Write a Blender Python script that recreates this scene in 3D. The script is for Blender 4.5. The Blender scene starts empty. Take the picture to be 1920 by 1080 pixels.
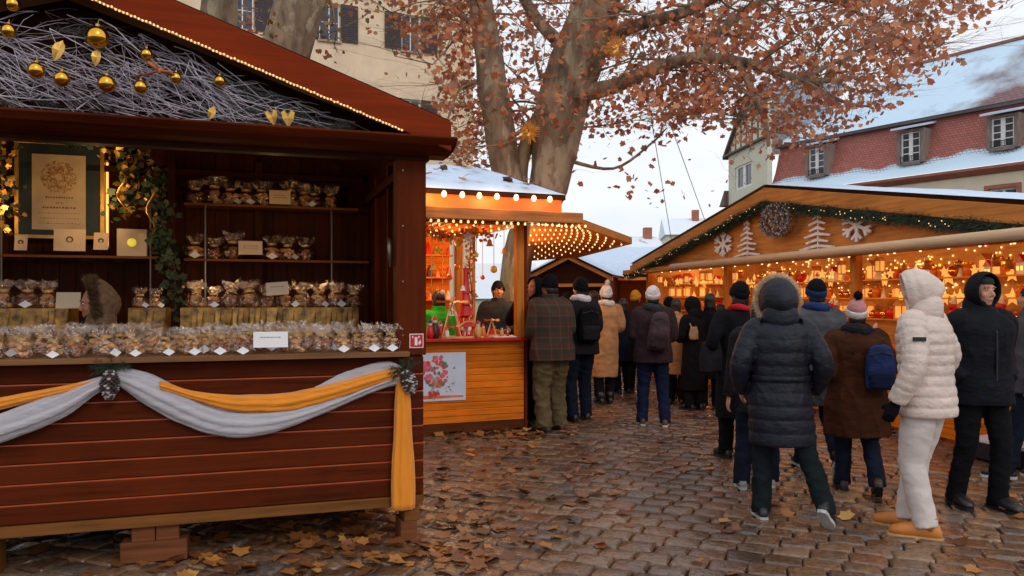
import bpy, math, random
import numpy as np
from mathutils import Vector, Matrix, noise
PI = math.pi
V = Vector
random.seed(7)
rng = np.random.default_rng(7)
sc = bpy.context.scene
COL = sc.collection

# ---------------------------------------------------------------- camera
F_PX, HY, EYE = 1500.0, 562.0, 1.52
cam_d = bpy.data.cameras.new('camera')
cam_d.sensor_width = 36
cam_d.lens = 36 * F_PX / 1920
cam_d.shift_y = (HY - 540) / 1920
cam_d.clip_end = 2000
cam = bpy.data.objects.new('camera', cam_d)
COL.objects.link(cam)
cam.location = (0, 0, EYE)
cam.rotation_euler = (math.radians(90), 0, 0)
sc.camera = cam

# ---------------------------------------------------------------- sky, sun, exposure
W = bpy.data.worlds.new('World')
sc.world = W
W.use_nodes = True
SUN_EL, SUN_AZ = math.radians(32), math.radians(150)
nt = W.node_tree
nt.nodes.clear()
n_out = nt.nodes.new('ShaderNodeOutputWorld')
n_bg = nt.nodes.new('ShaderNodeBackground')
n_sky = nt.nodes.new('ShaderNodeTexSky')
n_sky.sky_type = 'NISHITA'
n_sky.sun_disc = False
n_sky.sun_elevation = SUN_EL
n_sky.sun_rotation = SUN_AZ
n_tc = nt.nodes.new('ShaderNodeTexCoord')
n_map = nt.nodes.new('ShaderNodeMapping')
n_map.inputs['Scale'].default_value = (1.2, 1.2, 3.5)
n_noi = nt.nodes.new('ShaderNodeTexNoise')
n_noi.inputs['Scale'].default_value = 1.6
n_noi.inputs['Detail'].default_value = 5
n_rmp = nt.nodes.new('ShaderNodeValToRGB')
n_rmp.color_ramp.elements[0].position = .35
n_rmp.color_ramp.elements[0].color = (7.3, 7.7, 8.3, 1)
n_rmp.color_ramp.elements[1].position = .62
n_rmp.color_ramp.elements[1].color = (9.2, 9.35, 9.7, 1)
n_mix = nt.nodes.new('ShaderNodeMix')
n_mix.data_type = 'RGBA'
n_mix.inputs[0].default_value = .92
nt.links.new(n_tc.outputs['Generated'], n_map.inputs[0])
nt.links.new(n_map.outputs[0], n_noi.inputs['Vector'])
nt.links.new(n_noi.outputs['Fac'], n_rmp.inputs[0])
nt.links.new(n_sky.outputs[0], n_mix.inputs[6])
nt.links.new(n_rmp.outputs[0], n_mix.inputs[7])
nt.links.new(n_mix.outputs[2], n_bg.inputs[0])
n_bg.inputs[1].default_value = .118
nt.links.new(n_bg.outputs[0], n_out.inputs[0])
sun_d = bpy.data.lights.new('sun', 'SUN')
sun_d.energy = .55
sun_d.angle = math.radians(14)
sun_d.color = (1, .93, .85)
sun = bpy.data.objects.new('sun', sun_d)
COL.objects.link(sun)
sun.rotation_euler = (PI / 2 - SUN_EL, 0, PI - SUN_AZ)
sc.view_settings.view_transform = 'Standard'
sc.view_settings.look = 'None'
sc.view_settings.gamma = 1
sc.view_settings.exposure = 0
sc.cycles.max_bounces = 6
sc.cycles.transparent_max_bounces = 12
sc.cycles.sample_clamp_indirect = 3

# ---------------------------------------------------------------- helpers
def c(r, g, b):
    f = lambda v: (v / 255 / 12.92) if v / 255 <= .04045 else ((v / 255 + .055) / 1.055) ** 2.4
    return (f(r), f(g), f(b))

def ray(px, py):
    return V(((px - 960) / F_PX, 1, (HY - py) / F_PX))

def gx(px, D):
    return (px - 960) / F_PX * D

class Frame:
    """a stall or house on the ground: x along its front, y into its depth"""
    def __init__(s, X, Y, ang):
        s.o = V((X, Y, 0)); s.a = ang
        s.u = V((math.cos(ang), math.sin(ang), 0)); s.v = V((-math.sin(ang), math.cos(ang), 0))
    def at(s, px, py, y0=0.0):
        d = ray(px, py)
        E = V((0, 0, EYE))
        t = (s.o + s.v * y0 - E).dot(s.v) / d.dot(s.v)
        p = E + d * t - s.o
        return V((p.dot(s.u), y0, p.z))
    def w(s, x, y, z=0):
        return s.o + s.u * x + s.v * y + V((0, 0, z))

class MB:
    def __init__(s):
        s.v = []; s.f = []; s.m = []; s.M = Matrix.Identity(4)
    def add(s, vs, fs, m=0):
        n = len(s.v)
        M = s.M
        s.v += [tuple(M @ V(p)) for p in vs]
        s.f += [tuple(i + n for i in f) for f in fs]
        s.m += [m] * len(fs)
        return s
    def box(s, x0, x1, y0, y1, z0, z1, m=0):
        vs = [(x0,y0,z0),(x1,y0,z0),(x1,y1,z0),(x0,y1,z0),(x0,y0,z1),(x1,y0,z1),(x1,y1,z1),(x0,y1,z1)]
        return s.add(vs, [(0,3,2,1),(4,5,6,7),(0,1,5,4),(1,2,6,5),(2,3,7,6),(3,0,4,7)], m)
    def cbox(s, cx, cy, cz, sx, sy, sz, m=0):
        return s.box(cx-sx/2, cx+sx/2, cy-sy/2, cy+sy/2, cz-sz/2, cz+sz/2, m)
    def prism(s, poly, y0, y1, m=0, axis='y'):
        """poly in x,z extruded along y (or in x,y along z)"""
        n = len(poly)
        if axis == 'y':
            vs = [(p[0], y0, p[1]) for p in poly] + [(p[0], y1, p[1]) for p in poly]
        elif axis == 'z':
            vs = [(p[0], p[1], y0) for p in poly] + [(p[0], p[1], y1) for p in poly]
        else:
            vs = [(y0, p[0], p[1]) for p in poly] + [(y1, p[0], p[1]) for p in poly]
        fs = [tuple(range(n)), tuple(range(2*n-1, n-1, -1))]
        fs += [(i, i+n, (i+1) % n+n, (i+1) % n) for i in range(n)]
        return s.add(vs, fs, m)
    def loft(s, rings, n=12, cap=True, m=0, fold=None):
        """rings: (centre, semi-axis a, semi-axis b)"""
        vs = []
        for k, (ce, a, b) in enumerate(rings):
            for i in range(n):
                t = 2*PI*i/n
                q = 1 if fold is None else fold(k, t)
                vs.append(ce + a*(math.cos(t)*q) + b*(math.sin(t)*q))
        fs = []
        for k in range(len(rings)-1):
            for i in range(n):
                j = (i+1) % n
                fs.append((k*n+i, k*n+j, (k+1)*n+j, (k+1)*n+i))
        if cap:
            fs.append(tuple(range(n-1, -1, -1)))
            fs.append(tuple((len(rings)-1)*n+i for i in range(n)))
        return s.add(vs, fs, m)
    def tube(s, pts, r, n=8, m=0, cap=True, flat=1.0, fold=None):
        pts = [V(p) for p in pts]
        if not hasattr(r, '__len__'): r = [r]*len(pts)
        up = V((0, 0, 1))
        rings = []
        prev = None
        for i, p in enumerate(pts):
            d = (pts[min(i+1, len(pts)-1)] - pts[max(i-1, 0)])
            if d.length < 1e-9: d = V((0, 0, 1))
            d.normalize()
            if prev is None:
                a = d.cross(up)
                if a.length < .1: a = d.cross(V((0, 1, 0)))
            else:
                a = prev - d*prev.dot(d)
            a.normalize(); prev = a
            b = d.cross(a)
            rings.append((p, a*r[i], b*r[i]*flat))
        return s.loft(rings, n, cap, m, fold)
    def ell(s, ce, rx, ry, rz, nu=12, nv=8, m=0, R=None, jit=0):
        ce = V(ce); R = R or Matrix.Identity(3)
        vs = []; fs = []
        for j in range(1, nv):
            ph = PI*j/nv
            for i in range(nu):
                t = 2*PI*i/nu
                q = 1 + (random.uniform(-jit, jit) if jit else 0)
                vs.append(ce + R @ V((rx*math.sin(ph)*math.cos(t)*q, ry*math.sin(ph)*math.sin(t)*q, rz*math.cos(ph)*q)))
        vs += [ce + R @ V((0, 0, rz)), ce + R @ V((0, 0, -rz))]
        T, B = len(vs)-2, len(vs)-1
        for j in range(nv-2):
            for i in range(nu):
                k = (i+1) % nu
                fs.append((j*nu+i, (j+1)*nu+i, (j+1)*nu+k, j*nu+k))
        for i in range(nu):
            k = (i+1) % nu
            fs.append((T, i, k)); fs.append((B, (nv-2)*nu+k, (nv-2)*nu+i))
        return s.add(vs, fs, m)
    def mesh(s, name, mats, smooth=False):
        me = bpy.data.meshes.new(name)
        me.from_pydata(s.v, [], s.f)
        for mt in (mats if isinstance(mats, (list, tuple)) else [mats]): me.materials.append(mt)
        me.polygons.foreach_set('material_index', s.m)
        if smooth: me.polygons.foreach_set('use_smooth', [True]*len(me.polygons))
        me.update()
        return me
    def build(s, name, mats, parent=None, smooth=False, bevel=0):
        me = s.mesh(name, mats, smooth)
        o = bpy.data.objects.new(name, me)
        COL.objects.link(o)
        if parent is not None: o.parent = parent
        if bevel:
            b = o.modifiers.new('bevel', 'BEVEL'); b.width = bevel; b.segments = 2; b.limit_method = 'ANGLE'
        return o

def np_obj(name, verts, faces, mats, parent=None, midx=None, smooth=False):
    me = bpy.data.meshes.new(name)
    verts = np.asarray(verts, dtype=np.float32); faces = np.asarray(faces, dtype=np.int32)
    k = faces.shape[1]
    me.vertices.add(len(verts)); me.vertices.foreach_set('co', verts.ravel())
    me.loops.add(faces.size); me.loops.foreach_set('vertex_index', faces.ravel())
    me.polygons.add(len(faces))
    me.polygons.foreach_set('loop_start', np.arange(0, faces.size, k, dtype=np.int32))
    for mt in (mats if isinstance(mats, (list, tuple)) else [mats]): me.materials.append(mt)
    if midx is not None: me.polygons.foreach_set('material_index', np.asarray(midx, dtype=np.int32))
    if smooth: me.polygons.foreach_set('use_smooth', np.ones(len(faces), dtype=bool))
    me.update(calc_edges=True); me.validate()
    o = bpy.data.objects.new(name, me)
    COL.objects.link(o)
    if parent is not None: o.parent = parent
    return o

def tag(o, label=None, cat=None, group=None, kind=None):
    if label: o['label'] = label
    if cat: o['category'] = cat
    if group: o['group'] = group
    if kind: o['kind'] = kind
    return o

def thing(name, label, cat, loc=(0, 0, 0), rz=0, group=None):
    o = bpy.data.objects.new(name, None)
    o.empty_display_size = .1
    COL.objects.link(o)
    o.location = loc; o.rotation_euler = (0, 0, rz)
    return tag(o, label, cat, group)

def kids(o): return [x for x in ALLCH.get(o.name, [])]
def dup(root, loc, rz=0, label=None, group=None, scale=None, parts=None):
    """a copy of a thing with copies of its parts and sub-parts"""
    r = root.copy(); COL.objects.link(r); r.location = loc; r.rotation_euler = (0, 0, rz)
    if label: r['label'] = label
    if group: r['group'] = group
    if scale: r.scale = (scale, scale, scale) if not hasattr(scale, '__len__') else scale
    for ch in list(root.children):
        k = ch.copy(); COL.objects.link(k); k.parent = r
        for g in list(ch.children):
            d = g.copy(); COL.objects.link(d); d.parent = k
    return r

def bulb_parts(t, pts, r, mt, name='bulb'):
    """each bulb a part of its own; past a hundred the rest are one part"""
    m_ = MB(); m_.ell((0, 0, 0), r, r, r*1.2, 7, 5); me = m_.mesh(name, mt, True)
    for p in pts[:100]:
        o = bpy.data.objects.new(name, me); COL.objects.link(o); o.parent = t; o.location = p
    if len(pts) > 100:
        m_ = MB()
        for p in pts[100:]: m_.ell(p, r, r, r*1.2, 7, 5)
        tag(m_.build(name+'s', mt, t, smooth=True), kind='stuff')

def remesh(mb, voxel, smooth=2):
    """one continuous surface grown from overlapping lofts"""
    me = mb.mesh('src', [])
    o = bpy.data.objects.new('src', me)
    COL.objects.link(o)
    r = o.modifiers.new('r', 'REMESH'); r.mode = 'VOXEL'; r.voxel_size = voxel; r.use_smooth_shade = True
    if smooth:
        s_ = o.modifiers.new('s', 'SMOOTH'); s_.iterations = smooth; s_.factor = .5
    bpy.context.view_layer.update()
    out = bpy.data.meshes.new_from_object(o.evaluated_get(bpy.context.evaluated_depsgraph_get()))
    bpy.data.objects.remove(o); bpy.data.meshes.remove(me)
    return out

def folds(me, amp, scale=(9, 9, 4), seed=0, amp2=0):
    """displace the cloth along its normals into creases"""
    n = len(me.vertices)
    co = np.empty(n*3, dtype=np.float32); me.vertices.foreach_get('co', co); co = co.reshape(-1, 3)
    no = np.empty(n*3, dtype=np.float32); me.vertices.foreach_get('normal', no); no = no.reshape(-1, 3)
    sx, sy, sz = scale
    d = np.array([noise.noise(V((p[0]*sx+seed, p[1]*sy, p[2]*sz+.8*math.sin(p[0]*6)))) for p in co.tolist()], dtype=np.float32)
    d = 1-2*np.abs(d)**.7 - .3
    co += no*(d*amp)[:, None]
    me.vertices.foreach_set('co', co.ravel()); me.update()

def link(me, name, mat, parent, M=None):
    me.materials.clear(); me.materials.append(mat); me.name = name
    o = bpy.data.objects.new(name, me); COL.objects.link(o)
    if parent is not None: o.parent = parent
    return o

# ---------------------------------------------------------------- materials
MATS = {}
def _base(name):
    m = bpy.data.materials.new(name); m.use_nodes = True
    nt = m.node_tree
    return m, nt, nt.nodes['Principled BSDF']
def _noise(nt, scale, detail=4, vec=None, rough=.55):
    n = nt.nodes.new('ShaderNodeTexNoise'); n.inputs['Scale'].default_value = scale
    n.inputs['Detail'].default_value = detail; n.inputs['Roughness'].default_value = rough
    if vec is not None: nt.links.new(vec, n.inputs['Vector'])
    return n
def _coord(nt, scale=(1, 1, 1), rot=(0, 0, 0), which='Object'):
    t = nt.nodes.new('ShaderNodeTexCoord'); mp = nt.nodes.new('ShaderNodeMapping')
    mp.inputs['Scale'].default_value = scale; mp.inputs['Rotation'].default_value = rot
    nt.links.new(t.outputs[which], mp.inputs[0])
    return mp.outputs[0]
def _ramp(nt, fac, stops):
    r = nt.nodes.new('ShaderNodeValToRGB')
    e = r.color_ramp.elements
    while len(e) < len(stops): e.new(.5)
    for k, (p, col) in enumerate(stops):
        e[k].position = p; e[k].color = (*col, 1) if len(col) == 3 else col
    nt.links.new(fac, r.inputs[0])
    return r.outputs[0]
def _bump(nt, b, fac, strength=.3, dist=.01):
    n = nt.nodes.new('ShaderNodeBump'); n.inputs['Strength'].default_value = strength
    n.inputs['Distance'].default_value = dist
    nt.links.new(fac, n.inputs['Height']); nt.links.new(n.outputs[0], b.inputs['Normal'])
def mul(col, k): return tuple(min(1, v*k) for v in col)

def mat(name, col, rough=.6, metal=0, var=.25, scale=8, bump=.15, bscale=60, stretch=(1, 1, 1), emit=None, estr=0, sheen=0, col2=None, bdist=.004, spec=None):
    if name in MATS: return MATS[name]
    m, nt, b = _base(name)
    v = _coord(nt, stretch)
    n = _noise(nt, scale, 5, v)
    lo = col2 or mul(col, 1-var*1.2); hi = mul(col, 1+var)
    nt.links.new(_ramp(nt, n.outputs['Fac'], [(.3, lo), (.7, hi)]), b.inputs['Base Color'])
    b.inputs['Roughness'].default_value = rough; b.inputs['Metallic'].default_value = metal
    if spec is not None: b.inputs['Specular IOR Level'].default_value = spec
    if sheen: b.inputs['Sheen Weight'].default_value = sheen
    if bump:
        n2 = _noise(nt, bscale, 3, v)
        _bump(nt, b, n2.outputs['Fac'], bump, bdist)
    if emit:
        b.inputs['Emission Color'].default_value = (*emit, 1); b.inputs['Emission Strength'].default_value = estr
        m.cycles.emission_sampling = 'NONE'
    MATS[name] = m
    return m

def wood(name, col, axis='x', rough=.5, dark=.55, scale=3, bump=.25, coat=0):
    if name in MATS: return MATS[name]
    m, nt, b = _base(name)
    st = {'x': (.5, 9, 9), 'y': (9, .5, 9), 'z': (9, 9, .5)}[axis]
    v = _coord(nt, st)
    n = _noise(nt, scale, 8, v, .65)
    big = _noise(nt, 1.7, 3, _coord(nt))
    mx = nt.nodes.new('ShaderNodeMath'); mx.operation = 'MULTIPLY_ADD'
    nt.links.new(big.outputs['Fac'], mx.inputs[0]); mx.inputs[1].default_value = .5
    sb = nt.nodes.new('ShaderNodeMath'); sb.operation = 'SUBTRACT'; nt.links.new(n.outputs['Fac'], sb.inputs[0]); sb.inputs[1].default_value = .25
    nt.links.new(sb.outputs[0], mx.inputs[2])
    g = nt.nodes.new('ShaderNodeNewGeometry'); m3 = nt.nodes.new('ShaderNodeMix'); m3.data_type = 'RGBA'; m3.blend_type = 'MULTIPLY'; m3.inputs[0].default_value = 1
    nt.links.new(_ramp(nt, mx.outputs[0], [(.28, mul(col, dark)), (.5, col), (.72, mul(col, 1.3))]), m3.inputs[6])
    nt.links.new(_ramp(nt, g.outputs['Random Per Island'], [(0, (.72, .70, .68)), (.5, (.95, .95, .95)), (1, (1.15, 1.12, 1.1))]), m3.inputs[7])
    nt.links.new(m3.outputs[2], b.inputs['Base Color'])
    b.inputs['Roughness'].default_value = rough; b.inputs['Specular IOR Level'].default_value = .08
    if coat: b.inputs['Coat Weight'].default_value = coat; b.inputs['Coat Roughness'].default_value = .25
    _bump(nt, b, n.outputs['Fac'], bump, .003)
    MATS[name] = m
    return m

def emis(name, col, strength):
    if name in MATS: return MATS[name]
    m, nt, b = _base(name)
    b.inputs['Base Color'].default_value = (*col, 1); b.inputs['Roughness'].default_value = .3
    b.inputs['Emission Color'].default_value = (*col, 1); b.inputs['Emission Strength'].default_value = strength
    m.cycles.emission_sampling = 'NONE'
    MATS[name] = m
    return m

def snowy(name, tile, snow=(.78, .84, .92), amount=.5, scale=.6, tiles=None, rough=.7):
    """roof tiles with snow lying in patches"""
    m, nt, b = _base(name)
    v = _coord(nt)
    n = _noise(nt, scale, 8, v, .6)
    base = _ramp(nt, _noise(nt, 3, 6, v).outputs['Fac'], [(.3, mul(tile, .6)), (.7, mul(tile, 1.25))])
    if tiles:
        br = nt.nodes.new('ShaderNodeTexBrick')
        mp = _coord(nt, tiles[0], tiles[1])
        nt.links.new(mp, br.inputs['Vector']); br.inputs['Scale'].default_value = 1
        br.inputs['Color1'].default_value = (*mul(tile, .75), 1); br.inputs['Color2'].default_value = (*mul(tile, 1.25), 1)
        br.inputs['Mortar'].default_value = (*mul(tile, .35), 1); br.inputs['Mortar Size'].default_value = .06
        mm = nt.nodes.new('ShaderNodeMix'); mm.data_type = 'RGBA'; mm.inputs[0].default_value = .6
        nt.links.new(base, mm.inputs[6]); nt.links.new(br.outputs['Color'], mm.inputs[7]); base = mm.outputs[2]
    fine = _noise(nt, 14, 4, v)
    ad = nt.nodes.new('ShaderNodeMath'); ad.operation = 'MULTIPLY_ADD'
    nt.links.new(fine.outputs['Fac'], ad.inputs[0]); ad.inputs[1].default_value = .22; nt.links.new(n.outputs['Fac'], ad.inputs[2])
    fac = _ramp(nt, ad.outputs[0], [(1.06-amount, (0, 0, 0)), (1.14-amount, (1, 1, 1))])
    mx = nt.nodes.new('ShaderNodeMix'); mx.data_type = 'RGBA'
    nt.links.new(fac, mx.inputs[0]); nt.links.new(base, mx.inputs[6]); mx.inputs[7].default_value = (*snow, 1)
    nt.links.new(mx.outputs[2], b.inputs['Base Color'])
    b.inputs['Roughness'].default_value = rough
    _bump(nt, b, ad.outputs[0], .3, .03)
    MATS[name] = m
    return m

M = {}
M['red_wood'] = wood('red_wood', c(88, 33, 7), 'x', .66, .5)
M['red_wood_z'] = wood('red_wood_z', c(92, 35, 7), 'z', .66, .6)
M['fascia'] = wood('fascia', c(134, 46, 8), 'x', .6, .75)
M['edge_highlight'] = mat('edge_highlight', c(176, 74, 30), .45, var=.15)  # paler than the boards, paints the light caught on their edges
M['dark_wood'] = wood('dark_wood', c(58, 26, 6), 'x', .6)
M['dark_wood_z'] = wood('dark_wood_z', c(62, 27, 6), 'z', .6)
M['sill_wood'] = wood('sill_wood', c(132, 92, 58), 'x', .5)
M['raw_wood'] = wood('raw_wood', c(124, 78, 38), 'x', .65)
M['block_wood'] = wood('block_wood', c(120, 72, 45), 'x', .8, .5)
M['pine'] = wood('pine', c(224, 118, 28), 'x', .45, .6)
M['shelf_pine'] = wood('shelf_pine', c(226, 168, 96), 'x', .5, .7)
M['pine_z'] = wood('pine_z', c(214, 128, 48), 'z', .45, .6)
M['gable_wood'] = wood('gable_wood', c(206, 132, 66), 'x', .5, .65)
M['orange_paint'] = mat('orange_paint', c(235, 112, 24), .45, var=.2, scale=4)
M['red_paint'] = mat('red_paint', c(190, 24, 18), .35, var=.2)
M['steel'] = mat('steel', c(120, 112, 104), .45, metal=.8, var=.1)
M['white_card'] = mat('white_card', c(226, 222, 222), .7, var=.05, bump=0)
M['cream_card'] = mat('cream_card', c(214, 190, 160), .7, var=.08, bump=0)
M['gold'] = mat('gold', c(226, 166, 60), .18, metal=1, var=.12, bump=0)
M['gold_leaf'] = mat('gold_leaf', c(214, 166, 84), .4, metal=.7, var=.25)
M['gold_cloth'] = mat('gold_cloth', c(150, 108, 42), .45, metal=.3, var=.8, scale=14, bump=.6, bscale=25)
M['cookie'] = mat('cookie', c(150, 80, 36), .7, var=.5, scale=30, bump=.6)
M['cookie_pale'] = mat('cookie_pale', c(196, 138, 78), .7, var=.45, scale=30, bump=.6)
M['ink'] = mat('ink', c(110, 84, 50), .8, var=.2, bump=0)
M['slate'] = mat('slate', c(34, 52, 62), .6, var=.25)
M['snow'] = mat('snow', c(206, 224, 246), .65, var=.05, bump=.5, bscale=9)
M['twig_white'] = mat('twig_white', c(206, 196, 206), .6, var=.3, scale=20)
M['twig_dark'] = mat('twig_dark', c(74, 62, 60), .8, var=.4)
M['pine_needles'] = mat('pine_needles', c(44, 62, 44), .7, var=.5)
M['frosted_needles'] = mat('frosted_needles', c(118, 112, 108), .7, var=.5, scale=25)
M['bulb'] = emis('bulb', (1, .62, .24), 2.1)
M['bulb_hot'] = emis('bulb_hot', (1, .72, .36), 2.6)
M['rope_bulb'] = emis('rope_bulb', (1, .6, .25), 1.1)
M['black'] = mat('black', c(26, 25, 28), .6)
M['tan_cloth'] = mat('tan_cloth', c(190, 130, 70), .8)

def cellophane():
    m, nt, b = _base('cellophane')
    gl = nt.nodes.new('ShaderNodeBsdfGlossy'); gl.inputs['Roughness'].default_value = .16; gl.inputs['Color'].default_value = (1, .86, .76, 1)
    v = _coord(nt); n = _noise(nt, 60, 3, v)
    bu = nt.nodes.new('ShaderNodeBump'); bu.inputs['Strength'].default_value = 1; bu.inputs['Distance'].default_value = .02
    nt.links.new(n.outputs['Fac'], bu.inputs['Height']); nt.links.new(bu.outputs[0], gl.inputs['Normal'])
    tr = nt.nodes.new('ShaderNodeBsdfTransparent'); mx = nt.nodes.new('ShaderNodeMixShader')
    n2 = _noise(nt, 35, 4, v)
    nt.links.new(_ramp(nt, n2.outputs['Fac'], [(.45, (.03,)*3), (.62, (.34,)*3)]), mx.inputs[0])
    nt.links.new(tr.outputs[0], mx.inputs[1]); nt.links.new(gl.outputs[0], mx.inputs[2])
    nt.links.new(mx.outputs[0], nt.nodes['Material Output'].inputs[0])
    return m
M['cellophane'] = cellophane()

def tulle(name, col, tr_amt, stretch):
    m, nt, b = _base(name)
    v = _coord(nt, stretch)
    n = _noise(nt, 9, 3, v)
    nt.links.new(_ramp(nt, n.outputs['Fac'], [(.3, mul(col, .88)), (.7, mul(col, 1.06))]), b.inputs['Base Color'])
    b.inputs['Roughness'].default_value = .75; b.inputs['Sheen Weight'].default_value = .3
    _bump(nt, b, n.outputs['Fac'], .7, .012)
    tr = nt.nodes.new('ShaderNodeBsdfTransparent'); mx = nt.nodes.new('ShaderNodeMixShader'); mx.inputs[0].default_value = 1-tr_amt
    nt.links.new(tr.outputs[0], mx.inputs[1]); nt.links.new(b.outputs[0], mx.inputs[2])
    nt.links.new(mx.outputs[0], nt.nodes['Material Output'].inputs[0])
    return m
M['white_tulle'] = tulle('white_tulle', c(206, 200, 206), .26, (1, 1, 4))
M['yellow_cloth'] = tulle('yellow_cloth', c(232, 138, 6), 0, (1, 1, 4))
M['yellow_tail'] = tulle('yellow_tail', c(232, 138, 6), 0, (5, 5, .6))

# ---------------------------------------------------------------- ground and setts
def ground_mat():
    m, nt, b = _base('ground_dirt')
    v = _coord(nt)
    n = _noise(nt, 3, 8, v)
    nt.links.new(_ramp(nt, n.outputs['Fac'], [(.3, c(24, 19, 16)), (.7, c(44, 36, 30))]), b.inputs['Base Color'])
    b.inputs['Roughness'].default_value = .8
    _bump(nt, b, n.outputs['Fac'], .5, .02)
    return m
def sett_mat():
    m, nt, b = _base('wet_setts')
    g = nt.nodes.new('ShaderNodeNewGeometry')
    v = _coord(nt)
    rm = _ramp(nt, g.outputs['Random Per Island'], [(0, c(112, 88, 68)), (.2, c(144, 114, 88)), (.4, c(122, 102, 86)), (.6, c(162, 134, 108)), (.75, c(108, 102, 98)), (.88, c(148, 104, 76)), (1, c(92, 78, 66))])
    n1 = _noise(nt, 26, 6, v); n2 = _noise(nt, .55, 4, v)
    mx = nt.nodes.new('ShaderNodeMix'); mx.data_type = 'RGBA'; mx.blend_type = 'MULTIPLY'; mx.inputs[0].default_value = 1
    nt.links.new(rm, mx.inputs[6]); nt.links.new(_ramp(nt, n1.outputs['Fac'], [(.25, (.38, .35, .32)), (.7, (1.1, 1.05, 1))]), mx.inputs[7])
    mx2 = nt.nodes.new('ShaderNodeMix'); mx2.data_type = 'RGBA'; mx2.blend_type = 'MULTIPLY'; mx2.inputs[0].default_value = 1
    nt.links.new(mx.outputs[2], mx2.inputs[6]); nt.links.new(_ramp(nt, n2.outputs['Fac'], [(.35, (.62, .56, .52)), (.65, (1.05, 1, .98))]), mx2.inputs[7])
    nt.links.new(mx2.outputs[2], b.inputs['Base Color'])
    n3 = _noise(nt, 2.2, 6, v)
    nt.links.new(_ramp(nt, n3.outputs['Fac'], [(.38, (.07,)*3), (.62, (.34,)*3)]), b.inputs['Roughness'])
    b.inputs['Specular IOR Level'].default_value = .75
    _bump(nt, b, n1.outputs['Fac'], .8, .009)
    return m

gmb = MB()
gmb.add([(-400, -60, -.03), (400, -60, -.03), (400, 700, -.03), (-400, 700, -.03)], [(0, 1, 2, 3)])
tag(gmb.build('ground', ground_mat()), kind='structure')

def setts():
    a = math.radians(-20); ca, sa = math.cos(a), math.sin(a)
    vs = []; fs = []
    lx, ly = .215, .19
    t = np.array([-1.03, -1, -.84, 0, .84, 1, 1.03]); K = 6
    rowoff = [((j*.31+.13*math.sin(j*1.3)) % 1.0) for j in range(400)]
    gxx, gyy = np.meshgrid(t, t)
    gxx = gxx.ravel(); gyy = gyy.ravel()
    # rounded plan and domed top, outer ring dropped below the joint
    idx = np.arange((K+1)**2).reshape(K+1, K+1)
    q = np.stack([idx[:-1, :-1].ravel(), idx[:-1, 1:].ravel(), idx[1:, 1:].ravel(), idx[1:, :-1].ravel()], 1)
    edge = (np.maximum(abs(gxx), abs(gyy)) > 1.01)
    rim = (np.maximum(abs(gxx), abs(gyy)) > .99)
    sgx = gxx; sgy = gyy
    N = 0
    for j in range(-130, 190):
        for i in range(-190, 130):
            u = i*lx + rowoff[j+130]*lx; v = j*ly + .02*math.sin(i*.9+j*.3)
            X = ca*u - sa*v; Y = sa*u + ca*v
            if Y < 3.0 or Y > 24 or abs(X) > .72*Y+2.2: continue
            if X < -1.2-.0*Y and Y > 9 and X < -3.5: continue
            w = lx/2*(.945+rng.uniform(-.05, .025)); h = ly/2*(.945+rng.uniform(-.05, .025))
            x = sgx*w+gyy*rng.normal(0, .003); y = sgy*h+gxx*rng.normal(0, .003)
            corner = np.minimum(abs(gxx), abs(gyy))
            x = x*(1-.035*corner**8); y = y*(1-.035*corner**8)
            x = x + rng.normal(0, .003, x.shape)*rim; y = y + rng.normal(0, .003, x.shape)*rim
            z = -.002*(gxx**2+gyy**2) - .0035*rim + rng.normal(0, .0016, x.shape) + x*rng.normal(0, .03) + y*rng.normal(0, .03) + rng.normal(0, .0025)
            z = np.where(edge, -.032, z)
            X2 = X + ca*x - sa*y; Y2 = Y + sa*x + ca*y
            vs.append(np.stack([X2, Y2, z], 1)); fs.append(q+N*(K+1)**2); N += 1
    o = np_obj('pavement', np.concatenate(vs), np.concatenate(fs), sett_mat(), smooth=True)
    tag(o, kind='structure')
setts()

# ---------------------------------------------------------------- leaf shapes
def leaf_mesh_arrays(P, size, nrm_bias, flat=False):
    """P: n x 3 centres -> lobed leaf polygons (each a fan of 4 quads), folded along the midrib"""
    n = len(P)
    # outline of a plane leaf, 8 rim points
    ang = np.radians(np.array([-90, -22, 12, 38, 64, 90, 116, 142, 168, 202]))
    rad = np.array([.45, .80, .62, .92, .68, 1.02, .68, .92, .62, .80])
    ox = np.cos(ang)*rad; oy = np.sin(ang)*rad
    oz = np.abs(ox)*.25
    loc = np.concatenate([[[0, 0, 0]], np.stack([ox, oy, oz], 1)])  # 9 pts
    # random frames
    if flat:
        nz = rng.normal(0, .22, (n, 3)) + np.array([0, 0, 1])
    else:
        nz = rng.normal(0, 1, (n, 3)) + np.array(nrm_bias)
    nz /= np.linalg.norm(nz, axis=1)[:, None]
    t = rng.normal(0, 1, (n, 3)); t -= nz*(t*nz).sum(1)[:, None]; t /= np.linalg.norm(t, axis=1)[:, None]
    bt = np.cross(nz, t)
    s = size*rng.uniform(.55, 1.15, n)/2
    curl = rng.uniform(-.6, 1.6, n)
    L = loc[None, :, :].repeat(n, 0)
    L[:, :, 2] *= curl[:, None]
    vs = P[:, None, :] + s[:, None, None]*(L[:, :, 0:1]*t[:, None, :] + L[:, :, 1:2]*bt[:, None, :] + L[:, :, 2:3]*nz[:, None, :])
    q = np.array([[0, 1, 2, 3], [0, 3, 4, 5], [0, 5, 6, 7], [0, 7, 8, 9], [0, 9, 10, 1]])
    fs = (np.arange(n)[:, None, None]*11 + q[None]).reshape(-1, 4)
    return vs.reshape(-1, 3), fs

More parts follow.
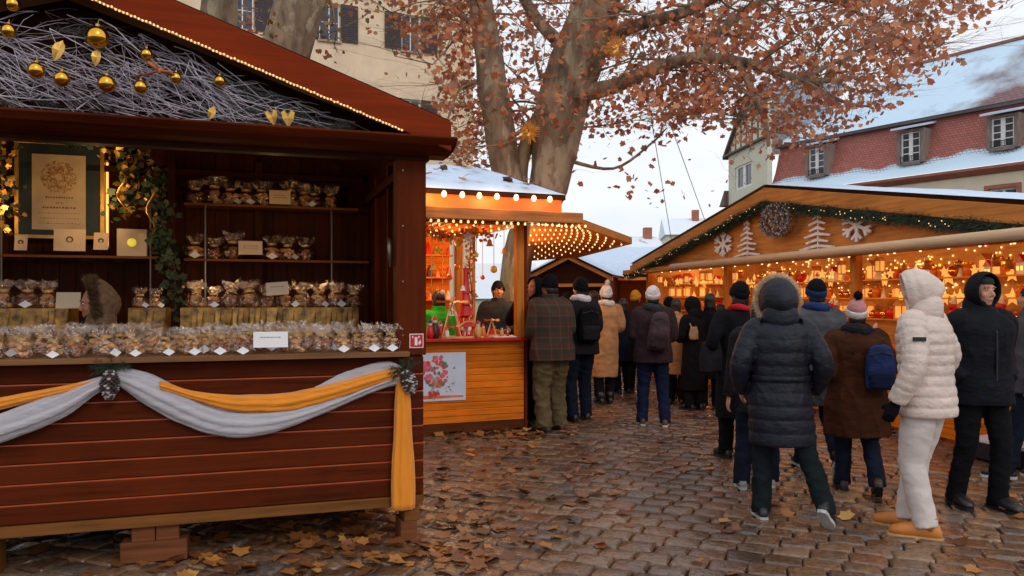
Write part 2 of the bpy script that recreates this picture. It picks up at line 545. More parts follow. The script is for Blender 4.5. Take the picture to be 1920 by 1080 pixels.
def leaf_mat(name, stops, rough=.6, trans=.25):
    m, nt, b = _base(name)
    g = nt.nodes.new('ShaderNodeNewGeometry')
    nt.links.new(_ramp(nt, g.outputs['Random Per Island'], stops), b.inputs['Base Color'])
    b.inputs['Roughness'].default_value = rough
    if trans:
        tl = nt.nodes.new('ShaderNodeBsdfTranslucent'); mx = nt.nodes.new('ShaderNodeMixShader'); mx.inputs[0].default_value = trans
        nt.links.new(_ramp(nt, g.outputs['Random Per Island'], stops), tl.inputs[0])
        nt.links.new(b.outputs[0], mx.inputs[1]); nt.links.new(tl.outputs[0], mx.inputs[2])
        nt.links.new(mx.outputs[0], nt.nodes['Material Output'].inputs[0])
    return m
M['leaf_red'] = leaf_mat('autumn_leaves', [(0, c(162, 90, 62)), (.25, c(200, 116, 76)), (.5, c(216, 140, 96)), (.7, c(230, 158, 104)), (.85, c(178, 126, 106)), (1, c(146, 104, 92))], .6, .45)
M['leaf_fallen'] = leaf_mat('fallen_leaf', [(0, c(84, 46, 26)), (.3, c(132, 78, 38)), (.55, c(172, 112, 50)), (.75, c(106, 60, 34)), (.92, c(150, 96, 52)), (1, c(206, 156, 76))], .45, 0)
M['leaf_green'] = leaf_mat('fading_leaves', [(0, c(120, 110, 60)), (.4, c(150, 120, 70)), (.7, c(170, 86, 40)), (1, c(96, 96, 56))])

def fallen():
    P = []
    def patch(x0, y0, sx, sy, n):
        P.extend(zip(rng.normal(x0, sx, n), rng.normal(y0, sy, n)))
    patch(-1.0, 4.75, .55, .35, 130); patch(-2.0, 4.6, .5, .35, 50); patch(-.35, 5.3, .25, .6, 60); patch(-.4, 6.8, .5, .9, 60)
    patch(-.6, 8.8, .5, .5, 50); patch(0.1, 9.0, .35, .2, 60); patch(1.0, 6.5, 1.6, 2.2, 36); patch(3, 6, 1.8, 1.6, 35); patch(2.5, 10, 2, 2.5, 50); patch(-1.6, 5.6, .9, .9, 90)
    P = np.array(P); P = P[(P[:, 1] > 3.2)]
    P = np.concatenate([P, rng.uniform(.006, .02, (len(P), 1))], 1)
    vs, fs = leaf_mesh_arrays(P, .14, (0, 0, 1), flat=True)
    vs[:, 2] = np.maximum(vs[:, 2], .002)
    tag(np_obj('fallen_leaves', vs, fs, M['leaf_fallen']), 'brown and yellow plane leaves lying on the wet setts', 'fallen leaves', kind='stuff')
fallen()

# ================================================================ LEFT RED STALL
def frame_at(px, D, vpx, flip=False):
    u = V(((vpx-960)/F_PX, 1)); u.normalize()
    if flip: u = -u
    return Frame(gx(px, D), D, math.atan2(u.y, u.x))
L = frame_at(798, 5.11, 5500)
XL, XR = -4.1, 0.0
PX_ = -2.05
DEP = 2.3
ls = thing('market_stall', 'dark red wooden stall with cloth swags, selling bagged biscuits', 'market stall', L.o, L.a)
Z = lambda py, y0=0, px=790: L.at(px, py, y0).z
zc = Z(657)            # counter top
zb = .25               # floor of the stall
# plank front
mb = MB()
rows = 8
bh = (zc-.035-zb-.03)/rows
for k in range(rows):
    z0 = zb+.03+k*bh
    x = XL
    cuts = [XL, XR-1.5-(k*.37) % .6, XR-.012] if k % 2 == 2 else [XL, XR-.012]
    for a, b_ in zip(cuts[:-1], cuts[1:]):
        mb.prism([(0, z0+.004), (.03, z0+.004), (.03, z0+bh), (.008, z0+bh), (0, z0+bh-.012)], a+.002, b_-.002, 0, 'x')
mb.box(XL+.01, XR-.02, .031, .06, zb, zc-.04, 0)
mb.build('front_wall', [M['red_wood'], M['edge_highlight']], ls, bevel=.003)
mb = MB()
for k in range(rows-1):
    z0 = zb+.03+(k+1)*bh
    mb.box(XL, XR-.016, .0035, .012, z0-.009, z0+.0005, 0)
mb.build('board_highlight', M['edge_highlight'], ls)  # thin pale strips, a painted highlight along each board edge
mb = MB(); mb.box(XL, XR-.02, -.012, .06, zb-.035, zb+.028); mb.build('base_beam', M['raw_wood'], ls, bevel=.004)
mb = MB(); mb.box(XL, XR-.12, -.10, .45, zc-.032, zc); mb.build('counter', M['sill_wood'], ls, bevel=.004)
ztop = Z(288)
for x0, x1 in ((XR-.19, XR-.0), (XL, XL+.17)):
    mb = MB(); mb.box(x0, x1, -.016, .10, zc-.028, ztop); mb.build('corner_post', M['red_wood_z'], ls, bevel=.005)
    if x1 == 0:
        for zz in (Z(322), Z(425), Z(528), Z(628)):
            s_ = MB(); s_.tube([(x0+.04, -.022, zz), (x0+.04, -.012, zz)], .006, 8); s_.build('bolt', M['steel'], ls)
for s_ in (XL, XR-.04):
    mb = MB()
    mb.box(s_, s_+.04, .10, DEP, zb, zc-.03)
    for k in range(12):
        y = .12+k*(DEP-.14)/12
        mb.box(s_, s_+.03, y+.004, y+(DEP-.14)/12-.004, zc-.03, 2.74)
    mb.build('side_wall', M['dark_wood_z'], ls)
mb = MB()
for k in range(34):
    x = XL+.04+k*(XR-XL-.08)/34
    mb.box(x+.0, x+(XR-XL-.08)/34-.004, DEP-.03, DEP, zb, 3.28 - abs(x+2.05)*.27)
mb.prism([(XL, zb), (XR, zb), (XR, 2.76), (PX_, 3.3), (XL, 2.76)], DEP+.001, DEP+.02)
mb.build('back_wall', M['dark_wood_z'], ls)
mb = MB(); mb.box(XL, XR, .06, DEP, zb-.03, zb+.0); mb.build('floor', M['raw_wood'], ls)
# header beam under the gutter board
mb = MB(); mb.box(XL-.02, XR+.03, -.06, .10, ztop, ztop+.10); mb.box(XL-.02, XR+.02, -.02, .08, ztop-.05, ztop-.002); mb.build('header_beam', M['dark_wood'], ls, bevel=.004)
zg = 2.475
mb = MB(); mb.prism([(-.24, zg-.008), (-.28, zg+.028), (-.28, zg+.04), (.10, zg+.055), (.10, zg-.045), (-.06, zg-.045), (-.16, zg-.035)], XL-.14, XR+.14, 0, 'x')
mb.build('gutter_board', M['red_wood'], ls, bevel=.003)
# gable
PX, TIPX = -2.05, .17
def bx(px, py): return L.at(px, py, -.22)
tip_t, tip_b = bx(845, 230), bx(845, 284)
up = bx(320, 0); lo = bx(173, 0)
mt = (up.z-tip_t.z)/(up.x-tip_t.x); ml = (lo.z-tip_b.z)/(lo.x-tip_b.x)
pk_t = V((PX, 0, tip_t.z+mt*(PX-tip_t.x))); pk_b = V((PX, 0, tip_b.z+ml*(PX-tip_b.x)))
mb = MB()
mir = lambda p: (2*PX-p[0], p[1])
R_ = [(tip_t.x, tip_t.z), (pk_t.x, pk_t.z), (pk_b.x, pk_b.z), (tip_b.x, tip_b.z)]
mb.prism(R_, -.24, -.20); mb.build('bargeboard', M['fascia'], ls, bevel=.003)
mb = MB(); mb.prism([mir(p) for p in R_][::-1], -.24, -.20); mb.build('bargeboard', M['fascia'], ls, bevel=.003)
mb = MB(); mb.prism([(XL-.1, zg+.062), (XR+.05, zg+.062), (PX, pk_b.z+.03)], .09, .12); mb.build('gable_wall', M['dark_wood'], ls)
for sgn in (1, -1):
    mb = MB()
    a = (tip_t.x, tip_t.z-.03); b_ = (PX, pk_t.z-.03)
    pts = [a, b_, (b_[0], b_[1]+.05), (a[0], a[1]+.05)]
    if sgn < 0: pts = [mir(p) for p in pts][::-1]
    mb.prism([(p[0], p[1]) for p in pts], -.199, DEP+.15); mb.build('roof', M['dark_wood'], ls)
# rope light along the lower edge of the right bargeboard
rl = thing('rope_light', 'thin warm rope light along the sloping edge of the red gable', 'string lights', L.w(0, 0), L.a)
mb = MB(); RX_ = tip_b.x-.30; RZ_ = tip_b.z+(pk_b.z-tip_b.z)*(.30/(tip_b.x-PX)); mb.tube([(RX_, -.248, RZ_-.004), (PX, -.248, pk_b.z-.004)], .006, 6)
cb = mb.build('cable', mat('amber_cable', c(210, 150, 80), .4), rl)
n = 98
bulb_parts(rl, [V((RX_+(PX-RX_)*(k+.5)/n, -.256, RZ_+(pk_b.z-RZ_)*(k+.5)/n-.004+random.uniform(-.004, .004))) for k in range(n)], .0055, M['rope_bulb'])
# open shutter rail and rafters seen inside on the right
mb = MB()
for y in (.35, 1.0, 1.6): mb.box(XR-.075, XR-.035, y, y+.045, zc+.02, ztop+.08)
mb.build('wall_stud', M['red_wood_z'], ls)
mb = MB(); mb.box(XR-.10, XR-.055, .1, DEP-.03, ztop-.09, ztop-.03); mb.box(XL+.06, XR-.1, DEP-.1, DEP-.04, L.at(500, 330, DEP-.06).z-.03, L.at(500, 330, DEP-.06).z+.02); mb.build('rail', M['dark_wood'], ls)
mb = MB()
for px in (322, 485):
    x = L.at(px, 300, DEP-.1).x; mb.box(x-.03, x+.03, DEP-.12, DEP-.05, zc, ztop+.25)
mb.build('wall_post', M['dark_wood_z'], ls)
mb = MB()
mb.box(XL, XR-.02, -.01, DEP, ztop+.26, ztop+.30) if False else None
# steel latch hanging on the opened shutter
p = L.at(741, 475, .12)
mb = MB(); mb.tube([(XR-.215, .12, p.z+.10), (XR-.212, .10, p.z+.04), (XR-.206, .10, p.z-.09)], [.008, .018, .012], 8, flat=.5); mb.build('latch', M['steel'], ls, smooth=True)
# red fire sticker
p = L.at(781, 639, -.02)
st = MB(); st.box(p.x-.045, p.x+.045, -.019, -.0175, p.z-.045, p.z+.045, 0); st.box(p.x-.040, p.x+.040, -.0205, -.0192, p.z-.040, p.z+.040, 1)
st.box(p.x-.012, p.x+.006, -.022, -.0206, p.z-.028, p.z+.010, 0); st.prism([(p.x-.014, p.z+.012), (p.x+.008, p.z+.012), (p.x+.003, p.z+.024), (p.x-.009, p.z+.024)], -.022, -.0206)
st.prism([(p.x+.016, p.z-.028), (p.x+.03, p.z-.012), (p.x+.024, p.z+.01), (p.x+.018, p.z-.004), (p.x+.011, p.z-.012)], -.022, -.0206)
st.box(p.x-.028, p.x-.022, -.022, -.0206, p.z+.018, p.z+.030); st.box(p.x+.012, p.x+.02, -.022, -.0206, p.z+.018, p.z+.030)
st.build('sticker', [M['white_card'], M['red_paint']], ls)
# shelves
def shelf(px0, px1, py, y0, d=.24, t=.02, mt='raw_wood'):
    a = L.at(px0, py, y0); b_ = L.at(px1, py, y0); z = (a.z+b_.z)/2
    m_ = MB(); m_.box(a.x, b_.x, y0, y0+d, z-t, z); m_.build('shelf', M[mt], ls, bevel=.002)
    return a.x, b_.x, z
YB = DEP-.32
s1 = shelf(345, 672, 385, YB); s2 = shelf(345, 692, 487, YB); s3 = shelf(-260, 312, 477, YB)
for px in (282, 385, 622, 2):
    x = L.at(px, 480, YB).x
    mb = MB(); mb.tube([(x, YB+.01, zc), (x, YB+.01, s1[2])], .008, 6); mb.build('shelf_rod', M['steel'], ls)
# stepped display draped in gold cloth
YS = 1.15
zs = L.at(500, 577, YS).z
steps = []
for px0, px1 in ((-240, 128), (240, 312), (338, 672)):
    a = L.at(px0, 577, YS); b_ = L.at(px1, 577, YS)
    nn = max(6, int((b_.x-a.x)*26)); vs = []; 
    for i in range(nn+1):
        x = a.x+(b_.x-a.x)*i/nn
        yy = YS+.025*math.sin(i*1.9)+.015*math.sin(i*4.1)
        vs += [(x, yy-.02, zs-.24), (x, YS+.005, zs), (x, YS+.35, zs), (x, YS+.36, zs-.24)]
    m_ = MB(); m_.add(vs, [(4*i+k, 4*i+k+4, 4*i+(k+1) % 4+4, 4*i+(k+1) % 4) for i in range(nn) for k in range(4)] + [(0, 1, 2, 3), (4*nn+3, 4*nn+2, 4*nn+1, 4*nn)])
    o = m_.build('display_step', M['gold_cloth'], None, smooth=False)
    o.location = L.o; o.rotation_euler.z = L.a
    lab = {-240: 'gold cloth covered step left of the vendor in the red stall', 240: 'short gold cloth covered step right of the vendor', 338: 'long gold cloth covered step carrying bags in the red stall'}[px0]
    tag(o, lab, 'display step'); steps.append((a.x, b_.x))
mb = MB(); mb.box(XL+.05, XR-.05, .45, .55, zc-.3, zc-.05); mb.box(XL+.05, XR-.05, YS-.1, YS+.45, zs-.27, zs-.243); mb.build('inner_table', M['dark_wood'], ls)

# ---- biscuit bags
def make_bag(seed, pale):
    random.seed(seed)
    r = bpy.data.objects.new('biscuit_bag', None); r.empty_display_size = .05; COL.objects.link(r)
    m_ = MB()
    for k in range(16):
        a = random.uniform(0, 2*PI); q = random.uniform(0, .036)
        m_.ell((q*math.cos(a), q*math.sin(a), .012+random.uniform(0, .062)), random.uniform(.014, .024), random.uniform(.014, .024), random.uniform(.008, .016), 7, 5, jit=.12)
    m_.build('biscuits', M['cookie_pale' if pale else 'cookie'], r, smooth=True)
    m_ = MB(); vs = []; fs = []
    prof = [(.048, 0), (.060, .02), (.060, .05), (.050, .078), (.028, .095), (.024, .103), (.042, .125), (.055, .15)]
    n = 18
    for k, (rr, z) in enumerate(prof):
        for i in range(n):
            a = 2*PI*i/n
            q = rr*(1+(.05+.30*(k > 4))*math.sin(i*2.5+seed+k*.3)+random.uniform(-.05, .05)*(1+2*(k > 4)))
            vs.append((q*math.cos(a), q*math.sin(a), z+(random.uniform(-.032, .026) if k == 7 else random.uniform(-.003, .003))))
    for k in range(len(prof)-1):
        for i in range(n):
            fs.append((k*n+i, k*n+(i+1) % n, (k+1)*n+(i+1) % n, (k+1)*n+i))
    for k in range(14):   # crumpled inner frills
        a = random.uniform(0, 2*PI); b2 = a+random.uniform(.5, 1.3); j = len(vs)
        vs += [(.015*math.cos(a), .015*math.sin(a), .10), (.05*math.cos(a), .05*math.sin(a), .15+random.uniform(0, .02)), (.055*math.cos(b2), .055*math.sin(b2), .135+random.uniform(0, .02))]
        fs.append((j, j+1, j+2))
    m_.add(vs, fs); m_.build('wrapper', M['cellophane'], r)
    m_ = MB(); m_.tube([(0, 0, .094), (0, 0, .106)], .027, 12); m_.build('ribbon', M['gold_leaf'], r)
    m_ = MB(); m_.add([(-.034, -.064, .022), (0, -.073, .002), (.034, -.064, .022), (0, -.060, .045), (-.034, -.062, .022), (0, -.071, .002), (.034, -.062, .022), (0, -.058, .045)], [(0, 1, 2, 3), (7, 6, 5, 4), (0, 4, 5, 1), (1, 5, 6, 2), (2, 6, 7, 3), (3, 7, 4, 0)])
    if seed % 2: m_.build('label_card', M['white_card'], r)
    return r
NP = 8
protos = [make_bag(s_, s_ % 3 != 0) for s_ in range(NP)]
random.seed(11)
used = [False]*NP
def place_bag(x, y, z, lab, grp, sc_=1.0, card=True):
    k = random.randrange(NP)
    p = L.w(x, y, z)
    if not used[k]:
        used[k] = True; r = protos[k]; r.location = p; r.rotation_euler.z = L.a+random.uniform(-.3, .3)
        r.scale = (sc_,)*3; tag(r, lab, 'biscuit bag', grp)
    else:
        r = dup(protos[k], p, L.a+random.uniform(-.9, .9), lab, grp, sc_*random.uniform(.85, 1.1)); r['category'] = 'biscuit bag'
    return r
for row, (yy, n) in enumerate(((.0, 25), (.16, 24), (.31, 22))):
    for i in range(n):
        x = XR-.22-i*.146-row*.06+random.uniform(-.015, .015)
        if row == 0 and L.at(475, 650, 0).x-.04 < x < L.at(540, 650, 0).x+.03: continue
        if x < -3.4: continue
        g = ['front', 'middle', 'back'][row]
        place_bag(x, yy+random.uniform(-.015, .015), zc, f'clear biscuit bag in the {g} row on the red stall counter', f'biscuit bags in the {g} row on the counter', 1.08)
for (x0, x1, z), pxs, w in ((s1, (367, 402, 432, 461, 490, 545, 570, 590, 620), 'top'), (s2, (366, 402, 437, 510, 540, 573), 'second')):
    for px in pxs:
        x = L.at(px, 385, YB+.1).x
        if w == 'top' and 505 < px < 545: continue
        place_bag(x, YB+.11, z, f'clear biscuit bag on the {w} back shelf of the red stall', f'biscuit bags on the {w} back shelf', 1.32)
for a in range(10):
    x = L.at(368+a*33, 570, YS+.1).x
    place_bag(x, YS+.12+.03*(a % 2), zs, 'dark biscuit bag on the long gold step in the red stall', 'biscuit bags on the long gold step', 1.15)
for px in (5, 50, 88): place_bag(L.at(px, 570, YS+.1).x, YS+.12, zs, 'dark biscuit bag on the step left of the vendor', 'biscuit bags left of the vendor', 1.15)
for px in (262, 292): place_bag(L.at(px, 570, YS+.1).x, YS+.12, zs, 'biscuit bag on the short gold step by the vendor', 'biscuit bags on the short gold step', 1.0)

# ---- cards
def lcard(px0, py0, px1, py1, y0, lab, col='white_card', lines=3, emblem=None, tilt=0, lean=.03):
    a = L.at(px0, py1, y0); b_ = L.at(px1, py0, y0)
    w, h = b_.x-a.x, b_.z-a.z
    t = thing('price_card', lab, 'card', L.w((a.x+b_.x)/2, y0, a.z), L.a)
    t.rotation_euler = (0, tilt, L.a)
    m_ = MB(); m_.add([(-w/2, 0, 0), (w/2, 0, 0), (w/2, lean, h), (-w/2, lean, h), (-w/2, .006, 0), (w/2, .006, 0), (w/2, lean+.006, h), (-w/2, lean+.006, h)], [(0, 1, 2, 3), (7, 6, 5, 4), (0, 4, 5, 1), (1, 5, 6, 2), (2, 6, 7, 3), (3, 7, 4, 0)])
    m_.build('card', M[col], t)
    m_ = MB(); random.seed(int(px0)+5)
    yat = lambda z: lean*z/h-.0012
    for k in range(lines):
        z = h*(.62-.16*k); x = -w*.3
        while x < w*.3:
            q = random.uniform(.008, .02)
            if x+q < w*.32: m_.add([(x, yat(z), z), (x+q, yat(z), z), (x+q, yat(z+.004), z+.004+random.uniform(0, .003)), (x, yat(z+.004), z+.004)], [(0, 1, 2, 3)])
            x += q+.006
    if m_.v: m_.build('lettering', M['ink'], t)
    if emblem:
        m_ = MB()
        for k in range(14):
            aa = 2*PI*k/14; rr = h*.12
            ce = V((rr*math.cos(aa), yat(h*.5)-.001, h*.52+rr*math.sin(aa)))
            m_.add([ce+V((.007*math.cos(aa+q), 0, .007*math.sin(aa+q))) for q in (0, PI/2, PI, 3*PI/2)], [(3, 2, 1, 0)])
        m_.build('emblem', M[emblem], t)
    return t
lcard(475, 622, 540, 652, -.085, 'blank looking white price card among the bags on the counter', lines=1)
lcard(100, 430, 160, 470, YB, 'white card with a small dark emblem on the left shelf', 'cream_card', 0, 'ink', lean=.02)
lcard(505, 357, 545, 382, YB-.01, 'cream price card on the top back shelf', 'cream_card', 2)
lcard(447, 452, 492, 477, YB-.01, 'cream price card on the second back shelf', 'cream_card', 2)
lcard(500, 529, 542, 553, YS+.0, 'tilted cream price card above the long gold step', 'cream_card', 1, tilt=-.08)
lcard(104, 548, 150, 578, YS+.03, 'plain cream card beside the vendor hood', 'cream_card', 0)
lcard(26, 440, 50, 469, YB, 'small white card jar at the left end of the shelf', 'cream_card', 0, 'ink')
lcard(175, 436, 202, 468, YB, 'small cream card between the picture and the boxed bauble', 'cream_card', 0, 'ink')
# square box with yellow round ornament
a = L.at(219, 472, YB); b_ = L.at(275, 430, YB)
t = thing('gift_box', 'cream box with round yellow motif on the left shelf', 'box', L.w((a.x+b_.x)/2, YB, s3[2]), L.a)
w = b_.x-a.x; h = b_.z-s3[2]
m_ = MB(); m_.box(-w/2, w/2, 0, .09, 0, h); m_.build('carton', M['cream_card'], t, bevel=.002)
m_ = MB(); m_.ell((0, -.002, h*.5), .034, .008, .034, 16, 8); m_.build('medallion', emis('yellow_disc_glow', (.9, .72, .06), .55), t, smooth=True)  # no lamp: a faint glow is put into the disc's colour

# ---- framed notice
a = L.at(38, 440, DEP-.06); b_ = L.at(190, 277, DEP-.06)
cx = (a.x+b_.x)/2
t = thing('picture_frame', 'slate blue framed notice with a gold wreath on cream paper', 'picture', L.w(cx, DEP-.10, a.z), L.a)
w = b_.x-a.x; h = b_.z-a.z
m_ = MB(); m_.box(-w/2, w/2, 0, .03, 0, h); m_.build('mat_board', M['slate'], t)
m_ = MB()
for q in ((-w/2-.03, -w/2, 0, h), (w/2, w/2+.03, 0, h), (-w/2-.03, w/2+.03, h, h+.03), (-w/2-.03, w/2+.03, -.03, 0)): m_.box(q[0], q[1], -.015, .032, q[2], q[3])
m_.build('frame', M['gold_leaf'], t, bevel=.003)
pa = L.at(60, 430, DEP-.1); pb = L.at(161, 293, DEP-.1)
x0, x1, z0, z1 = pa.x-cx, pb.x-cx, pa.z-a.z, pb.z-a.z
m_ = MB(); m_.box(x0, x1, -.006, -.001, z0, z1); m_.build('paper', M['cream_card'], t)
m_ = MB(); random.seed(3); ccx = (x0+x1)/2; ccz = z1-(z1-z0)*.30
for k in range(420):
    aa = random.uniform(0, 2*PI); rr = random.uniform(.08, 1)**.6*(z1-z0)*.21; q = random.uniform(.004, .011); th = random.uniform(0, PI)
    ce = V((ccx+rr*math.cos(aa), -.008-.00003*k, ccz+rr*math.sin(aa)))
    m_.add([ce+V((q*math.cos(th), 0, q*math.sin(th))), ce+V((q*.4*math.cos(th+1.57), 0, q*.4*math.sin(th+1.57))), ce-V((q*math.cos(th), 0, q*math.sin(th))), ce-V((q*.4*math.cos(th+1.57), 0, q*.4*math.sin(th+1.57)))], [(0, 1, 2, 3)])
m_.build('wreath_print', mat('print_gold', c(176, 128, 54), .6, var=.4, bump=0), t)
m_ = MB()
for k, (ww, hh) in enumerate(((.5, .012), (.12, .008), (.62, .014), (.75, .005), (.7, .005), (.74, .005))):
    z = z0+(z1-z0)*(.42-.068*k); x = ccx-(x1-x0)*ww/2
    while x < ccx+(x1-x0)*ww/2:
        q = random.uniform(.008, .02); m_.add([(x, -.0085, z), (x+q*.8, -.0085, z+random.uniform(0, .003)), (x+q, -.0085, z+hh), (x+q*.3, -.0085, z+hh*random.uniform(.7, 1.2))], [(0, 1, 2, 3)]); x += q+random.uniform(.002, .008)
m_.build('script', M['ink'], t)
# glowing strips either side of the frame
for px in (30, 200):
    p = L.at(px, 350, DEP-.1)
    t2 = thing('strip_lamp', 'warm upright strip lamp %s of the framed notice' % ('left' if px < 100 else 'right'), 'lamp', L.w(p.x, DEP-.07, p.z-.5), L.a)
    m_ = MB(); m_.box(-.012, .012, 0, .02, 0, .72); m_.build('housing', M['gold_leaf'], t2)
    m_ = MB(); m_.box(-.008, .008, -.004, -.0005, .02, .70); m_.build('diffuser', emis('strip', (1, .5, .12), 1.6), t2)

# ---- gold leaf garlands inside
def spray(name, lab, cat, pts, n, size, mats, spread, parent_loc, ang, stem=True, berries=0, ellr=None):
    t = thing(name, lab, cat, parent_loc, ang)
    P = []
    segs = [(V(pts[i]), V(pts[i+1])) for i in range(len(pts)-1)]
    if stem:
        m_ = MB(); m_.tube(pts, .006, 5); m_.build('stem', M['twig_dark'], t)
    for k in range(len(mats)):
        Q = []
        for i in range(n[k]):
            a_, b2 = random.choice(segs); p = a_.lerp(b2, random.random())
            Q.append([p.x+random.gauss(0, spread[0]), p.y+random.gauss(0, spread[1]), p.z+random.gauss(0, spread[2])])
        vs, fs = leaf_mesh_arrays(np.array(Q), size[k], (0, -1, 0))
        np_obj('gilded_leaves' if k == 0 else 'green_leaves', vs, fs, M[mats[k]] if isinstance(mats[k], str) else mats[k], t)
    return t
o0 = L.w(0, 0)
def lp(px, py, y0): p = L.at(px, py, y0); return (p.x, y0, p.z)
YG = 1.75
spray('leaf_garland', 'gold and green leaf garland hanging right of the framed notice', 'garland', [lp(215, 275, YG), lp(255, 300, YG), lp(262, 350, YG), lp(232, 400, YG)], (110, 110), (.07, .09), ('gold_leaf', 'pine_needles'), (.07, .04, .05), o0, L.a)
spray('leaf_garland', 'dark leafy vine trailing down the post beside the shelves', 'garland', [lp(285, 330, YG), lp(305, 400, YG), lp(300, 450, YG), lp(327, 500, YG), lp(330, 600, YG)], (34, 230), (.05, .085), ('gold_leaf', 'pine_needles'), (.045, .04, .05), o0, L.a)
spray('leaf_garland', 'short leafy garland across the top of the notice', 'garland', [lp(95, 255, YG), lp(140, 268, YG), lp(200, 262, YG)], (26, 60), (.06, .07), ('gold_leaf', 'pine_needles'), (.04, .04, .02), o0, L.a)
spray('leaf_garland', 'golden leaf garland at the far left edge of the stall interior', 'garland', [lp(0, 260, YG), lp(5, 350, YG), lp(8, 420, YG)], (70, 40), (.07, .07), ('gold_leaf', 'pine_needles'), (.05, .04, .05), o0, L.a)
# gold ribbons hanging
for px, pt, pb_, lb in ((228, 320, 405, 'curled gold ribbon under the garland by the notice'), (283, 340, 440, 'pale gold ribbon trailing beside the dark vine')):
    m_ = MB(); p0 = V(lp(px, pt, YG-.05)); p1 = V(lp(px, pb_, YG-.05)); pts = [p0.lerp(p1, i/10)+V((.03*math.sin(i*.9), .02*math.cos(i*1.3), 0)) for i in range(11)]
    m_.tube(pts, [.012]*11, 6, flat=.2); o = m_.build('ribbon', M['gold_leaf'], None, smooth=True); o.location = o0; o.rotation_euler.z = L.a; tag(o, lb, 'ribbon')

# ---- frosted twig arrangement in the gable
t = thing('twig_arrangement', 'frosted white twigs and fir branches filling the red gable', 'twig arrangement', o0, L.a)
random.seed(21)
zt = zg+.07
def roofz(x): return pk_b.z+ml*(x-PX)*(1 if x > PX else -1)*(-1 if x < PX else 1) if x > PX else pk_b.z-ml*(PX-x)*-1
def rz_(x): return pk_b.z-abs(ml)*abs(x-PX)
m_ = MB(); md = MB()
for k in range(270):
    x0 = random.uniform(-3.2, -1.1); z0 = random.uniform(zt, zt+.55)
    ln = random.uniform(.5, 1.5); an = random.gauss(-.44, .17) if random.random() < .85 else random.uniform(-2, 2)
    pts = []; x, z, y = x0, z0, random.uniform(-.16, .04)
    for s_ in range(8):
        pts.append((x, y, z)); x += math.cos(an)*ln/7; z += math.sin(an)*ln/7; an += random.gauss(0, .2); y = max(-.18, min(.06, y+random.gauss(0, .012)))
    pts = [p for p in pts if zt-.01 < p[2] < rz_(p[0])-.015 and p[0] < -.25]
    if len(pts) > 2:
        r0 = random.uniform(.002, .0042)
        tgt = m_ if random.random() < .78 else md
        tgt.tube(pts, [r0*(1-.6*i/len(pts)) for i in range(len(pts))], 4, cap=False)
        for q in range(3):   # side twigs forking off
            i = random.randrange(len(pts)-1); a_ = V(pts[i]); d = (V(pts[i+1])-a_).normalized(); s_ = Matrix.Rotation(random.choice((-1, 1))*random.uniform(.35, .8), 3, 'Y') @ d
            e_ = a_+s_*random.uniform(.06, .18)+V((0, -.015, 0)); e2 = e_+(s_+d).normalized()*.06
            if zt < e2.z < rz_(e2.x)-.02 and zt < e_.z < rz_(e_.x)-.02: tgt.tube([a_, e_, e2], [r0*.6, r0*.45, r0*.2], 4, cap=False)
m_.build('white_twigs', M['twig_white'], t); md.build('dark_twigs', M['twig_dark'], t)
def needles(path_list, n, ln, rad, wid=.0016):
    """thin needles bristling round a set of paths"""
    vs = []; fs = []
    for i in range(n):
        a_, b2 = random.choice(path_list); p = a_.lerp(b2, random.random())
        d = V((random.gauss(0, 1), random.gauss(0, 1), random.gauss(0, 1))); d.normalize()
        d = (d+(b2-a_).normalized()*.6).normalized(); q = p+d*random.uniform(.4, 1)*ln+V((random.gauss(0, rad),)*3)*0
        s_ = d.cross(V((.3, .9, .2))).normalized()*wid; j = len(vs)
        p = p+V((random.gauss(0, rad), random.gauss(0, rad), random.gauss(0, rad)))
        vs += [p-s_, p+s_, p+d*ln*random.uniform(.5, 1)]; fs.append((j, j+1, j+2))
    return vs, fs
paths = []
for k in range(190):
    x = random.uniform(-3.0, -.55) if k < 60 else random.uniform(-1.5, -.45)
    z = random.uniform(zt+.02, max(zt+.04, rz_(x)-.08)); an = random.uniform(-.9, .4); ln = random.uniform(.12, .3)
    a_ = V((x, random.uniform(-.05, .07), z)); b2 = a_+V((math.cos(an)*ln, random.uniform(-.05, .02), math.sin(an)*ln))
    if b2.z > rz_(b2.x)-.04 or b2.z < zt: continue
    paths.append((a_, b2))
vs, fs = needles(paths, 15000, .05, .004, .0015)
vs = [v_ if v_[2] > zt-.03 else V((v_[0], v_[1], zt-.03)) for v_ in vs]
np_obj('fir_branches', np.array([tuple(v_) for v_ in vs]), np.array(fs), [M['frosted_needles'], M['pine_needles']], t, midx=[1 if (i//90) % 3 == 0 else 0 for i in range(len(fs))])
# baubles: (px, py, diameter px)
for i, (px, py, d, lb) in enumerate(((183, 70, 46, 'largest gold bauble high among the white twigs'), (116, 148, 32, 'gold bauble hanging low left under a gold leaf'), (275, 102, 25, 'gold bauble above the orange bow'), (200, 157, 36, 'pale gold bauble low in the middle of the twigs'),
        (264, 163, 28, 'gold bauble near the gutter right of the pale one'), (330, 146, 24, 'gold bauble at the tip of the orange bow'), (412, 152, 24, 'rightmost gold bauble on the white twigs'), (16, 58, 30, 'gold bauble at the left edge of the gable'), (24, 8, 30, 'gold bauble cut by the top edge of the gable'), (68, 132, 34, 'crackled gold bauble at the left of the twigs'))):
    y0 = -.20; p = L.at(px, py, y0); D = L.w(p.x, y0).y; r = d*.9/2/F_PX*D
    t2 = thing('bauble', lb, 'bauble', L.w(p.x, y0, p.z), L.a)
    m_ = MB(); m_.ell((0, 0, 0), r, r, r, 24, 16); m_.build('ball', M['gold'], t2, smooth=True)
    m_ = MB(); m_.tube([(0, 0, r*.95), (0, 0, r*1.18)], r*.2, 10); m_.tube([(0, 0, r*1.15), (r*.1, 0, r*1.6)], .002, 5); m_.build('cap', M['gold_leaf'], t2)
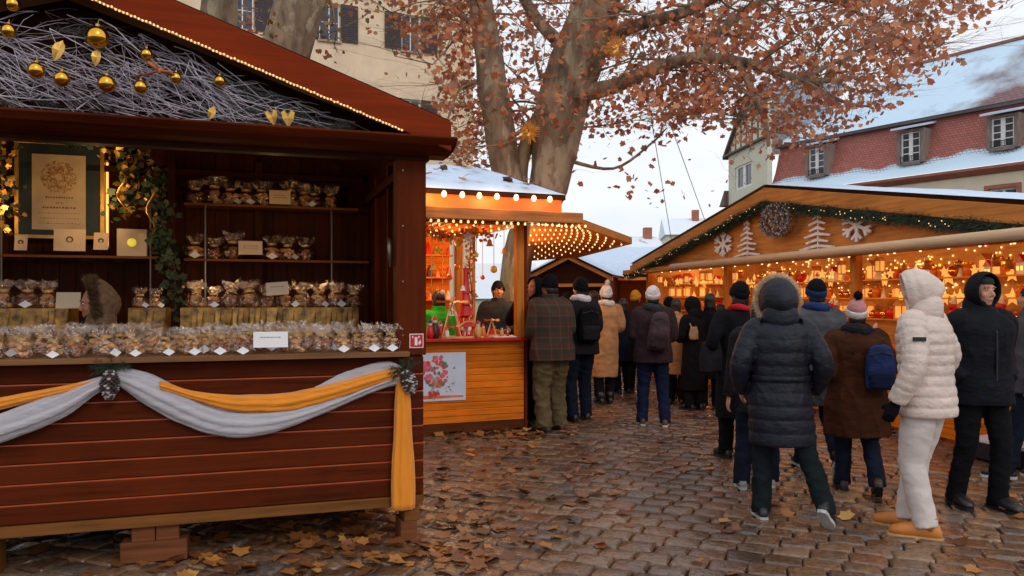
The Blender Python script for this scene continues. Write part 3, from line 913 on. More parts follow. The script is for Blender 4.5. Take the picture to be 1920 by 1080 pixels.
for i, (px, py, sz, lb) in enumerate(((110, 95, .10, 'long gold leaf above the low left bauble'), (181, 108, .08, 'gold leaf below the largest bauble'), (397, 212, .07, 'upright gold leaf near the gutter board'), (540, 222, .10, 'heart shaped gold leaf at the right of the gable'), (510, 220, .09, 'curled gold leaf beside the heart shaped one'), (290, 120, .0, ''))):
    if not sz: continue
    y0 = -.19; p = L.at(px, py, y0)
    sh = [(0, -1), (.35, -.55), (.5, 0), (.38, .55), (.12, .8), (0, 1), (-.12, .8), (-.4, .5), (-.5, 0), (-.3, -.55)] if px < 500 else [(0, -.9), (.5, -.1), (.62, .5), (.3, .75), (0, .45), (-.3, .75), (-.62, .5), (-.5, -.1)]
    m_ = MB(); n = len(sh); h = sz*.62
    vs = [(x*h, -.012*abs(x)*3, z*h) for x, z in sh]; vs += [(x, y+.004, z) for x, y, z in vs]
    m_.add([(0, -.012, 0)]+vs, [(0, 1+i, 1+(i+1) % n) for i in range(n)]+[(1+i, 1+n+i, 1+n+(i+1) % n, 1+(i+1) % n) for i in range(n)]+[tuple(1+n+i for i in range(n-1, -1, -1))])
    o = m_.build('gold_leaf', M['gold_leaf'], None); o.location = L.w(p.x, y0, p.z); o.rotation_euler = (0, random.uniform(-.4, .4), L.a); tag(o, lb, 'leaf ornament')
# orange bow
p0 = L.at(300, 135, -.2)
t2 = thing('bow', 'dull orange fabric bow among the gilded twigs', 'bow', L.w(p0.x, -.2, p0.z), L.a)
ob = mat('bow_cloth', c(170, 92, 50), .5, var=.3)
m_ = MB(); m_.tube([(-.07, 0, .05), (-.035, -.03, .03), (0, -.02, 0)], [.01, .038, .012], 10, flat=.4); m_.tube([(.10, 0, -.03), (.045, -.03, -.008), (0, -.02, 0)], [.008, .03, .012], 10, flat=.4); m_.ell((0, -.02, 0), .018, .015, .018); m_.tube([(0, -.02, 0), (-.12, 0, -.035)], [.012, .016], 6, flat=.3)
m_.build('loops', ob, t2, smooth=True)

# ---- swags on the front
def swag(name, lab, upper, lower, m_at, depth, yb=-.022, seed=0, nf=6, grp=None):
    random.seed(seed)
    N = 44; n = 40
    def interp(pl, f):
        xs = [p[0] for p in pl]; x = xs[0]+(xs[-1]-xs[0])*f
        return x, float(np.interp(x, xs, [p[1] for p in pl]))
    def sm(pl):
        q = []
        for i in range(N):
            f = i/(N-1); x, y = interp(pl, f)
            ys = [interp(pl, max(0, min(1, f+d)))[1] for d in (-.05, -.025, 0, .025, .05)]
            q.append((x, sum(ys)/5))
        return q
    U, Lo = sm(upper), sm(lower)
    m_ = MB(); rings = []
    for (ux, uy), (lx, ly) in zip(U, Lo):
        a_ = L.at(ux, uy, yb-depth*.5); b2 = L.at(lx, ly, yb-depth*.5)
        ce = (a_+b2)/2; ce.y = yb-depth*.5
        rings.append((ce, (a_-b2)/2, V((0, -depth*.5, 0))))
    fold = lambda k, t: 1+.15*math.sin(nf*t+seed+.6*math.sin(k*.13))+.08*math.sin((nf*2+3)*t+.5*math.sin(k*.2+seed))+.02*math.sin(k*1.3+3*t)
    m_.loft(rings, n, True, 0, fold)
    o = m_.build(name, m_at, None, smooth=True); o.location = L.o; o.rotation_euler.z = L.a
    tag(o, lab, 'swag', grp)
    return o
swag('yellow_swag', 'mustard cloth swag lying behind the white one across the red front',
     [(300, 712), (350, 733), (430, 743), (530, 741), (620, 722), (700, 700), (752, 688)], [(300, 728), (380, 755), (440, 773), (540, 772), (640, 744), (700, 722), (752, 706)], M['yellow_cloth'], .05, -.035, 3, 7)
swag('white_swag', 'white tulle swag drooping from pine cone to pine cone on the front',
     [(212, 693), (240, 690), (300, 712), (360, 745), (405, 768), (480, 773), (560, 765), (640, 738), (715, 705), (756, 686)], [(212, 712), (250, 742), (300, 773), (350, 796), (400, 813), (460, 819), (530, 805), (620, 769), (700, 733), (756, 716)], M['white_tulle'], .055, -.02, 1, 8)
swag('white_swag', 'raised white tulle fold behind the mustard swag near the right end',
     [(590, 726), (640, 700), (700, 680), (735, 677), (757, 690)], [(590, 742), (640, 728), (700, 708), (735, 698), (757, 700)], M['white_tulle'], .03, -.015, 5, 4)
swag('yellow_swag', 'short mustard cloth swag left of the central pine cone', [(-300, 700), (-200, 740), (-60, 758), (0, 747), (60, 735), (130, 722), (195, 706)], [(-300, 715), (-200, 762), (-60, 783), (0, 768), (60, 752), (130, 736), (195, 716)], M['yellow_cloth'], .05, -.03, 7, 7)
swag('white_swag', 'white tulle swag running off the left end of the front', [(-330, 695), (-200, 770), (-60, 800), (0, 778), (60, 757), (130, 728), (198, 702)], [(-330, 715), (-200, 830), (-60, 845), (0, 826), (60, 805), (130, 776), (198, 722)], M['white_tulle'], .08, -.025, 9, 6)
# hanging tail
a = L.at(755, 700, -.06); b_ = L.at(756, 955, -.06)
m_ = MB(); rings = []
for i in range(24):
    f = i/23; p = a.lerp(b_, f); w = .028+.036*min(1, f*1.6)+.004*math.sin(f*9)
    rings.append((V((p.x, -.06, p.z)), V((w, 0, 0)), V((0, .022+.008*f, 0))))
m_.loft(rings, 36, True, 0, lambda k, t: 1+.16*math.sin(7*t+.04*k)+.06*math.sin(13*t))
o = m_.build('yellow_cloth_tail', M['yellow_tail'], None, smooth=True); o.location = L.o; o.rotation_euler.z = L.a
tag(o, 'mustard cloth tail hanging straight down at the right corner', 'cloth')
# pine cones
def cone(px, py, lab, hl, rot, mt):
    p = L.at(px, py, -.10)
    t = thing('pine_cone', lab, 'pine cone', L.w(p.x, -.10, p.z), L.a)
    t.rotation_euler = (0, rot, L.a)
    m_ = MB(); m_.tube([(0, 0, hl), (0, 0, -hl)], [.02, .012], 8); m_.build('core', M['twig_dark'], t)
    m_ = MB(); rows = 13
    for k in range(rows):
        f = k/(rows-1); rr = .052*math.sin(PI*(.12+.80*f))**.7; z = hl-2*hl*f
        for j in range(10):
            an = 2*PI*j/10+k*.31
            d = V((math.cos(an), math.sin(an), 0)); s_ = V((-math.sin(an), math.cos(an), 0))
            ce = V((0, 0, z)); tipp = ce+d*rr+V((0, 0, -.012))
            m_.add([ce+d*rr*.3-s_*.005, ce+d*rr*.3+s_*.005, tipp+s_*.011, tipp+d*.006, tipp-s_*.011, ce+d*rr*.3+V((0, 0, -.006)), tipp+V((0, 0, -.007))], [(0, 1, 2, 3, 4), (5, 6, 2, 1), (0, 4, 6, 5), (4, 3, 2, 6)], random.choice((0, 0, 1)))
    m_.build('scales', mt, t)
    pl = [(V((0, .02, hl)), V((.10*math.cos(q), .0, hl+.06*math.sin(q)))) for q in (0.2, .8, 1.6, 2.4, 3.0, 3.6)]
    vs, fs = needles(pl, 500, .045, .003, .0015); np_obj('fir_sprig', np.array([tuple(v_) for v_ in vs]), np.array(fs), M['pine_needles'], t)
tipm = mat('cone_tip', c(190, 180, 178), .7)
brm = mat('cone_brown', c(78, 60, 54), .7)
cone(206, 718, 'frosted pine cone tied where the swags meet near the left', .075, .05, [brm, tipm])
cone(766, 713, 'striped pine cone fixed at the right corner of the stall', .07, -.35, [brm, tipm])

# ---- blocks under the stall
def block(px, py_top, py_bot, y0, w, d, lab, x=None, mt='block_wood', wz=None):
    p = L.at(px, py_bot, y0)
    X = p.x if x is None else x
    z1 = L.at(px, py_top, y0).z
    t = MB(); t.box(-w/2, w/2, 0, d, 0, z1)
    o = t.build('wooden_block', M[mt], None, bevel=.006)
    return o, X
def blk(x, y, z0, z1, w, d, lab, mt='block_wood', rz=0):
    t = MB(); t.box(-w/2, w/2, -d/2, d/2, 0, z1-z0)
    o = t.build('wooden_block', M[mt], None, bevel=.006); o.location = L.w(x, y, z0); o.rotation_euler.z = L.a+rz
    tag(o, lab, 'wooden block', 'support blocks under the red stall')
xb = L.at(762, 960, .05).x
blk(xb, .06, 0, .125, .105, .2, 'lower wooden block under the right front corner', 'block_wood')
blk(xb+.02, .06, .125, zb-.036, .10, .2, 'upper wooden block under the right front corner', 'raw_wood')
xb = L.at(292, 1000, .1).x
blk(xb, .10, 0, .12, .36, .14, 'wide lower block under the middle of the stall', 'block_wood', -.04)
blk(xb-.06, .10, .12, zb-.036, .125, .13, 'left one of two upper blocks under the middle of the stall')
blk(xb+.07, .10, .12, zb-.036, .125, .13, 'right one of two upper blocks under the middle of the stall')
blk(L.at(0, 1060, .1).x-.1, .1, 0, zb-.036, .22, .16, 'block under the stall at the left edge', 'raw_wood')
blk(-.45, DEP-.2, 0, zb-.03, .3, .2, 'rear wooden block under the right end')
blk(-2.4, DEP-.2, 0, zb-.03, .3, .2, 'rear wooden block under the middle')
mb = MB(); mb.box(XL+.05, XR-.3, .7, .82, zb-.16, zb-.031); mb.box(XL+.05, XR-.3, 1.6, 1.72, zb-.16, zb-.031); mb.build('joist', M['dark_wood'], ls)
mb = MB()
# lights inside
def lamp(loc, power, col=(1, .6, .25), r=.05, name='stall_light'):
    d = bpy.data.lights.new(name, 'POINT'); d.energy = power; d.color = col; d.shadow_soft_size = r
    o = bpy.data.objects.new(name, d); COL.objects.link(o); o.location = loc; return o
p = L.at(190, 262, YB-.2); lamp(L.w(p.x, 1.55, 2.32), 6)
lamp(L.w(-.9, 1.2, 2.35), 4.0); lamp(L.w(-1.4, 1.35, 1.75), 2.6); lamp(L.w(-.6, 1.35, 1.75), 2.0)  # fill lights without fixtures, added to warm the interior and the shelves
lamp(L.w(-2.9, 1.5, 2.3), 5)

# ================================================================ MIDDLE PINE STALL
Q = frame_at(985, 9.38, 4650)
QX, QD = -3.4, 2.4
ms = thing('market_stall', 'orange pine stall with bulbs, snowy hip roof and raised side canopy', 'market stall', Q.o, Q.a)
qc = 1.085
mb = MB(); nb = 12; z0b = .12; bh = (qc-.04-z0b)/nb
for k in range(nb):
    z = z0b+k*bh
    mb.prism([(0, z+.006), (.025, z+.006), (.025, z+bh), (.006, z+bh), (0, z+bh-.008)], QX, -.02, 0, 'x')
mb.box(QX, -.02, .026, .05, z0b, qc-.05); mb.build('front_wall', M['pine'], ms)
mb = MB()
for k in range(nb):
    z = z0b+k*bh; mb.box(-.035, -.005, .04, QD, z+.004, z+bh)
mb.build('side_wall', M['pine'], ms)
mb = MB(); mb.box(QX, -.03, QD-.04, QD, z0b, qc-.05); mb.build('rear_wall', M['pine'], ms)
mb = MB(); mb.box(QX, 0, -.004, .10, .03, z0b-.002); mb.box(-.06, 0.0, .1, QD, .03, z0b-.002); mb.build('base_beam', wood('base_dark', c(92, 48, 24), 'x', .6), ms)
mb = MB(); mb.box(QX, -.01, -.10, .40, qc-.035, qc); mb.box(-.40, .06, .402, QD, qc-.034, qc-.001); mb.box(QX, -.41, QD-.3, QD, qc-.034, qc-.001); mb.build('counter', M['red_paint'], ms, bevel=.004)
qt = 2.42
for x, y, mt in ((-.11, -.01, 'pine_z'), (-.10, QD-.11, 'pine_z'), (-2.2, QD-.11, 'pine_z'), (QX, 0, 'pine_z')):
    mb = MB(); mb.box(x, x+.095, y, y+.10, qc-.03, qt); mb.build('post', M[mt], ms, bevel=.004)
mb = MB(); mb.box(-.013, .012, -.03, .09, .03, qt); mb.build('edge_trim', wood('trim_red', c(120, 44, 22), 'z', .5), ms)
mb = MB(); mb.box(-.55, -.515, .3, .34, qc, qt); mb.build('post', M['pine_z'], ms)
# awning box and fascia
ax1 = Q.at(1090, 410, -.35).x; za = Q.at(1040, 418, -.35).z; zb2 = Q.at(1040, 398, -.35).z
mb = MB(); mb.box(QX, ax1, -.40, -.28, za, zb2); mb.build('awning_box', wood('awning_wood', c(196, 124, 72), 'x', .5), ms, bevel=.006)
mb = MB(); mb.box(QX, ax1-.1, -.28, .3, za+.05, zb2-.003); mb.build('awning_arm', M['gable_wood'], ms)
fx1 = Q.at(1052, 380, -.12).x; zf0 = Q.at(1000, 398, -.12).z+.005; zf1 = Q.at(1000, 365, -.12).z
mb = MB(); mb.box(QX, fx1, -.14, -.11, zf0, zf1); mb.build('fascia', M['orange_paint'], ms, bevel=.004)
mb = MB(); mb.box(fx1-.03, fx1, -.11, QD, zf0, zf1); mb.build('side_fascia', M['orange_paint'], ms, bevel=.004)
# hip roof with snow
zr = Q.at(900, 322, 1.1).z
rx = Q.at(905, 322, 1.1).x
e = .02
def roofmesh(z_off, mt, nm, e):
    m_ = MB()
    A = (QX-.3, -.16-e, zf1+z_off); B = (fx1+.04+e, -.16-e, zf1+z_off); C_ = (fx1+.04+e, QD+.15, zf1+z_off); D_ = (QX-.3, QD+.15, zf1+z_off)
    E = (QX+1.2, 1.1, zr+z_off); G = (rx, 1.1, zr+z_off)
    lo = lambda p: (p[0], p[1], p[2]-.05)
    m_.add([A, B, C_, D_, E, G], [(0, 1, 5, 4), (1, 2, 5), (2, 3, 4, 5), (3, 0, 4)])
    m_.add([A, B, C_, D_, lo(A), lo(B), lo(C_), lo(D_)], [(4, 5, 1, 0), (5, 6, 2, 1), (6, 7, 3, 2), (7, 4, 0, 3), (7, 6, 5, 4)])
    return m_.build(nm, mt, ms)
roofmesh(0, M['dark_wood'], 'roof', 0)
def snow_sheet(A, B, C_, D_, parent, nm='snow', nx=26, ny=12, th=.04, leaves=60, seed=3, amp=.03):
    """a thin uneven blanket of snow over a roof plane A,B (eave) C,D (ridge)"""
    A, B, C_, D_ = map(V, (A, B, C_, D_)); vs = []; fs = []
    nrm = (B-A).cross(D_-A).normalized()
    if nrm.z < 0: nrm = -nrm
    for j in range(ny+1):
        for i in range(nx+1):
            p = (A.lerp(B, i/nx)).lerp(D_.lerp(C_, i/nx), j/ny)
            ed = 0 if i in (0, nx) or j in (0, ny) else 1
            vs.append(p+nrm*(.004+ed*(th+amp*noise.noise(p*2.3+V((seed, 0, 0)))))+(V((0, 0, 0)) if j else nrm*0))
    for j in range(ny):
        for i in range(nx): k = j*(nx+1)+i; fs.append((k, k+1, k+nx+2, k+nx+1))
    m_ = MB(); m_.add(vs, fs)
    return m_.build(nm, M['snow'], parent, smooth=True)
snow_sheet((QX-.3, -.17, zf1+.005), (fx1+.05, -.17, zf1+.005), (rx, 1.1, zr+.005), (QX+1.2, 1.1, zr+.005), ms, th=.05)
def roof_leaves(fr, A, B, C_, D_, n, lab, size=.16):
    P = []
    A, B, C_, D_ = map(V, (A, B, C_, D_))
    for k in range(n):
        u, v = random.random(), random.random()**1.3
        p = A.lerp(B, u).lerp(D_.lerp(C_, u), v); P.append([p.x, p.y, p.z+.115])
    vs, fs = leaf_mesh_arrays(np.array(P), size, (0, 0, 1), flat=True)
    o = np_obj('roof_leaves', vs, fs, M['leaf_fallen'], None); o.location = fr.o; o.rotation_euler.z = fr.a
    tag(o, lab, 'fallen leaves', kind='stuff')
roof_leaves(Q, (QX, -.15, zf1), (fx1, -.15, zf1), (rx, 1.05, zr), (QX+1.2, 1.05, zr), 70, 'brown leaves scattered on the snowy roof of the orange pine stall')
# ceiling with bulbs and raised canopy
mb = MB(); mb.box(QX, -.02, .02, QD, qt+.02, qt+.05)
for k in range(20): mb.box(QX+.05+k*.165, QX+.09+k*.165, .05, QD-.05, qt-.02, qt+.019)
mb.build('ceiling', M['pine'], ms)
mb = MB(); mb.box(QX, -.0, -.02, .10, qt-.03, za+.03); mb.box(-.12, .0, .101, QD, qt-.03, qt+.02); mb.build('header_beam', M['gable_wood'], ms)
def wxy(px, D): return V((gx(px, D), D, 0))
def to_local(fr, p, z): d = p-fr.o; return V((d.dot(fr.u), d.dot(fr.v), z))
zcan = 2.40
A = V((.0, -.2, zcan+.06)); B = to_local(Q, wxy(1092, (zcan+.05-EYE)*F_PX/(562-424)), zcan+.05)
C_ = to_local(Q, wxy(1182, (zcan-EYE)*F_PX/(562-455)), zcan); E = to_local(Q, wxy(985, (zcan-.1-EYE)*F_PX/(562-490)), zcan-.1)
Cb = to_local(Q, wxy(1075, (zcan-.06-EYE)*F_PX/(562-483)), zcan-.06)
def slab(pts, th, nm, mt, par):
    m_ = MB(); n = len(pts); m_.add([V(p) for p in pts]+[V(p)+V((0, 0, th)) for p in pts], [tuple(range(n-1, -1, -1)), tuple(range(n, 2*n))]+[(i, (i+1) % n, (i+1) % n+n, i+n) for i in range(n)])
    return m_.build(nm, mt, par)
slab([A, B, C_, Cb, E], .05, 'canopy', M['pine'], ms)
def beam(a, b_, w, h, nm, mt, par):
    a, b_ = V(a), V(b_); d = (b_-a); s_ = d.cross(V((0, 0, 1))).normalized()*w/2; u = V((0, 0, h/2))
    m_ = MB(); m_.add([a-s_-u, a+s_-u, a+s_+u, a-s_+u, b_-s_-u, b_+s_-u, b_+s_+u, b_-s_+u], [(0, 1, 2, 3), (7, 6, 5, 4), (0, 4, 5, 1), (1, 5, 6, 2), (2, 6, 7, 3), (3, 7, 4, 0)])
    return m_.build(nm, mt, par)
beam(B+V((0, 0, .03)), C_+V((0, 0, .03)), .05, .10, 'canopy_edge', M['gable_wood'], ms)
beam(C_+V((0, 0, .02)), Cb+V((0, 0, .02)), .05, .08, 'canopy_edge', M['gable_wood'], ms)
# bulbs: rows under ceiling and canopy
def bulb_set(lab, pts, r=.016, mt='bulb', nm='string_lights', cable=None, group=None):
    t = thing(nm, lab, 'string lights', Q.o, Q.a, group)
    bulb_parts(t, pts, r, M[mt])
    if cable:
        m_ = MB()
        for cc in cable: m_.tube(cc, .004, 4)
        m_.build('cable', M['black'], t)
    return t
pts = []
for i in range(10):
    a_ = A.lerp(E, (i+.5)/10); b2 = B.lerp(C_, (i+.5)/10)
    for j in range(11): p = a_.lerp(b2, (j+.2+.5*(i % 2))/11.3); pts.append(p+V((0, 0, -.02)))
bulb_set('rows of warm bulbs under the raised side canopy', pts, .012)
pts = [V((QX+.1+i*.21, .2+j*.27, qt-.035)) for i in range(16) for j in range(8)]
bulb_set('rows of warm bulbs under the pine stall ceiling', pts, .013)
xs = [-2.0+i*.085 for i in range(32)]
bulb_set('closely spaced bulbs along the front header of the pine stall', [V((x, -.30, za-.02)) for x in xs if not (-.62 < x < -.55)], .014, cable=[[(-2.1, -.3, za-.008), (ax1-.05, -.3, za-.008)]])
xs = [Q.at(px, 365, -.15).x for px in (832, 866, 898, 931, 967, 1000, 1030)]+[-1.95-k*.21 for k in range(6)]
bulb_set('large round bulbs along the top of the orange fascia', [V((x, -.165, zf1-.05)) for x in xs], .032, 'bulb_hot', cable=[[(QX, -.155, zf1-.01), (fx1, -.155, zf1-.01)]])
for p in ((-.8, .9, 2.1), (-2.1, 1.0, 2.1), (.45, 1.2, 1.95), (.8, 2.2, 1.95)): lamp(Q.w(*p), 20, (1, .62, .25), .12)
lamp(Q.w(-.5, -.42, 2.66), 7, (1, .5, .15), .05); lamp(Q.w(.2, -.42, 2.66), 4, (1, .5, .15), .05); lamp(Q.w(-1.2, -.42, 2.66), 7, (1, .5, .15), .05)
# poster
pa = Q.at(760, 755, -.01); pb = Q.at(873, 660, -.01); cx = (pa.x+pb.x)/2
t = thing('poster', 'white poster of a red bouquet on the pine stall front', 'poster', Q.w(cx, -.008, pa.z), Q.a)
w = pb.x-pa.x; h = pb.z-pa.z
m_ = MB(); m_.box(-w/2, w/2, -.006, 0, 0, h); m_.build('sheet', mat('poster_white', c(206, 212, 226), .5, var=.05, bump=0), t)
random.seed(5)
bc = [mat('bloom_red', c(214, 60, 50), .6, bump=0), mat('bloom_pink', c(214, 96, 120), .6, bump=0), mat('bloom_orange', c(226, 110, 60), .6, bump=0), mat('stem_green', c(110, 120, 90), .6, bump=0), mat('paper_grey', c(170, 160, 160), .6, bump=0), mat('print_red', c(200, 60, 46), .6, bump=0)]
def blob(m_, x, z, r, y, k):
    n = 9; m_.add([(x+r*random.uniform(.75, 1.1)*math.cos(2*PI*i/n), y, z+r*random.uniform(.75, 1.1)*math.sin(2*PI*i/n)) for i in range(n)], [tuple(range(n-1, -1, -1)) if False else tuple(range(n))], k)
m_ = MB(); q = .10
for k in range(70):
    a_ = random.uniform(0, 2*PI); rr = random.random()**.5
    blob(m_, q*0-.02+.15*rr*math.cos(a_)+w*.02, h*.62+.19*rr*math.sin(a_), random.uniform(.014, .034), -.0075-.0001*k, random.choice((0, 0, 1, 1, 2, 3)))
for k in range(16): blob(m_, -.06+.13*random.random(), h*.2+.16*random.random(), random.uniform(.015, .03), -.0072-.00004*k, random.choice((3, 4, 4)))
for k in range(10): blob(m_, -.10+.13*random.random(), h*.10+.05*random.random(), .022, -.0079-.00004*k, 5)
for k in range(26): blob(m_, .13+random.gauss(0, .05), h*.38+random.gauss(0, .08), random.uniform(.004, .012), -.0078-.00004*k, random.choice((1, 4, 3)))
m_.add([(-w*.48, -.0074, .02), (w*.46, -.0074, .035), (w*.46, -.0074, .055), (-w*.48, -.0074, .07)], [(0, 1, 2, 3)], 2)
m_.build('bouquet_print', bc, t)

# goods on and over the counter
GM = {'w': mat('toy_wood', c(226, 164, 96), .5), 'r': mat('toy_red', c(206, 26, 20), .4), 'g': mat('toy_green', c(40, 150, 60), .5), 'k': mat('toy_dark', c(60, 36, 26), .5), 'c': mat('toy_white', c(230, 220, 206), .5), 'y': mat('toy_yellow', c(240, 180, 60), .4), 'h': mat('toy_amber', c(228, 120, 30), .3)}
def at_q(px, py, y0): p = Q.at(px, py, y0); return p.x, p.z
# wooden pyramid
def pyramid(px, y0, lab, H=.40, tiers=2, z=qc):
    x = Q.at(px, 600, y0).x
    t = thing('christmas_pyramid', lab, 'wooden pyramid', Q.w(x, y0, z), Q.a)
    m_ = MB(); m_.tube([(0, 0, 0), (0, 0, .02)], H*.36, 14); m_.build('base', GM['w'], t)
    for a_ in (0, PI/2, PI, 3*PI/2):
        m_ = MB(); m_.tube([(H*.33*math.cos(a_+.4), H*.33*math.sin(a_+.4), .02), (H*.04*math.cos(a_), H*.04*math.sin(a_), H*.82)], .008, 6); m_.build('strut', GM['w'], t)
    for k in range(tiers):
        m_ = MB(); zz = H*(.25+.3*k); m_.tube([(0, 0, zz), (0, 0, zz+.01)], H*(.2-.07*k), 12)
        for j in range(5): a_ = j*1.25; q = H*(.14-.05*k); m_.tube([(q*math.cos(a_), q*math.sin(a_), zz+.01), (q*math.cos(a_), q*math.sin(a_), zz+.05)], [.010, .005], 6)
        m_.build('tier', GM['r' if k == 0 else 'c'], t)
    m_ = MB()
    for j in range(8):
        a_ = j*PI/4; d = V((math.cos(a_), math.sin(a_), 0)); s_ = V((-math.sin(a_), math.cos(a_), .5)).normalized()
        m_.add([d*.02-s_*.006+V((0, 0, H*.9)), d*.02+s_*.006+V((0, 0, H*.9)), d*H*.42+s_*.035+V((0, 0, H*.9)), d*H*.42-s_*.035+V((0, 0, H*.9))], [(0, 1, 2, 3), (3, 2, 1, 0)][:1])
    m_.tube([(0, 0, H*.82), (0, 0, H*.98)], .012, 8); m_.build('wings', GM['w'], t)
pyramid(848, .05, 'larger wooden pyramid with wide blades on the red counter', .46)
pyramid(922, .10, 'small wooden pyramid with flat blades in front of the vendor', .22, 1)
def arch(px, y0, lab):
    x = Q.at(px, 600, y0).x
    t = thing('candle_arch', lab, 'candle arch', Q.w(x, y0, qc), Q.a)
    m_ = MB(); m_.box(-.17, .17, -.02, .02, 0, .018); m_.tube([(.16*math.cos(a_), 0, .018+.17*math.sin(a_)) for a_ in [PI*i/12 for i in range(13)]], .009, 6); m_.build('frame', GM['w'], t)
    m_ = MB()
    for k in range(7):
        m_ = MB(); a_ = PI*(k+.5)/7; m_.tube([(.16*math.cos(a_), 0, .03+.17*math.sin(a_)), (.16*math.cos(a_), 0, .075+.17*math.sin(a_))], .007, 6); m_.build('candle', GM['y'], t)
    for k in range(4): m_ = MB(); m_.tube([(-.08+.05*k, 0, .018), (-.08+.05*k, 0, .09)], [.014, .006], 6); m_.build('figure', GM['r'], t)
arch(880, .02, 'wooden candle arch standing between the two pyramids')
# red cone tree with white trim (santa like tree)
x, z = at_q(873, 560, .3)
t = thing('cone_tree', 'tall red cone figure with white tip behind the pyramid', 'figurine', Q.w(x, .3, qc), Q.a)
m_ = MB()
for k in range(5): m_.tube([(0, 0, .12+k*.13), (0, 0, .29+k*.13)], [.13-.023*k, .03], 12)
m_.build('tiers', GM['r'], t)
m_ = MB(); m_.tube([(0, 0, 0), (0, 0, .14)], .03, 8); m_.ell((0, 0, .84), .02, .02, .03); m_.build('stand', GM['c'], t)
# little figures in a row
def fig(k, lab, px, body, hat, y0, H, grp=None):
    x = Q.at(px, 620, y0).x
    t = thing('figurine', lab, 'figurine', Q.w(x, y0, qc), Q.a, grp)
    m_ = MB(); m_.tube([(0, 0, 0), (0, 0, H*.25), (0, 0, H*.6), (0, 0, H*.66)], [H*.16, H*.2, H*.16, H*.08], 10); m_.build('body', GM[body], t, smooth=True)
    m_ = MB(); m_.ell((0, 0, H*.75), H*.12, H*.12, H*.13); m_.build('head', GM['c' if body != 'c' else 'w'], t, smooth=True)
    m_ = MB(); m_.tube([(0, 0, H*.8), (0, 0, H)], [H*.14, H*.03], 10); m_.build('hat', GM[hat], t)
fl = [(806, 'r', 'k', .22), (815, 'k', 'r', .26), (826, 'r', 'r', .20), (838, 'c', 'r', .14), (858, 'r', 'c', .15), (866, 'k', 'y', .13), (896, 'w', 'r', .2), (906, 'h', 'r', .16), (941, 'w', 'k', .13), (952, 'r', 'c', .08)]
cn = {'r': 'red', 'k': 'dark', 'c': 'white', 'w': 'plain wooden', 'h': 'amber', 'y': 'yellow', 'g': 'green'}
ords = ['first', 'second', 'third', 'fourth', 'fifth', 'sixth', 'seventh', 'eighth', 'ninth', 'last']
for k, (px, b_, h_, H) in enumerate(fl): fig(k, f'{cn[b_]} figurine with {cn[h_]} hat, {ords[k]} from the left on the red counter', px, b_, h_, -.02+.05*(k % 3), H)
m_ = MB(); m_.box(-.14, .14, -.05, .05, 0, .012); o = m_.build('tray', GM['c'], None, bevel=.003); o.location = Q.w(Q.at(945, 630, 0).x, .0, qc); o.rotation_euler.z = Q.a; tag(o, 'flat pale tray near the right end of the red counter', 'tray')
# hanging ornaments
def star_mesh(R, r, th, n=5):
    pts = [(rr*math.sin(PI*i/n), rr*math.cos(PI*i/n)) for i in range(2*n) for rr in ((R if i % 2 == 0 else r),)]
    m_ = MB(); k = len(pts); m_.add([(0, -th, 0), (0, th, 0)]+[(x, 0, z) for x, z in pts], [(0, 2+(i+1) % k, 2+i) for i in range(k)]+[(1, 2+i, 2+(i+1) % k) for i in range(k)])
    return m_
random.seed(9)
hang = [(822, 470, 'star', 'y', .05, 'dim'), (842, 520, 'ball', 'h', .04, ''), (860, 455, 'ball', 'y', .05, ''), (878, 445, 'star', 'c', .07, ''), (830, 548, 'ball', 'c', .03, ''), (857, 500, 'ball', 'h', .035, ''), (893, 478, 'ball', 'y', .03, ''), (905, 520, 'ball', 'h', .03, ''), (926, 505, 'ball', 'y', .045, ''), (918, 455, 'bell', 'h', .04, ''), (945, 470, 'bell', 'y', .035, ''), (812, 500, 'bell', 'y', .04, ''), (868, 540, 'bell', 'c', .03, ''), (887, 530, 'star', 'y', .045, ''), (835, 440, 'star', 'c', .04, ''), (809, 545, 'star', 'h', .04, ''), (850, 560, 'star', 'c', .035, '')]
hname = {'star': 'star', 'ball': 'bauble', 'bell': 'bell'}
hcol = {'y': 'yellow', 'h': 'amber', 'c': 'white'}
for k, (px, py, kd, cl, r, _) in enumerate(hang):
    y0 = .12+.25*((k*5) % 3); p = Q.at(px, py, y0)
    near = ['high in the opening', 'halfway down the opening', 'low in the opening'][0 if py < 475 else 1 if py < 525 else 2]
    side = 'far left' if px < 820 else 'left' if px < 848 else 'middle' if px < 885 else 'right' if px < 915 else 'far right'
    t = thing('hanging_'+hname[kd], f'{hcol[cl]} hanging {hname[kd]} {near}, {side} in the pine stall', hname[kd], Q.w(p.x, y0, p.z), Q.a)
    if kd == 'star': m_ = star_mesh(r*1.3, r*.6, r*.35)
    elif kd == 'ball': m_ = MB().ell((0, 0, 0), r, r, r, 14, 9)
    else: m_ = MB(); m_.tube([(0, 0, r), (0, 0, r*.6), (0, 0, -r*.4), (0, 0, -r)], [r*.3, r*.6, r*.8, r*1.15], 12)
    m_.build('body', GM[cl], t, smooth=kd == 'ball')
    m_ = MB(); m_.tube([(0, 0, r*.9), (0, 0, qt-.03-p.z)], .004, 4); m_.build('cord', GM['y'], t)
def qp(px, py, y0): p = Q.at(px, py, y0); return (p.x, y0, p.z)
spray('gold_garland', 'thick gold leaf garland across the top left of the pine stall opening', 'garland', [qp(790, 432, .25), qp(835, 446, .25), qp(880, 436, .25), qp(925, 440, .25)], (150, 60), (.07, .07), ('gold_leaf', M['leaf_red']), (.05, .05, .035), Q.w(0, 0), Q.a)
spray('gold_garland', 'gold garland strand hanging down the inner pine post', 'garland', [qp(884, 430, .3), qp(880, 500, .3), qp(886, 570, .3)], (80, 30), (.06, .06), ('gold_leaf', M['leaf_red']), (.03, .04, .03), Q.w(0, 0), Q.a)
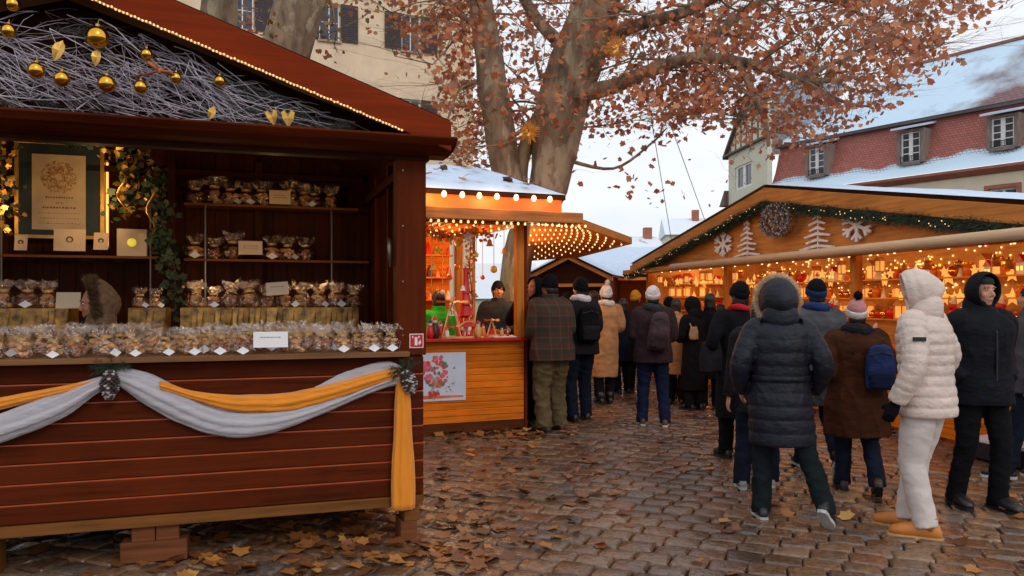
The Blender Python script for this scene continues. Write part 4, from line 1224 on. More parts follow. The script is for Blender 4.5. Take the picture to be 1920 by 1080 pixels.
# rear display rack on the left half
rk = thing('display_rack', 'pine rack of small wooden goods on the left side of the orange stall', 'display rack', Q.w(-.66, QD-.75, qc), Q.a)
m_ = MB(); m_.box(-.9, .32, .2, .22, 0, 1.28); m_.build('back_panel', M['pine'], rk)
for k in range(4): m_ = MB(); m_.box(-.9, .32, 0, .2, .12+.3*k, .14+.3*k); m_.build('shelf', M['pine'], rk)
random.seed(2)
for k in range(4):
    for j in range(9):
        x = -.66-.82+.135*j+random.uniform(-.02, .02); H = random.uniform(.1, .19); b_ = random.choice('rrwychkh'); 
        t = thing('figurine', 'small %s figurine on the %s shelf of the pine rack' % (cn[b_], ['lowest', 'second', 'third', 'top'][k]), 'figurine', Q.w(x, QD-.65, qc+.14+.3*k), Q.a, 'figurines on the pine rack')
        m_ = MB(); m_.tube([(0, 0, 0), (0, 0, H*.6), (0, 0, H)], [H*.28, H*.2, H*.05], 8); m_.ell((0, 0, H*.75), H*.16, H*.16, H*.16, 8, 6); m_.build('body', GM[b_], t)

# ================================================================ LONG GABLED STALL (right)
R = frame_at(1445, 11.05, 620, True)
rs = thing('market_stall', 'long golden wood stall with low snowy gable and glowing shelves', 'market stall', R.o, R.a)
pkz = R.at(1445, 352, 0).z
e1 = R.at(1190, 497, 0)
RX0 = e1.x; RX1 = -e1.x*1.0
ze = e1.z
sl = (pkz-ze)/abs(RX0)
zbar = 2.065
FH = .19
mb = MB(); mb.prism([(RX0+.25, zbar+.02), (RX1-.25, zbar+.02), (RX1-.25, ze+.25*sl-.05), (0, pkz-.06), (RX0+.25, ze+.25*sl-.05)], .04, .07); mb.build('gable_wall', M['gable_wood'], rs)
for s_ in (-1, 1):
    mb = MB(); x = RX0 if s_ < 0 else RX1
    pts = [(x, ze-.02), (0, pkz), (0, pkz-FH), (x, ze-FH)]
    if s_ > 0: pts = pts[::-1]
    mb.prism(pts, -.10, -.06); mb.build('bargeboard', M['gable_wood'], rs, bevel=.004)
    mb = MB(); pts = [(x, ze-.025), (0, pkz-.006), (0, pkz+.035), (x, ze+.02)]
    if s_ > 0: pts = pts[::-1]
    mb.prism(pts, -.055, 3.1); mb.build('roof', M['dark_wood'], rs)
    A = (x, -.095, ze+.025); B = (0, -.095, pkz+.04); C_ = (0, 3.1, pkz+.04); D_ = (x, 3.1, ze+.025)
    if s_ > 0: A, B, C_, D_ = B, A, D_, C_
    snow_sheet(A, B, C_, D_, rs, nx=50, ny=14, th=.02, seed=s_, amp=.02)
mb = MB(); mb.box(RX0+.1, RX1, .0, .12, zbar-.03, zbar+.10); mb.build('header_beam', M['gable_wood'], rs, bevel=.004)
bl = R.at(1258, 512, -.28).x
mb = MB(); mb.tube([(bl, -.26, zbar+.01), (RX1, -.26, zbar+.01)], .055, 14); mb.build('awning_roll', mat('awning_cloth', c(206, 168, 130), .6, var=.12, stretch=(.4, 6, 6)), rs, smooth=True)
mb = MB(); mb.box(RX0-.3, bl-.02, -.14, -.06, zbar-.03, zbar+.05); mb.build('front_rail', M['gable_wood'], rs, bevel=.004)
mb = MB()
for k in range(7): x = bl+.3+k*(RX1-bl)/7; mb = MB(); mb.box(x, x+.03, -.25, .0, zbar+.05, zbar+.075); mb.build('awning_bracket', M['steel'], rs)
for x in (RX0+.28, -1.6, 1.55, RX1-.36):
    mb = MB(); mb.box(x, x+.10, .13, .23, 0, zbar); mb.build('post', M['pine_z'], rs, bevel=.004)
mb = MB(); nb = 8
for k in range(nb): mb.prism([(.45, .05+k*.11), (.475, .05+k*.11), (.475, .157+k*.11), (.456, .157+k*.11), (.45, .15+k*.11)], RX0+.3, RX1-.3, 0, 'x')
mb.build('front_wall', M['pine'], rs)
mb = MB(); mb.box(RX0+.3, RX1-.3, .40, .9, .935, .97); mb.build('counter', M['pine'], rs, bevel=.004)
mb = MB(); mb.box(RX0+.28, RX1-.3, 2.55, 2.6, .05, 2.4); mb.build('back_wall', M['shelf_pine'], rs)
for x in (RX0+.28, RX1-.33): mb = MB(); mb.box(x, x+.04, .24, 2.549, .05, 2.3); mb.build('side_wall', M['shelf_pine'], rs)
mb = MB(); mb.box(RX0+.28, RX1-.3, .13, 2.549, 2.25, 2.28); mb.build('ceiling', M['pine'], rs)
SH = [(1.25, 1.75), (1.55, 2.0), (1.83, 2.2)]
for z, y in SH:
    mb = MB(); mb.box(RX0+.35, RX1-.35, y, y+.25, z-.02, z); mb.build('shelf', M['shelf_pine'], rs)
t = thing('string_lights', 'warm bulbs behind the awning roll of the long stall', 'string lights', R.o, R.a)
bulb_parts(t, [V((RX0+.5+k*(RX1-RX0-1)/45, .28, zbar+.02-.03*(k % 2))) for k in range(46)], .016, M['bulb_hot'])
t = thing('string_lights', 'added curtain of tiny warm lights along the back wall of the long stall', 'string lights', R.o, R.a)  # invented bulbs, added to give the back wall a golden sparkle
random.seed(77); bulb_parts(t, [V((RX0+.5+random.random()*(RX1-RX0-1), 2.53, random.uniform(1.62, 2.24))) for k in range(330)], .011, M['bulb'])
for k in range(9): lamp(R.w(RX0+.9+k*(RX1-RX0-1.8)/8, 1.15, 2.12), 7.5, (1, .66, .30), .12)
# glowing goods
def gp(name, kind):
    r = bpy.data.objects.new(name, None); r.empty_display_size = .05; COL.objects.link(r)
    if kind == 'lantern':
        m_ = MB(); m_.box(-.045, .045, -.045, .045, 0, .012); m_.prism([(-.055, .13), (.055, .13), (0, .18)], -.055, .055)
        for x in (-.04, .04):
            for y in (-.04, .04): m_.cbox(x, y, .07, .008, .008, .12)
        m_.build('frame', GM['w'], r); m_ = MB(); m_.box(-.034, .034, -.034, .034, .014, .125); m_.build('glow', emis('lantern_glow', (1, .48, .1), .6), r)
    elif kind == 'house':
        m_ = MB(); m_.box(-.05, .05, -.04, .04, 0, .09); m_.build('wall', GM['c'], r); m_ = MB(); m_.prism([(-.065, .088), (.065, .088), (0, .15)], -.05, .05); m_.build('roof', GM['r'], r)
        m_ = MB()
        for x in (-.025, .025): m_.box(x-.012, x+.012, -.044, -.0405, .03, .06)
        m_.build('window', emis('house_window', (1, .6, .15), 1.3), r)
    elif kind == 'star': star_mesh(.085, .04, .03).build('body', emis('star_glow', (1, .5, .1), .7), r); m_ = MB(); m_.tube([(0, 0, .08), (0, 0, .16)], .003, 4); m_.build('cord', GM['w'], r)
    elif kind == 'bauble': m_ = MB(); m_.ell((0, 0, .05), .05, .05, .05, 14, 9); m_.build('ball', GM['r'], r, smooth=True); m_ = MB(); m_.tube([(0, 0, .098), (0, 0, .112)], .014, 8); m_.build('cap', M['gold'], r)
    elif kind == 'gold_bauble': m_ = MB(); m_.ell((0, 0, .045), .045, .045, .045, 14, 9); m_.build('ball', M['gold'], r, smooth=True); m_ = MB(); m_.tube([(0, 0, .088), (0, 0, .10)], .012, 8); m_.build('cap', GM['w'], r)
    elif kind == 'jar': m_ = MB(); m_.tube([(0, 0, 0), (0, 0, .09), (0, 0, .10)], [.04, .042, .03], 12); m_.build('glass', GM['h'], r, smooth=True); m_ = MB(); m_.tube([(0, 0, .10), (0, 0, .12)], .034, 12); m_.build('lid', M['gold'], r)
    elif kind == 'angel': m_ = MB(); m_.tube([(0, 0, 0), (0, 0, .10)], [.045, .012], 10); m_.build('robe', GM['c'], r); m_ = MB(); m_.ell((0, 0, .118), .02, .02, .022); m_.build('head', GM['w'], r); star_mesh(.05, .02, .008).build('wings', M['gold'], r)
    elif kind == 'plush': m_ = MB(); m_.ell((0, 0, .06), .06, .05, .06, 12, 8, jit=.05); m_.ell((0, -.01, .14), .042, .04, .042, 12, 8); m_.build('body', GM['r'], r, smooth=True); m_ = MB(); m_.tube([(0, -.01, .17), (.02, 0, .24)], [.04, .01], 10); m_.build('hat', GM['c'], r)
    return r
kinds = ['lantern', 'house', 'star', 'bauble', 'gold_bauble', 'jar', 'angel', 'plush']
knm = {'lantern': ('lantern', 'lit wooden lantern'), 'house': ('miniature_house', 'small lit house'), 'star': ('star_ornament', 'glowing amber star'), 'bauble': ('bauble', 'red bauble'), 'gold_bauble': ('bauble', 'gold bauble'), 'jar': ('honey_jar', 'amber jar'), 'angel': ('angel_figurine', 'white angel'), 'plush': ('toy_figure', 'red toy figure')}
pro = {k: gp(knm[k][0], k) for k in kinds}; usedk = {}
random.seed(33)
def put(kd, x, y, z, place, s_=1.0):
    p = R.w(x, y, z)
    lab = f'{knm[kd][1]} {place} of the long gabled stall'; grp = f'{knm[kd][1]}s {place}'
    if kd not in usedk:
        usedk[kd] = 1; r = pro[kd]; r.location = p; r.rotation_euler.z = R.a+random.uniform(-.3, .3); tag(r, lab, knm[kd][0].replace('_', ' '), grp); r.scale = (s_,)*3
    else:
        r = dup(pro[kd], p, R.a+random.uniform(-.4, .4), lab, grp, s_); r['category'] = knm[kd][0].replace('_', ' ')
xr0, xr1 = RX0+.5, min(RX1-.5, 5.0)
def row(y, z, place, choices, step, s0=.9, s1=1.3, z_j=0):
    x = xr0
    while x < xr1:
        put(random.choice(choices), x, y+random.uniform(-.03, .03), z+random.uniform(0, z_j), place, random.uniform(s0, s1)); x += step*random.uniform(.75, 1.25)
row(2.28, 1.83, 'on the top shelf', ['lantern', 'house', 'star', 'gold_bauble', 'jar', 'angel', 'bauble', 'jar'], .12, 1.1, 1.7)
row(2.10, 1.55, 'on the middle shelf', ['house', 'gold_bauble', 'jar', 'lantern', 'angel', 'gold_bauble', 'star'], .135, 1.0, 1.5)
row(1.85, 1.25, 'on the lower shelf', ['plush', 'bauble', 'plush', 'gold_bauble', 'angel', 'lantern'], .16, 1.1, 1.6)
row(.35, 1.80, 'hanging under the awning edge', ['star', 'gold_bauble', 'star', 'lantern', 'jar'], .22, .7, 1.1, .06)
row(.65, .97, 'on the counter', ['plush', 'house', 'bauble', 'lantern'], .42, 1, 1.5)

for k, z in enumerate((1.05, 1.32, 1.58, 1.84)):
    mb = MB(); mb.box(RX0+.325, RX0+.56, .5, 2.0, z-.02, z); mb.build('end_shelf', M['shelf_pine'], rs)
    for j in range(9):
        put(random.choice(['lantern', 'gold_bauble', 'house', 'star', 'jar', 'angel']), RX0+.47, .58+j*.165+random.uniform(-.02, .02), z, 'on the far end shelves', random.uniform(1.0, 1.45))
# gable ornaments
def orn(name, lab, cat, px, py, y0=-.02):
    p = R.at(px, py, y0); return thing(name, lab, cat, R.w(p.x, y0, p.z), R.a), R.w(p.x, y0).y
slat = mat('whitewashed', c(232, 224, 220), .7, var=.2)
def flake(px, py, hpx, lab):
    t, D = orn('snowflake', lab, 'snowflake', px, py); r = hpx/2/F_PX*D
    for k in range(6):
        t.scale = (1.5, 1, 1)
        a_ = k*PI/3; m_ = MB(); d = V((math.sin(a_), 0, math.cos(a_))); s_ = V((math.cos(a_), 0, -math.sin(a_)))
        def bar(p, q, w): n_ = (q-p).normalized(); o_ = V((n_.z, 0, -n_.x))*w; m_.add([p-o_, p+o_, q+o_, q-o_, p-o_+V((0, .02, 0)), p+o_+V((0, .02, 0)), q+o_+V((0, .02, 0)), q-o_+V((0, .02, 0))], [(0, 1, 2, 3), (7, 6, 5, 4), (0, 4, 5, 1), (1, 5, 6, 2), (2, 6, 7, 3), (3, 7, 4, 0)])
        y = V((0, -.002*k, 0))
        bar(V((0, 0, 0))+y, d*r+y, r*.09); bar(d*r*.5+y+V((0, -.001, 0)), d*r*.85+s_*r*.3+y+V((0, -.001, 0)), r*.075); bar(d*r*.5+y+V((0, -.0015, 0)), d*r*.85-s_*r*.3+y+V((0, -.0015, 0)), r*.075)
        m_.build('arm', slat, t)
def slat_tree(px, py, hpx, lab):
    t, D = orn('wooden_tree', lab, 'wooden tree', px, py); H = hpx/F_PX*D
    m_ = MB(); m_.box(-H*.02, H*.02, 0, .02, -H/2, H/2); m_.build('trunk', slat, t)
    random.seed(int(px))
    for k in range(7):
        f = k/6; w = H*(.12+.50*f)*(1.12 if k % 2 == 0 else .82); z = H*(.40-.135*k); m_ = MB()
        for s_ in (-1, 1): pts = [(0, z+H*.03), (s_*w, z-H*.05), (s_*w*.9, z-H*.085), (0, z-H*.035)]; m_.prism(pts if s_ > 0 else pts[::-1], -.016, -.001)
        m_.build('bough', slat, t)
    m_ = star_mesh(H*.06, H*.03, .01); m_.M = Matrix.Identity(4); o = m_.build('star', slat, t); o.location = (0, -.01, H*.52)
flake(1355, 458, 46, 'small whitewashed snowflake at the left of the gable'); flake(1606, 422, 62, 'large whitewashed snowflake right of the tall wooden tree')
slat_tree(1401, 445, 72, 'smaller whitewashed slat tree left of the cone wreath'); slat_tree(1533, 426, 84, 'taller whitewashed slat tree right of the cone wreath')
t, D = orn('wreath', 'round wreath of brown pine cones under the gable peak', 'wreath', 1462, 413, -.10); r = 30/F_PX*D
random.seed(8)
for ring, (rr, n) in enumerate(((r*.85, 22), (r*.55, 15), (r*.2, 6))):
    for k in range(n):
        a_ = 2*PI*k/n+ring*.4; ce = V((rr*1.9*math.cos(a_), -.05, rr*1.12*math.sin(a_)))
        m_ = MB()
        for j in range(5):
            q = .046-.007*j
            for i in range(6): b2 = 2*PI*i/6+j*.5; m_.add([ce+V((0, -.012*j, 0)), ce+V((q*math.cos(b2), -.012*j-.012, q*math.sin(b2))), ce+V((q*math.cos(b2+.7), -.012*j-.012, q*math.sin(b2+.7)))], [(0, 1, 2)], random.choice((0, 0, 1)))
        m_.build('pine_cone', [brm, tipm], t)
vs, fs = needles([(V((r*1.7*math.cos(a_), .02, r*math.sin(a_))), V((r*1.7*math.cos(a_+.3), .02, r*math.sin(a_+.3)))) for a_ in np.linspace(0, 6.1, 20)], 900, .06, .01, .002)
np_obj('fir_backing', np.array([tuple(v_) for v_ in vs]), np.array(fs), M['pine_needles'], t)
# fir garland along both bargeboards
t = thing('fir_garland', 'dark fir garland with tiny lights under both gable boards', 'garland', R.o, R.a)
for s_ in (-1, 1):
    x = RX0 if s_ < 0 else RX1
    pl = []; n = 46
    for i in range(n):
        f0, f1 = i/n, (i+1)/n
        g = lambda f: V((x*(1-f)+.02*s_, -.12, ze-FH-.045+(pkz-ze)*f-.025*abs(math.sin(f*22))))
        pl.append((g(f0), g(f1)))
    vs, fs = needles(pl, 11000, .095, .03, .004); np_obj('fir_needles', np.array([tuple(v_) for v_ in vs]), np.array(fs), M['pine_needles'], t)
    gp_ = []
    for i in range(40): p = random.choice(pl); gp_.append(p[0].lerp(p[1], random.random())+V((random.gauss(0, .02), -.05, random.gauss(0, .025))))
    bulb_parts(t, gp_, .006, M['rope_bulb'])
# black plinth with pale top by the counter at the right
p = R.at(1885, 850, .42)
t = thing('step_box', 'low black box with pale top against the long stall front', 'box', R.w(R.at(1880, 850, .2).x, .2, 0), R.a)
m_ = MB(); m_.box(-.35, .35, -.15, .2, .02, .17); m_.build('body', M['black'], t, bevel=.005)
m_ = MB(); m_.box(-.33, .33, -.13, .19, .171, .20); m_.build('lid', M['white_card'], t, bevel=.004)

# ================================================================ SMALL DARK GABLED STALL BEHIND
DS = 17.5
u_ = V((.80, -.60))
S = Frame(gx(1066, DS), DS, math.atan2(-.28, .96))
ss = thing('market_stall', 'small dark wood stall with steep gable and snowy roof in the background', 'market stall', S.o, S.a)
sp = S.at(1066, 478, 0).z; hw = .98; se = S.at(1010, 517, 0).z
mb = MB(); mb.prism([(-hw*.86, 0), (hw*.86, 0), (hw*.86, se+.02), (0, sp-.1), (-hw*.86, se+.02)], .1, .14); mb.build('gable_wall', M['dark_wood'], ss)
for s_ in (-1, 1):
    pts = [(s_*hw, se-.03), (0, sp), (0, sp-.10), (s_*hw, se-.13)]
    if s_ > 0: pts = pts[::-1]
    mb = MB(); mb.prism(pts, -.06, -.02); mb.build('bargeboard', M['gable_wood'], ss)
    pts = [(s_*hw, se-.04), (0, sp-.012), (0, sp+.03), (s_*hw, se+.0)]
    if s_ > 0: pts = pts[::-1]
    mb = MB(); mb.prism(pts, -.10, 3.0); mb.build('roof', M['dark_wood'], ss)
snow_sheet((hw, -.1, se+.01), (hw, 3.0, se+.01), (0, 3.0, sp+.035), (0, -.1, sp+.035), ss, th=.05, seed=9)
snow_sheet((-hw, -.1, se+.01), (-hw, 3.0, se+.01), (0, 3.0, sp+.035), (0, -.1, sp+.035), ss, th=.05, seed=10)
mb = MB(); mb.box(-hw*.85, -hw*.8, .14, 2.9, 0, se); mb.box(hw*.8, hw*.85, .14, 2.9, 0, se); mb.build('side_wall', M['dark_wood'], ss)
mb = MB(); mb.box(-hw*.9, hw*.9, -.1, .09, se-.25, se-.18); mb.build('header_beam', M['gable_wood'], ss)
# reddish stall linking it to the long stall, with snowy roof
DT = 19.0
T = Frame(gx(1200, DT), DT, math.atan2(-.2, .98))
ts = thing('market_stall', 'low stall with wide snow covered roof between the dark gable and the long stall', 'market stall', T.o, T.a)
mb = MB(); mb.box(-1.5, 1.6, 0, .06, 0, 2.1); mb.build('front_wall', M['red_wood'], ts)
mb = MB(); mb.box(-1.5, 1.6, -.25, -.19, 1.98, 2.08); mb.build('awning_rail', M['gable_wood'], ts)
mb = MB(); mb.prism([(-.3, 2.10), (1.6, 2.85), (3.2, 2.2), (1.6, 2.75), (-.25, 2.05)], -1.6, 1.9, 0, 'x'); mb.build('roof', M['dark_wood'], ts)
snow_sheet((-1.6, -.3, 2.12), (1.9, -.3, 2.12), (1.9, 1.6, 2.87), (-1.6, 1.6, 2.87), ts, th=.06, seed=12)
lamp(T.w(-.2, -1.2, 1.8), 12, (1, .5, .2), .1)

# ================================================================ CREAM HOUSE (left back)
H = frame_at(887, 33, 4300)
hs = thing('cream_house', 'tall plain cream house with dark shutters behind the red stall', 'house', H.o, H.a)
plaster = mat('plaster', c(230, 204, 170), .85, var=.10, scale=1.2, bump=.15, bscale=30)
HX, HH = -17.0, 17.0
wins = []
for i, px in enumerate((769, 612, 440)):
    for j, (yt, yb) in enumerate(((22, 97), (186, 262), (-150, -72))):
        a = H.at(px, yt, 0); b_ = H.at(px, yb, 0)
        wins.append((a.x, b_.z if j == 0 else None, i, j))
x0s = [H.at(px, 60, 0).x for px in (771, 618, 455)]
zrow = [(H.at(769, 96, 0).z, H.at(769, 28, 0).z), (H.at(790, 262, 0).z, H.at(790, 188, 0).z)]
zrow.append((zrow[0][0]+(zrow[0][0]-zrow[1][0]), zrow[0][1]+(zrow[0][1]-zrow[1][1])))
zrow.append((zrow[1][0]*2-zrow[0][0], zrow[1][1]*2-zrow[0][1]))
WW = .78
xs = sorted(x0s); cuts = [HX]
def wall_with_holes(x0, x1, z0, z1, holes, y0, y1, mt, parent, nm='wall'):
    """holes: (xa, xb, za, zb); built from strips that butt end to end"""
    m_ = MB(); zs_ = sorted({z0, z1, *[h[2] for h in holes], *[h[3] for h in holes]}); xs_ = sorted({x0, x1, *[h[0] for h in holes], *[h[1] for h in holes]})
    nx, nz = len(xs_), len(zs_); vs = [(x, y, z) for y in (y0, y1) for z in zs_ for x in xs_]; fs = []
    solid = lambda i, k: 0 <= i < nx-1 and 0 <= k < nz-1 and not any(h[0] < (xs_[i]+xs_[i+1])/2 < h[1] and h[2] < (zs_[k]+zs_[k+1])/2 < h[3] for h in holes)
    I = lambda i, k, s_: s_*nx*nz+k*nx+i
    for k in range(nz-1):
        for i in range(nx-1):
            if not solid(i, k): continue
            fs.append((I(i, k, 0), I(i+1, k, 0), I(i+1, k+1, 0), I(i, k+1, 0))); fs.append((I(i, k, 1), I(i, k+1, 1), I(i+1, k+1, 1), I(i+1, k, 1)))
            if not solid(i-1, k): fs.append((I(i, k, 0), I(i, k+1, 0), I(i, k+1, 1), I(i, k, 1)))
            if not solid(i+1, k): fs.append((I(i+1, k, 0), I(i+1, k, 1), I(i+1, k+1, 1), I(i+1, k+1, 0)))
            if not solid(i, k-1): fs.append((I(i, k, 0), I(i, k, 1), I(i+1, k, 1), I(i+1, k, 0)))
            if not solid(i, k+1): fs.append((I(i, k+1, 0), I(i+1, k+1, 0), I(i+1, k+1, 1), I(i, k+1, 1)))
    m_.add(vs, fs)
    return m_.build(nm, mt, parent)
holes = []
for (za_, zb_) in zrow:
    if za_ < .6: continue
    for x in xs: holes.append((x-WW/2, x+WW/2, za_, zb_))
wall_with_holes(HX, 0, 0, HH, holes, 0, .3, plaster, hs)
mb = MB(); mb.box(-.3, 0, .301, 11, 0, HH); mb.build('side_wall', plaster, hs)
mb = MB(); mb.box(HX, -.301, 10.7, 11, 0, HH); mb.build('rear_wall', plaster, hs)
mb = MB(); mb.prism([(-.6, HH), (11.6, HH), (5.5, HH+4)], HX-.5, .5, 0, 'x'); mb.build('roof', snowy('house_roof', c(120, 70, 56), amount=.6), hs)
glass = mat('window_glass', c(60, 66, 74), .08, var=.5, scale=3, bump=.2, bscale=5)
shut = mat('shutter_paint', c(58, 46, 48), .6, var=.2)
framew = mat('white_frame', c(232, 230, 226), .6, var=.08)
for (xa, xb, za_, zb_) in holes:
    m_ = MB(); t_ = .05
    m_.box(xa, xa+t_, .10, .16, za_, zb_); m_.box(xb-t_, xb, .10, .16, za_, zb_); m_.box(xa+t_, xb-t_, .10, .16, za_, za_+t_); m_.box(xa+t_, xb-t_, .10, .16, zb_-t_, zb_)
    m_.box((xa+xb)/2-.02, (xa+xb)/2+.02, .11, .15, za_+t_, zb_-t_)
    for f in (.5,): m_.box(xa+t_, xb-t_, .115, .145, za_+(zb_-za_)*f-.012, za_+(zb_-za_)*f+.012)
    f_ = m_.build('window', framew, hs)
    m_ = MB(); m_.box(xa+.01, xb-.01, .125, .14, za_+.01, zb_-.01); m_.build('pane', glass, f_)
    m_ = MB(); m_.box(xa-.06, xb+.06, -.10, .0, za_-.08, za_-.002); m_.build('sill', mat('sill_stone', c(180, 150, 130), .8), hs)
    for sx in (-1, 1):
        cx = xa-.36 if sx < 0 else xb+.36
        m_ = MB(); m_.box(cx-.34, cx+.34, -.06, -.03, za_, zb_)
        for k in range(16): z = za_+.08+k*(zb_-za_-.16)/16; m_.box(cx-.28, cx+.28, -.075, -.0605, z, z+.03)
        m_.build('shutter', shut, hs)

# ================================================================ MANSARD HOUSE (right back)
D1 = 36.0
B = frame_at(1920, D1, -60, True)   # x toward the near right end, y into depth
bh_ = thing('mansard_house', 'long cream house with red tiled snowy mansard roof and dormers', 'house', B.o, B.a)
bl_ = B.at(1440, 300, 0).x; br_ = 14.0
ez = B.at(1920, 304, 0).z
mz = B.at(1920, 188, 1.3).z
MY = 1.5
mz = B.at(1920, 190, MY).z
rzz = B.at(1920, 72, 5.6).z
stone = mat('pink_stone', c(170, 104, 84), .8, var=.15, scale=2)
wall2 = mat('ochre_plaster', c(226, 214, 188), .85, var=.08, scale=1)
# windows in the wall under the eave
wz0, wz1 = B.at(1885, 400, 0).z, B.at(1885, 352, 0).z
wx = B.at(1880, 370, 0).x
sp_ = abs(B.at(1707, 280, 0).x-B.at(1880, 240, 0).x)
hol = [(x-.62, x+.62, z0, z1) for x in [wx-k*sp_ for k in range(-3, 4) if wx-k*sp_ < br_-1 and wx-k*sp_ > bl_+1] for z0, z1 in ((wz0-.9, wz1), (wz0-4.3, wz1-3.3))]
wall_with_holes(bl_, br_, 0, ez-.35, hol, 0, .3, wall2, bh_)
for (xa, xb, za_, zb_) in hol:
    m_ = MB(); m_.box(xa-.18, xa, -.05, .1, za_-.15, zb_+.18); m_.box(xb, xb+.18, -.05, .1, za_-.15, zb_+.18); m_.box(xa, xb, -.05, .1, zb_, zb_+.18); m_.box(xa, xb, -.05, .1, za_-.15, za_); m_.build('window_surround', stone, bh_)
    m_ = MB(); t_ = .09
    m_.box(xa, xa+t_, .12, .2, za_, zb_); m_.box(xb-t_, xb, .12, .2, za_, zb_); m_.box(xa+t_, xb-t_, .12, .2, zb_-t_, zb_); m_.box(xa+t_, xb-t_, .12, .2, za_, za_+t_); m_.box((xa+xb)/2-.06, (xa+xb)/2+.06, .13, .19, za_+t_, zb_-t_); m_.box(xa+t_, xb-t_, .135, .185, (za_+zb_)/2, (za_+zb_)/2+.05)
    f_ = m_.build('window', framew, bh_); m_ = MB(); m_.box(xa+.01, xb-.01, .15, .165, za_+.01, zb_-.01); m_.build('pane', glass, f_)
mb = MB(); mb.prism([(-.42, ez-.02), (-.42, ez-.14), (-.12, ez-.34), (.3, ez-.34), (.3, ez-.02)], bl_-.1, br_, 0, 'x'); mb.build('cornice', stone, bh_)
# lower mansard slope: concave flare, red tiles, snow at the foot
def mansard_mat():
    m, nt, b = _base('mansard_tiles')
    v = _coord(nt)
    br = nt.nodes.new('ShaderNodeTexBrick'); mp = _coord(nt, (3.6, 1, 5.5), (PI/2, 0, 0))
    mp2 = nt.nodes.new('ShaderNodeCombineXYZ'); sx = nt.nodes.new('ShaderNodeSeparateXYZ'); nt.links.new(v, sx.inputs[0]); nt.links.new(sx.outputs[0], mp2.inputs[0]); nt.links.new(sx.outputs[2], mp2.inputs[1])
    nt.links.new(mp2.outputs[0], br.inputs['Vector'])
    br.inputs['Scale'].default_value = 1; br.inputs['Brick Width'].default_value = .19; br.inputs['Row Height'].default_value = .13; br.inputs['Mortar Size'].default_value = .012
    br.inputs['Color1'].default_value = (*c(186, 112, 98), 1); br.inputs['Color2'].default_value = (*c(168, 98, 88), 1); br.inputs['Mortar'].default_value = (*c(116, 68, 62), 1)
    n = _noise(nt, .5, 5, v); n2 = _noise(nt, 3.5, 3, v)
    # height above the foot of the roof decides where snow still lies
    mr = nt.nodes.new('ShaderNodeMapRange'); nt.links.new(sx.outputs[2], mr.inputs[0]); mr.inputs[1].default_value = ez; mr.inputs[2].default_value = ez+1.9; mr.inputs[3].default_value = 1.05; mr.inputs[4].default_value = -.25
    ad = nt.nodes.new('ShaderNodeMath'); ad.operation = 'MULTIPLY_ADD'; nt.links.new(n.outputs['Fac'], ad.inputs[0]); ad.inputs[1].default_value = .8; nt.links.new(mr.outputs[0], ad.inputs[2])
    ad2 = nt.nodes.new('ShaderNodeMath'); ad2.operation = 'MULTIPLY_ADD'; nt.links.new(br.outputs['Fac'], ad2.inputs[0]); ad2.inputs[1].default_value = -.14; nt.links.new(ad.outputs[0], ad2.inputs[2])
    fac = _ramp(nt, ad2.outputs[0], [(.82, (0, 0, 0)), (.90, (1, 1, 1))])
    mx = nt.nodes.new('ShaderNodeMix'); mx.data_type = 'RGBA'; nt.links.new(fac, mx.inputs[0]); nt.links.new(br.outputs['Color'], mx.inputs[6]); mx.inputs[7].default_value = (.62, .80, .95, 1)
    nt.links.new(mx.outputs[2], b.inputs['Base Color']); b.inputs['Roughness'].default_value = .75
    return m
m_ = MB(); prof = [(-.45, ez), (.05, ez+.28), (.45, ez+.75), (.75, ez+1.4), (1.0, ez+2.2), (MY-.3, mz-.1)]
for (ya, za_), (yb_, zb_) in zip(prof[:-1], prof[1:]): m_.add([(bl_-.05, ya, za_), (br_, ya, za_), (br_, yb_, zb_), (bl_-.05, yb_, zb_)], [(0, 1, 2, 3)])
m_.build('lower_roof', mansard_mat(), bh_, smooth=True)
m_ = MB(); m_.box(bl_-.2, br_, MY-.62, MY-.28, mz-.16, mz-.02); m_.build('upper_eave', mat('eave_dark', c(92, 84, 82), .7), bh_)
def upper_mat():
    m, nt, b = _base('upper_tiles')
    v = _coord(nt); sx = nt.nodes.new('ShaderNodeSeparateXYZ'); nt.links.new(v, sx.inputs[0])
    cb_ = nt.nodes.new('ShaderNodeCombineXYZ'); nt.links.new(sx.outputs[0], cb_.inputs[0]); nt.links.new(sx.outputs[2], cb_.inputs[1])
    br = nt.nodes.new('ShaderNodeTexBrick'); nt.links.new(cb_.outputs[0], br.inputs['Vector']); br.inputs['Scale'].default_value = 1; br.inputs['Brick Width'].default_value = .26; br.inputs['Row Height'].default_value = .15; br.inputs['Mortar Size'].default_value = .02
    br.inputs['Color1'].default_value = (*c(140, 106, 104), 1); br.inputs['Color2'].default_value = (*c(122, 92, 94), 1); br.inputs['Mortar'].default_value = (*c(98, 76, 80), 1)
    n = _noise(nt, .28, 6, v, .6)
    mr = nt.nodes.new('ShaderNodeMapRange'); nt.links.new(sx.outputs[0], mr.inputs[0]); mr.inputs[1].default_value = bl_+2; mr.inputs[2].default_value = -1.5; mr.inputs[3].default_value = .9; mr.inputs[4].default_value = .06
    ad = nt.nodes.new('ShaderNodeMath'); ad.operation = 'ADD'; nt.links.new(n.outputs['Fac'], ad.inputs[0]); nt.links.new(mr.outputs[0], ad.inputs[1])
    fac = _ramp(nt, ad.outputs[0], [(.56, (0, 0, 0)), (.78, (1, 1, 1))])
    mx = nt.nodes.new('ShaderNodeMix'); mx.data_type = 'RGBA'; nt.links.new(fac, mx.inputs[0]); nt.links.new(br.outputs['Color'], mx.inputs[6]); mx.inputs[7].default_value = (.58, .76, .92, 1)
    nt.links.new(mx.outputs[2], b.inputs['Base Color']); b.inputs['Roughness'].default_value = .75
    return m
RY = 5.6
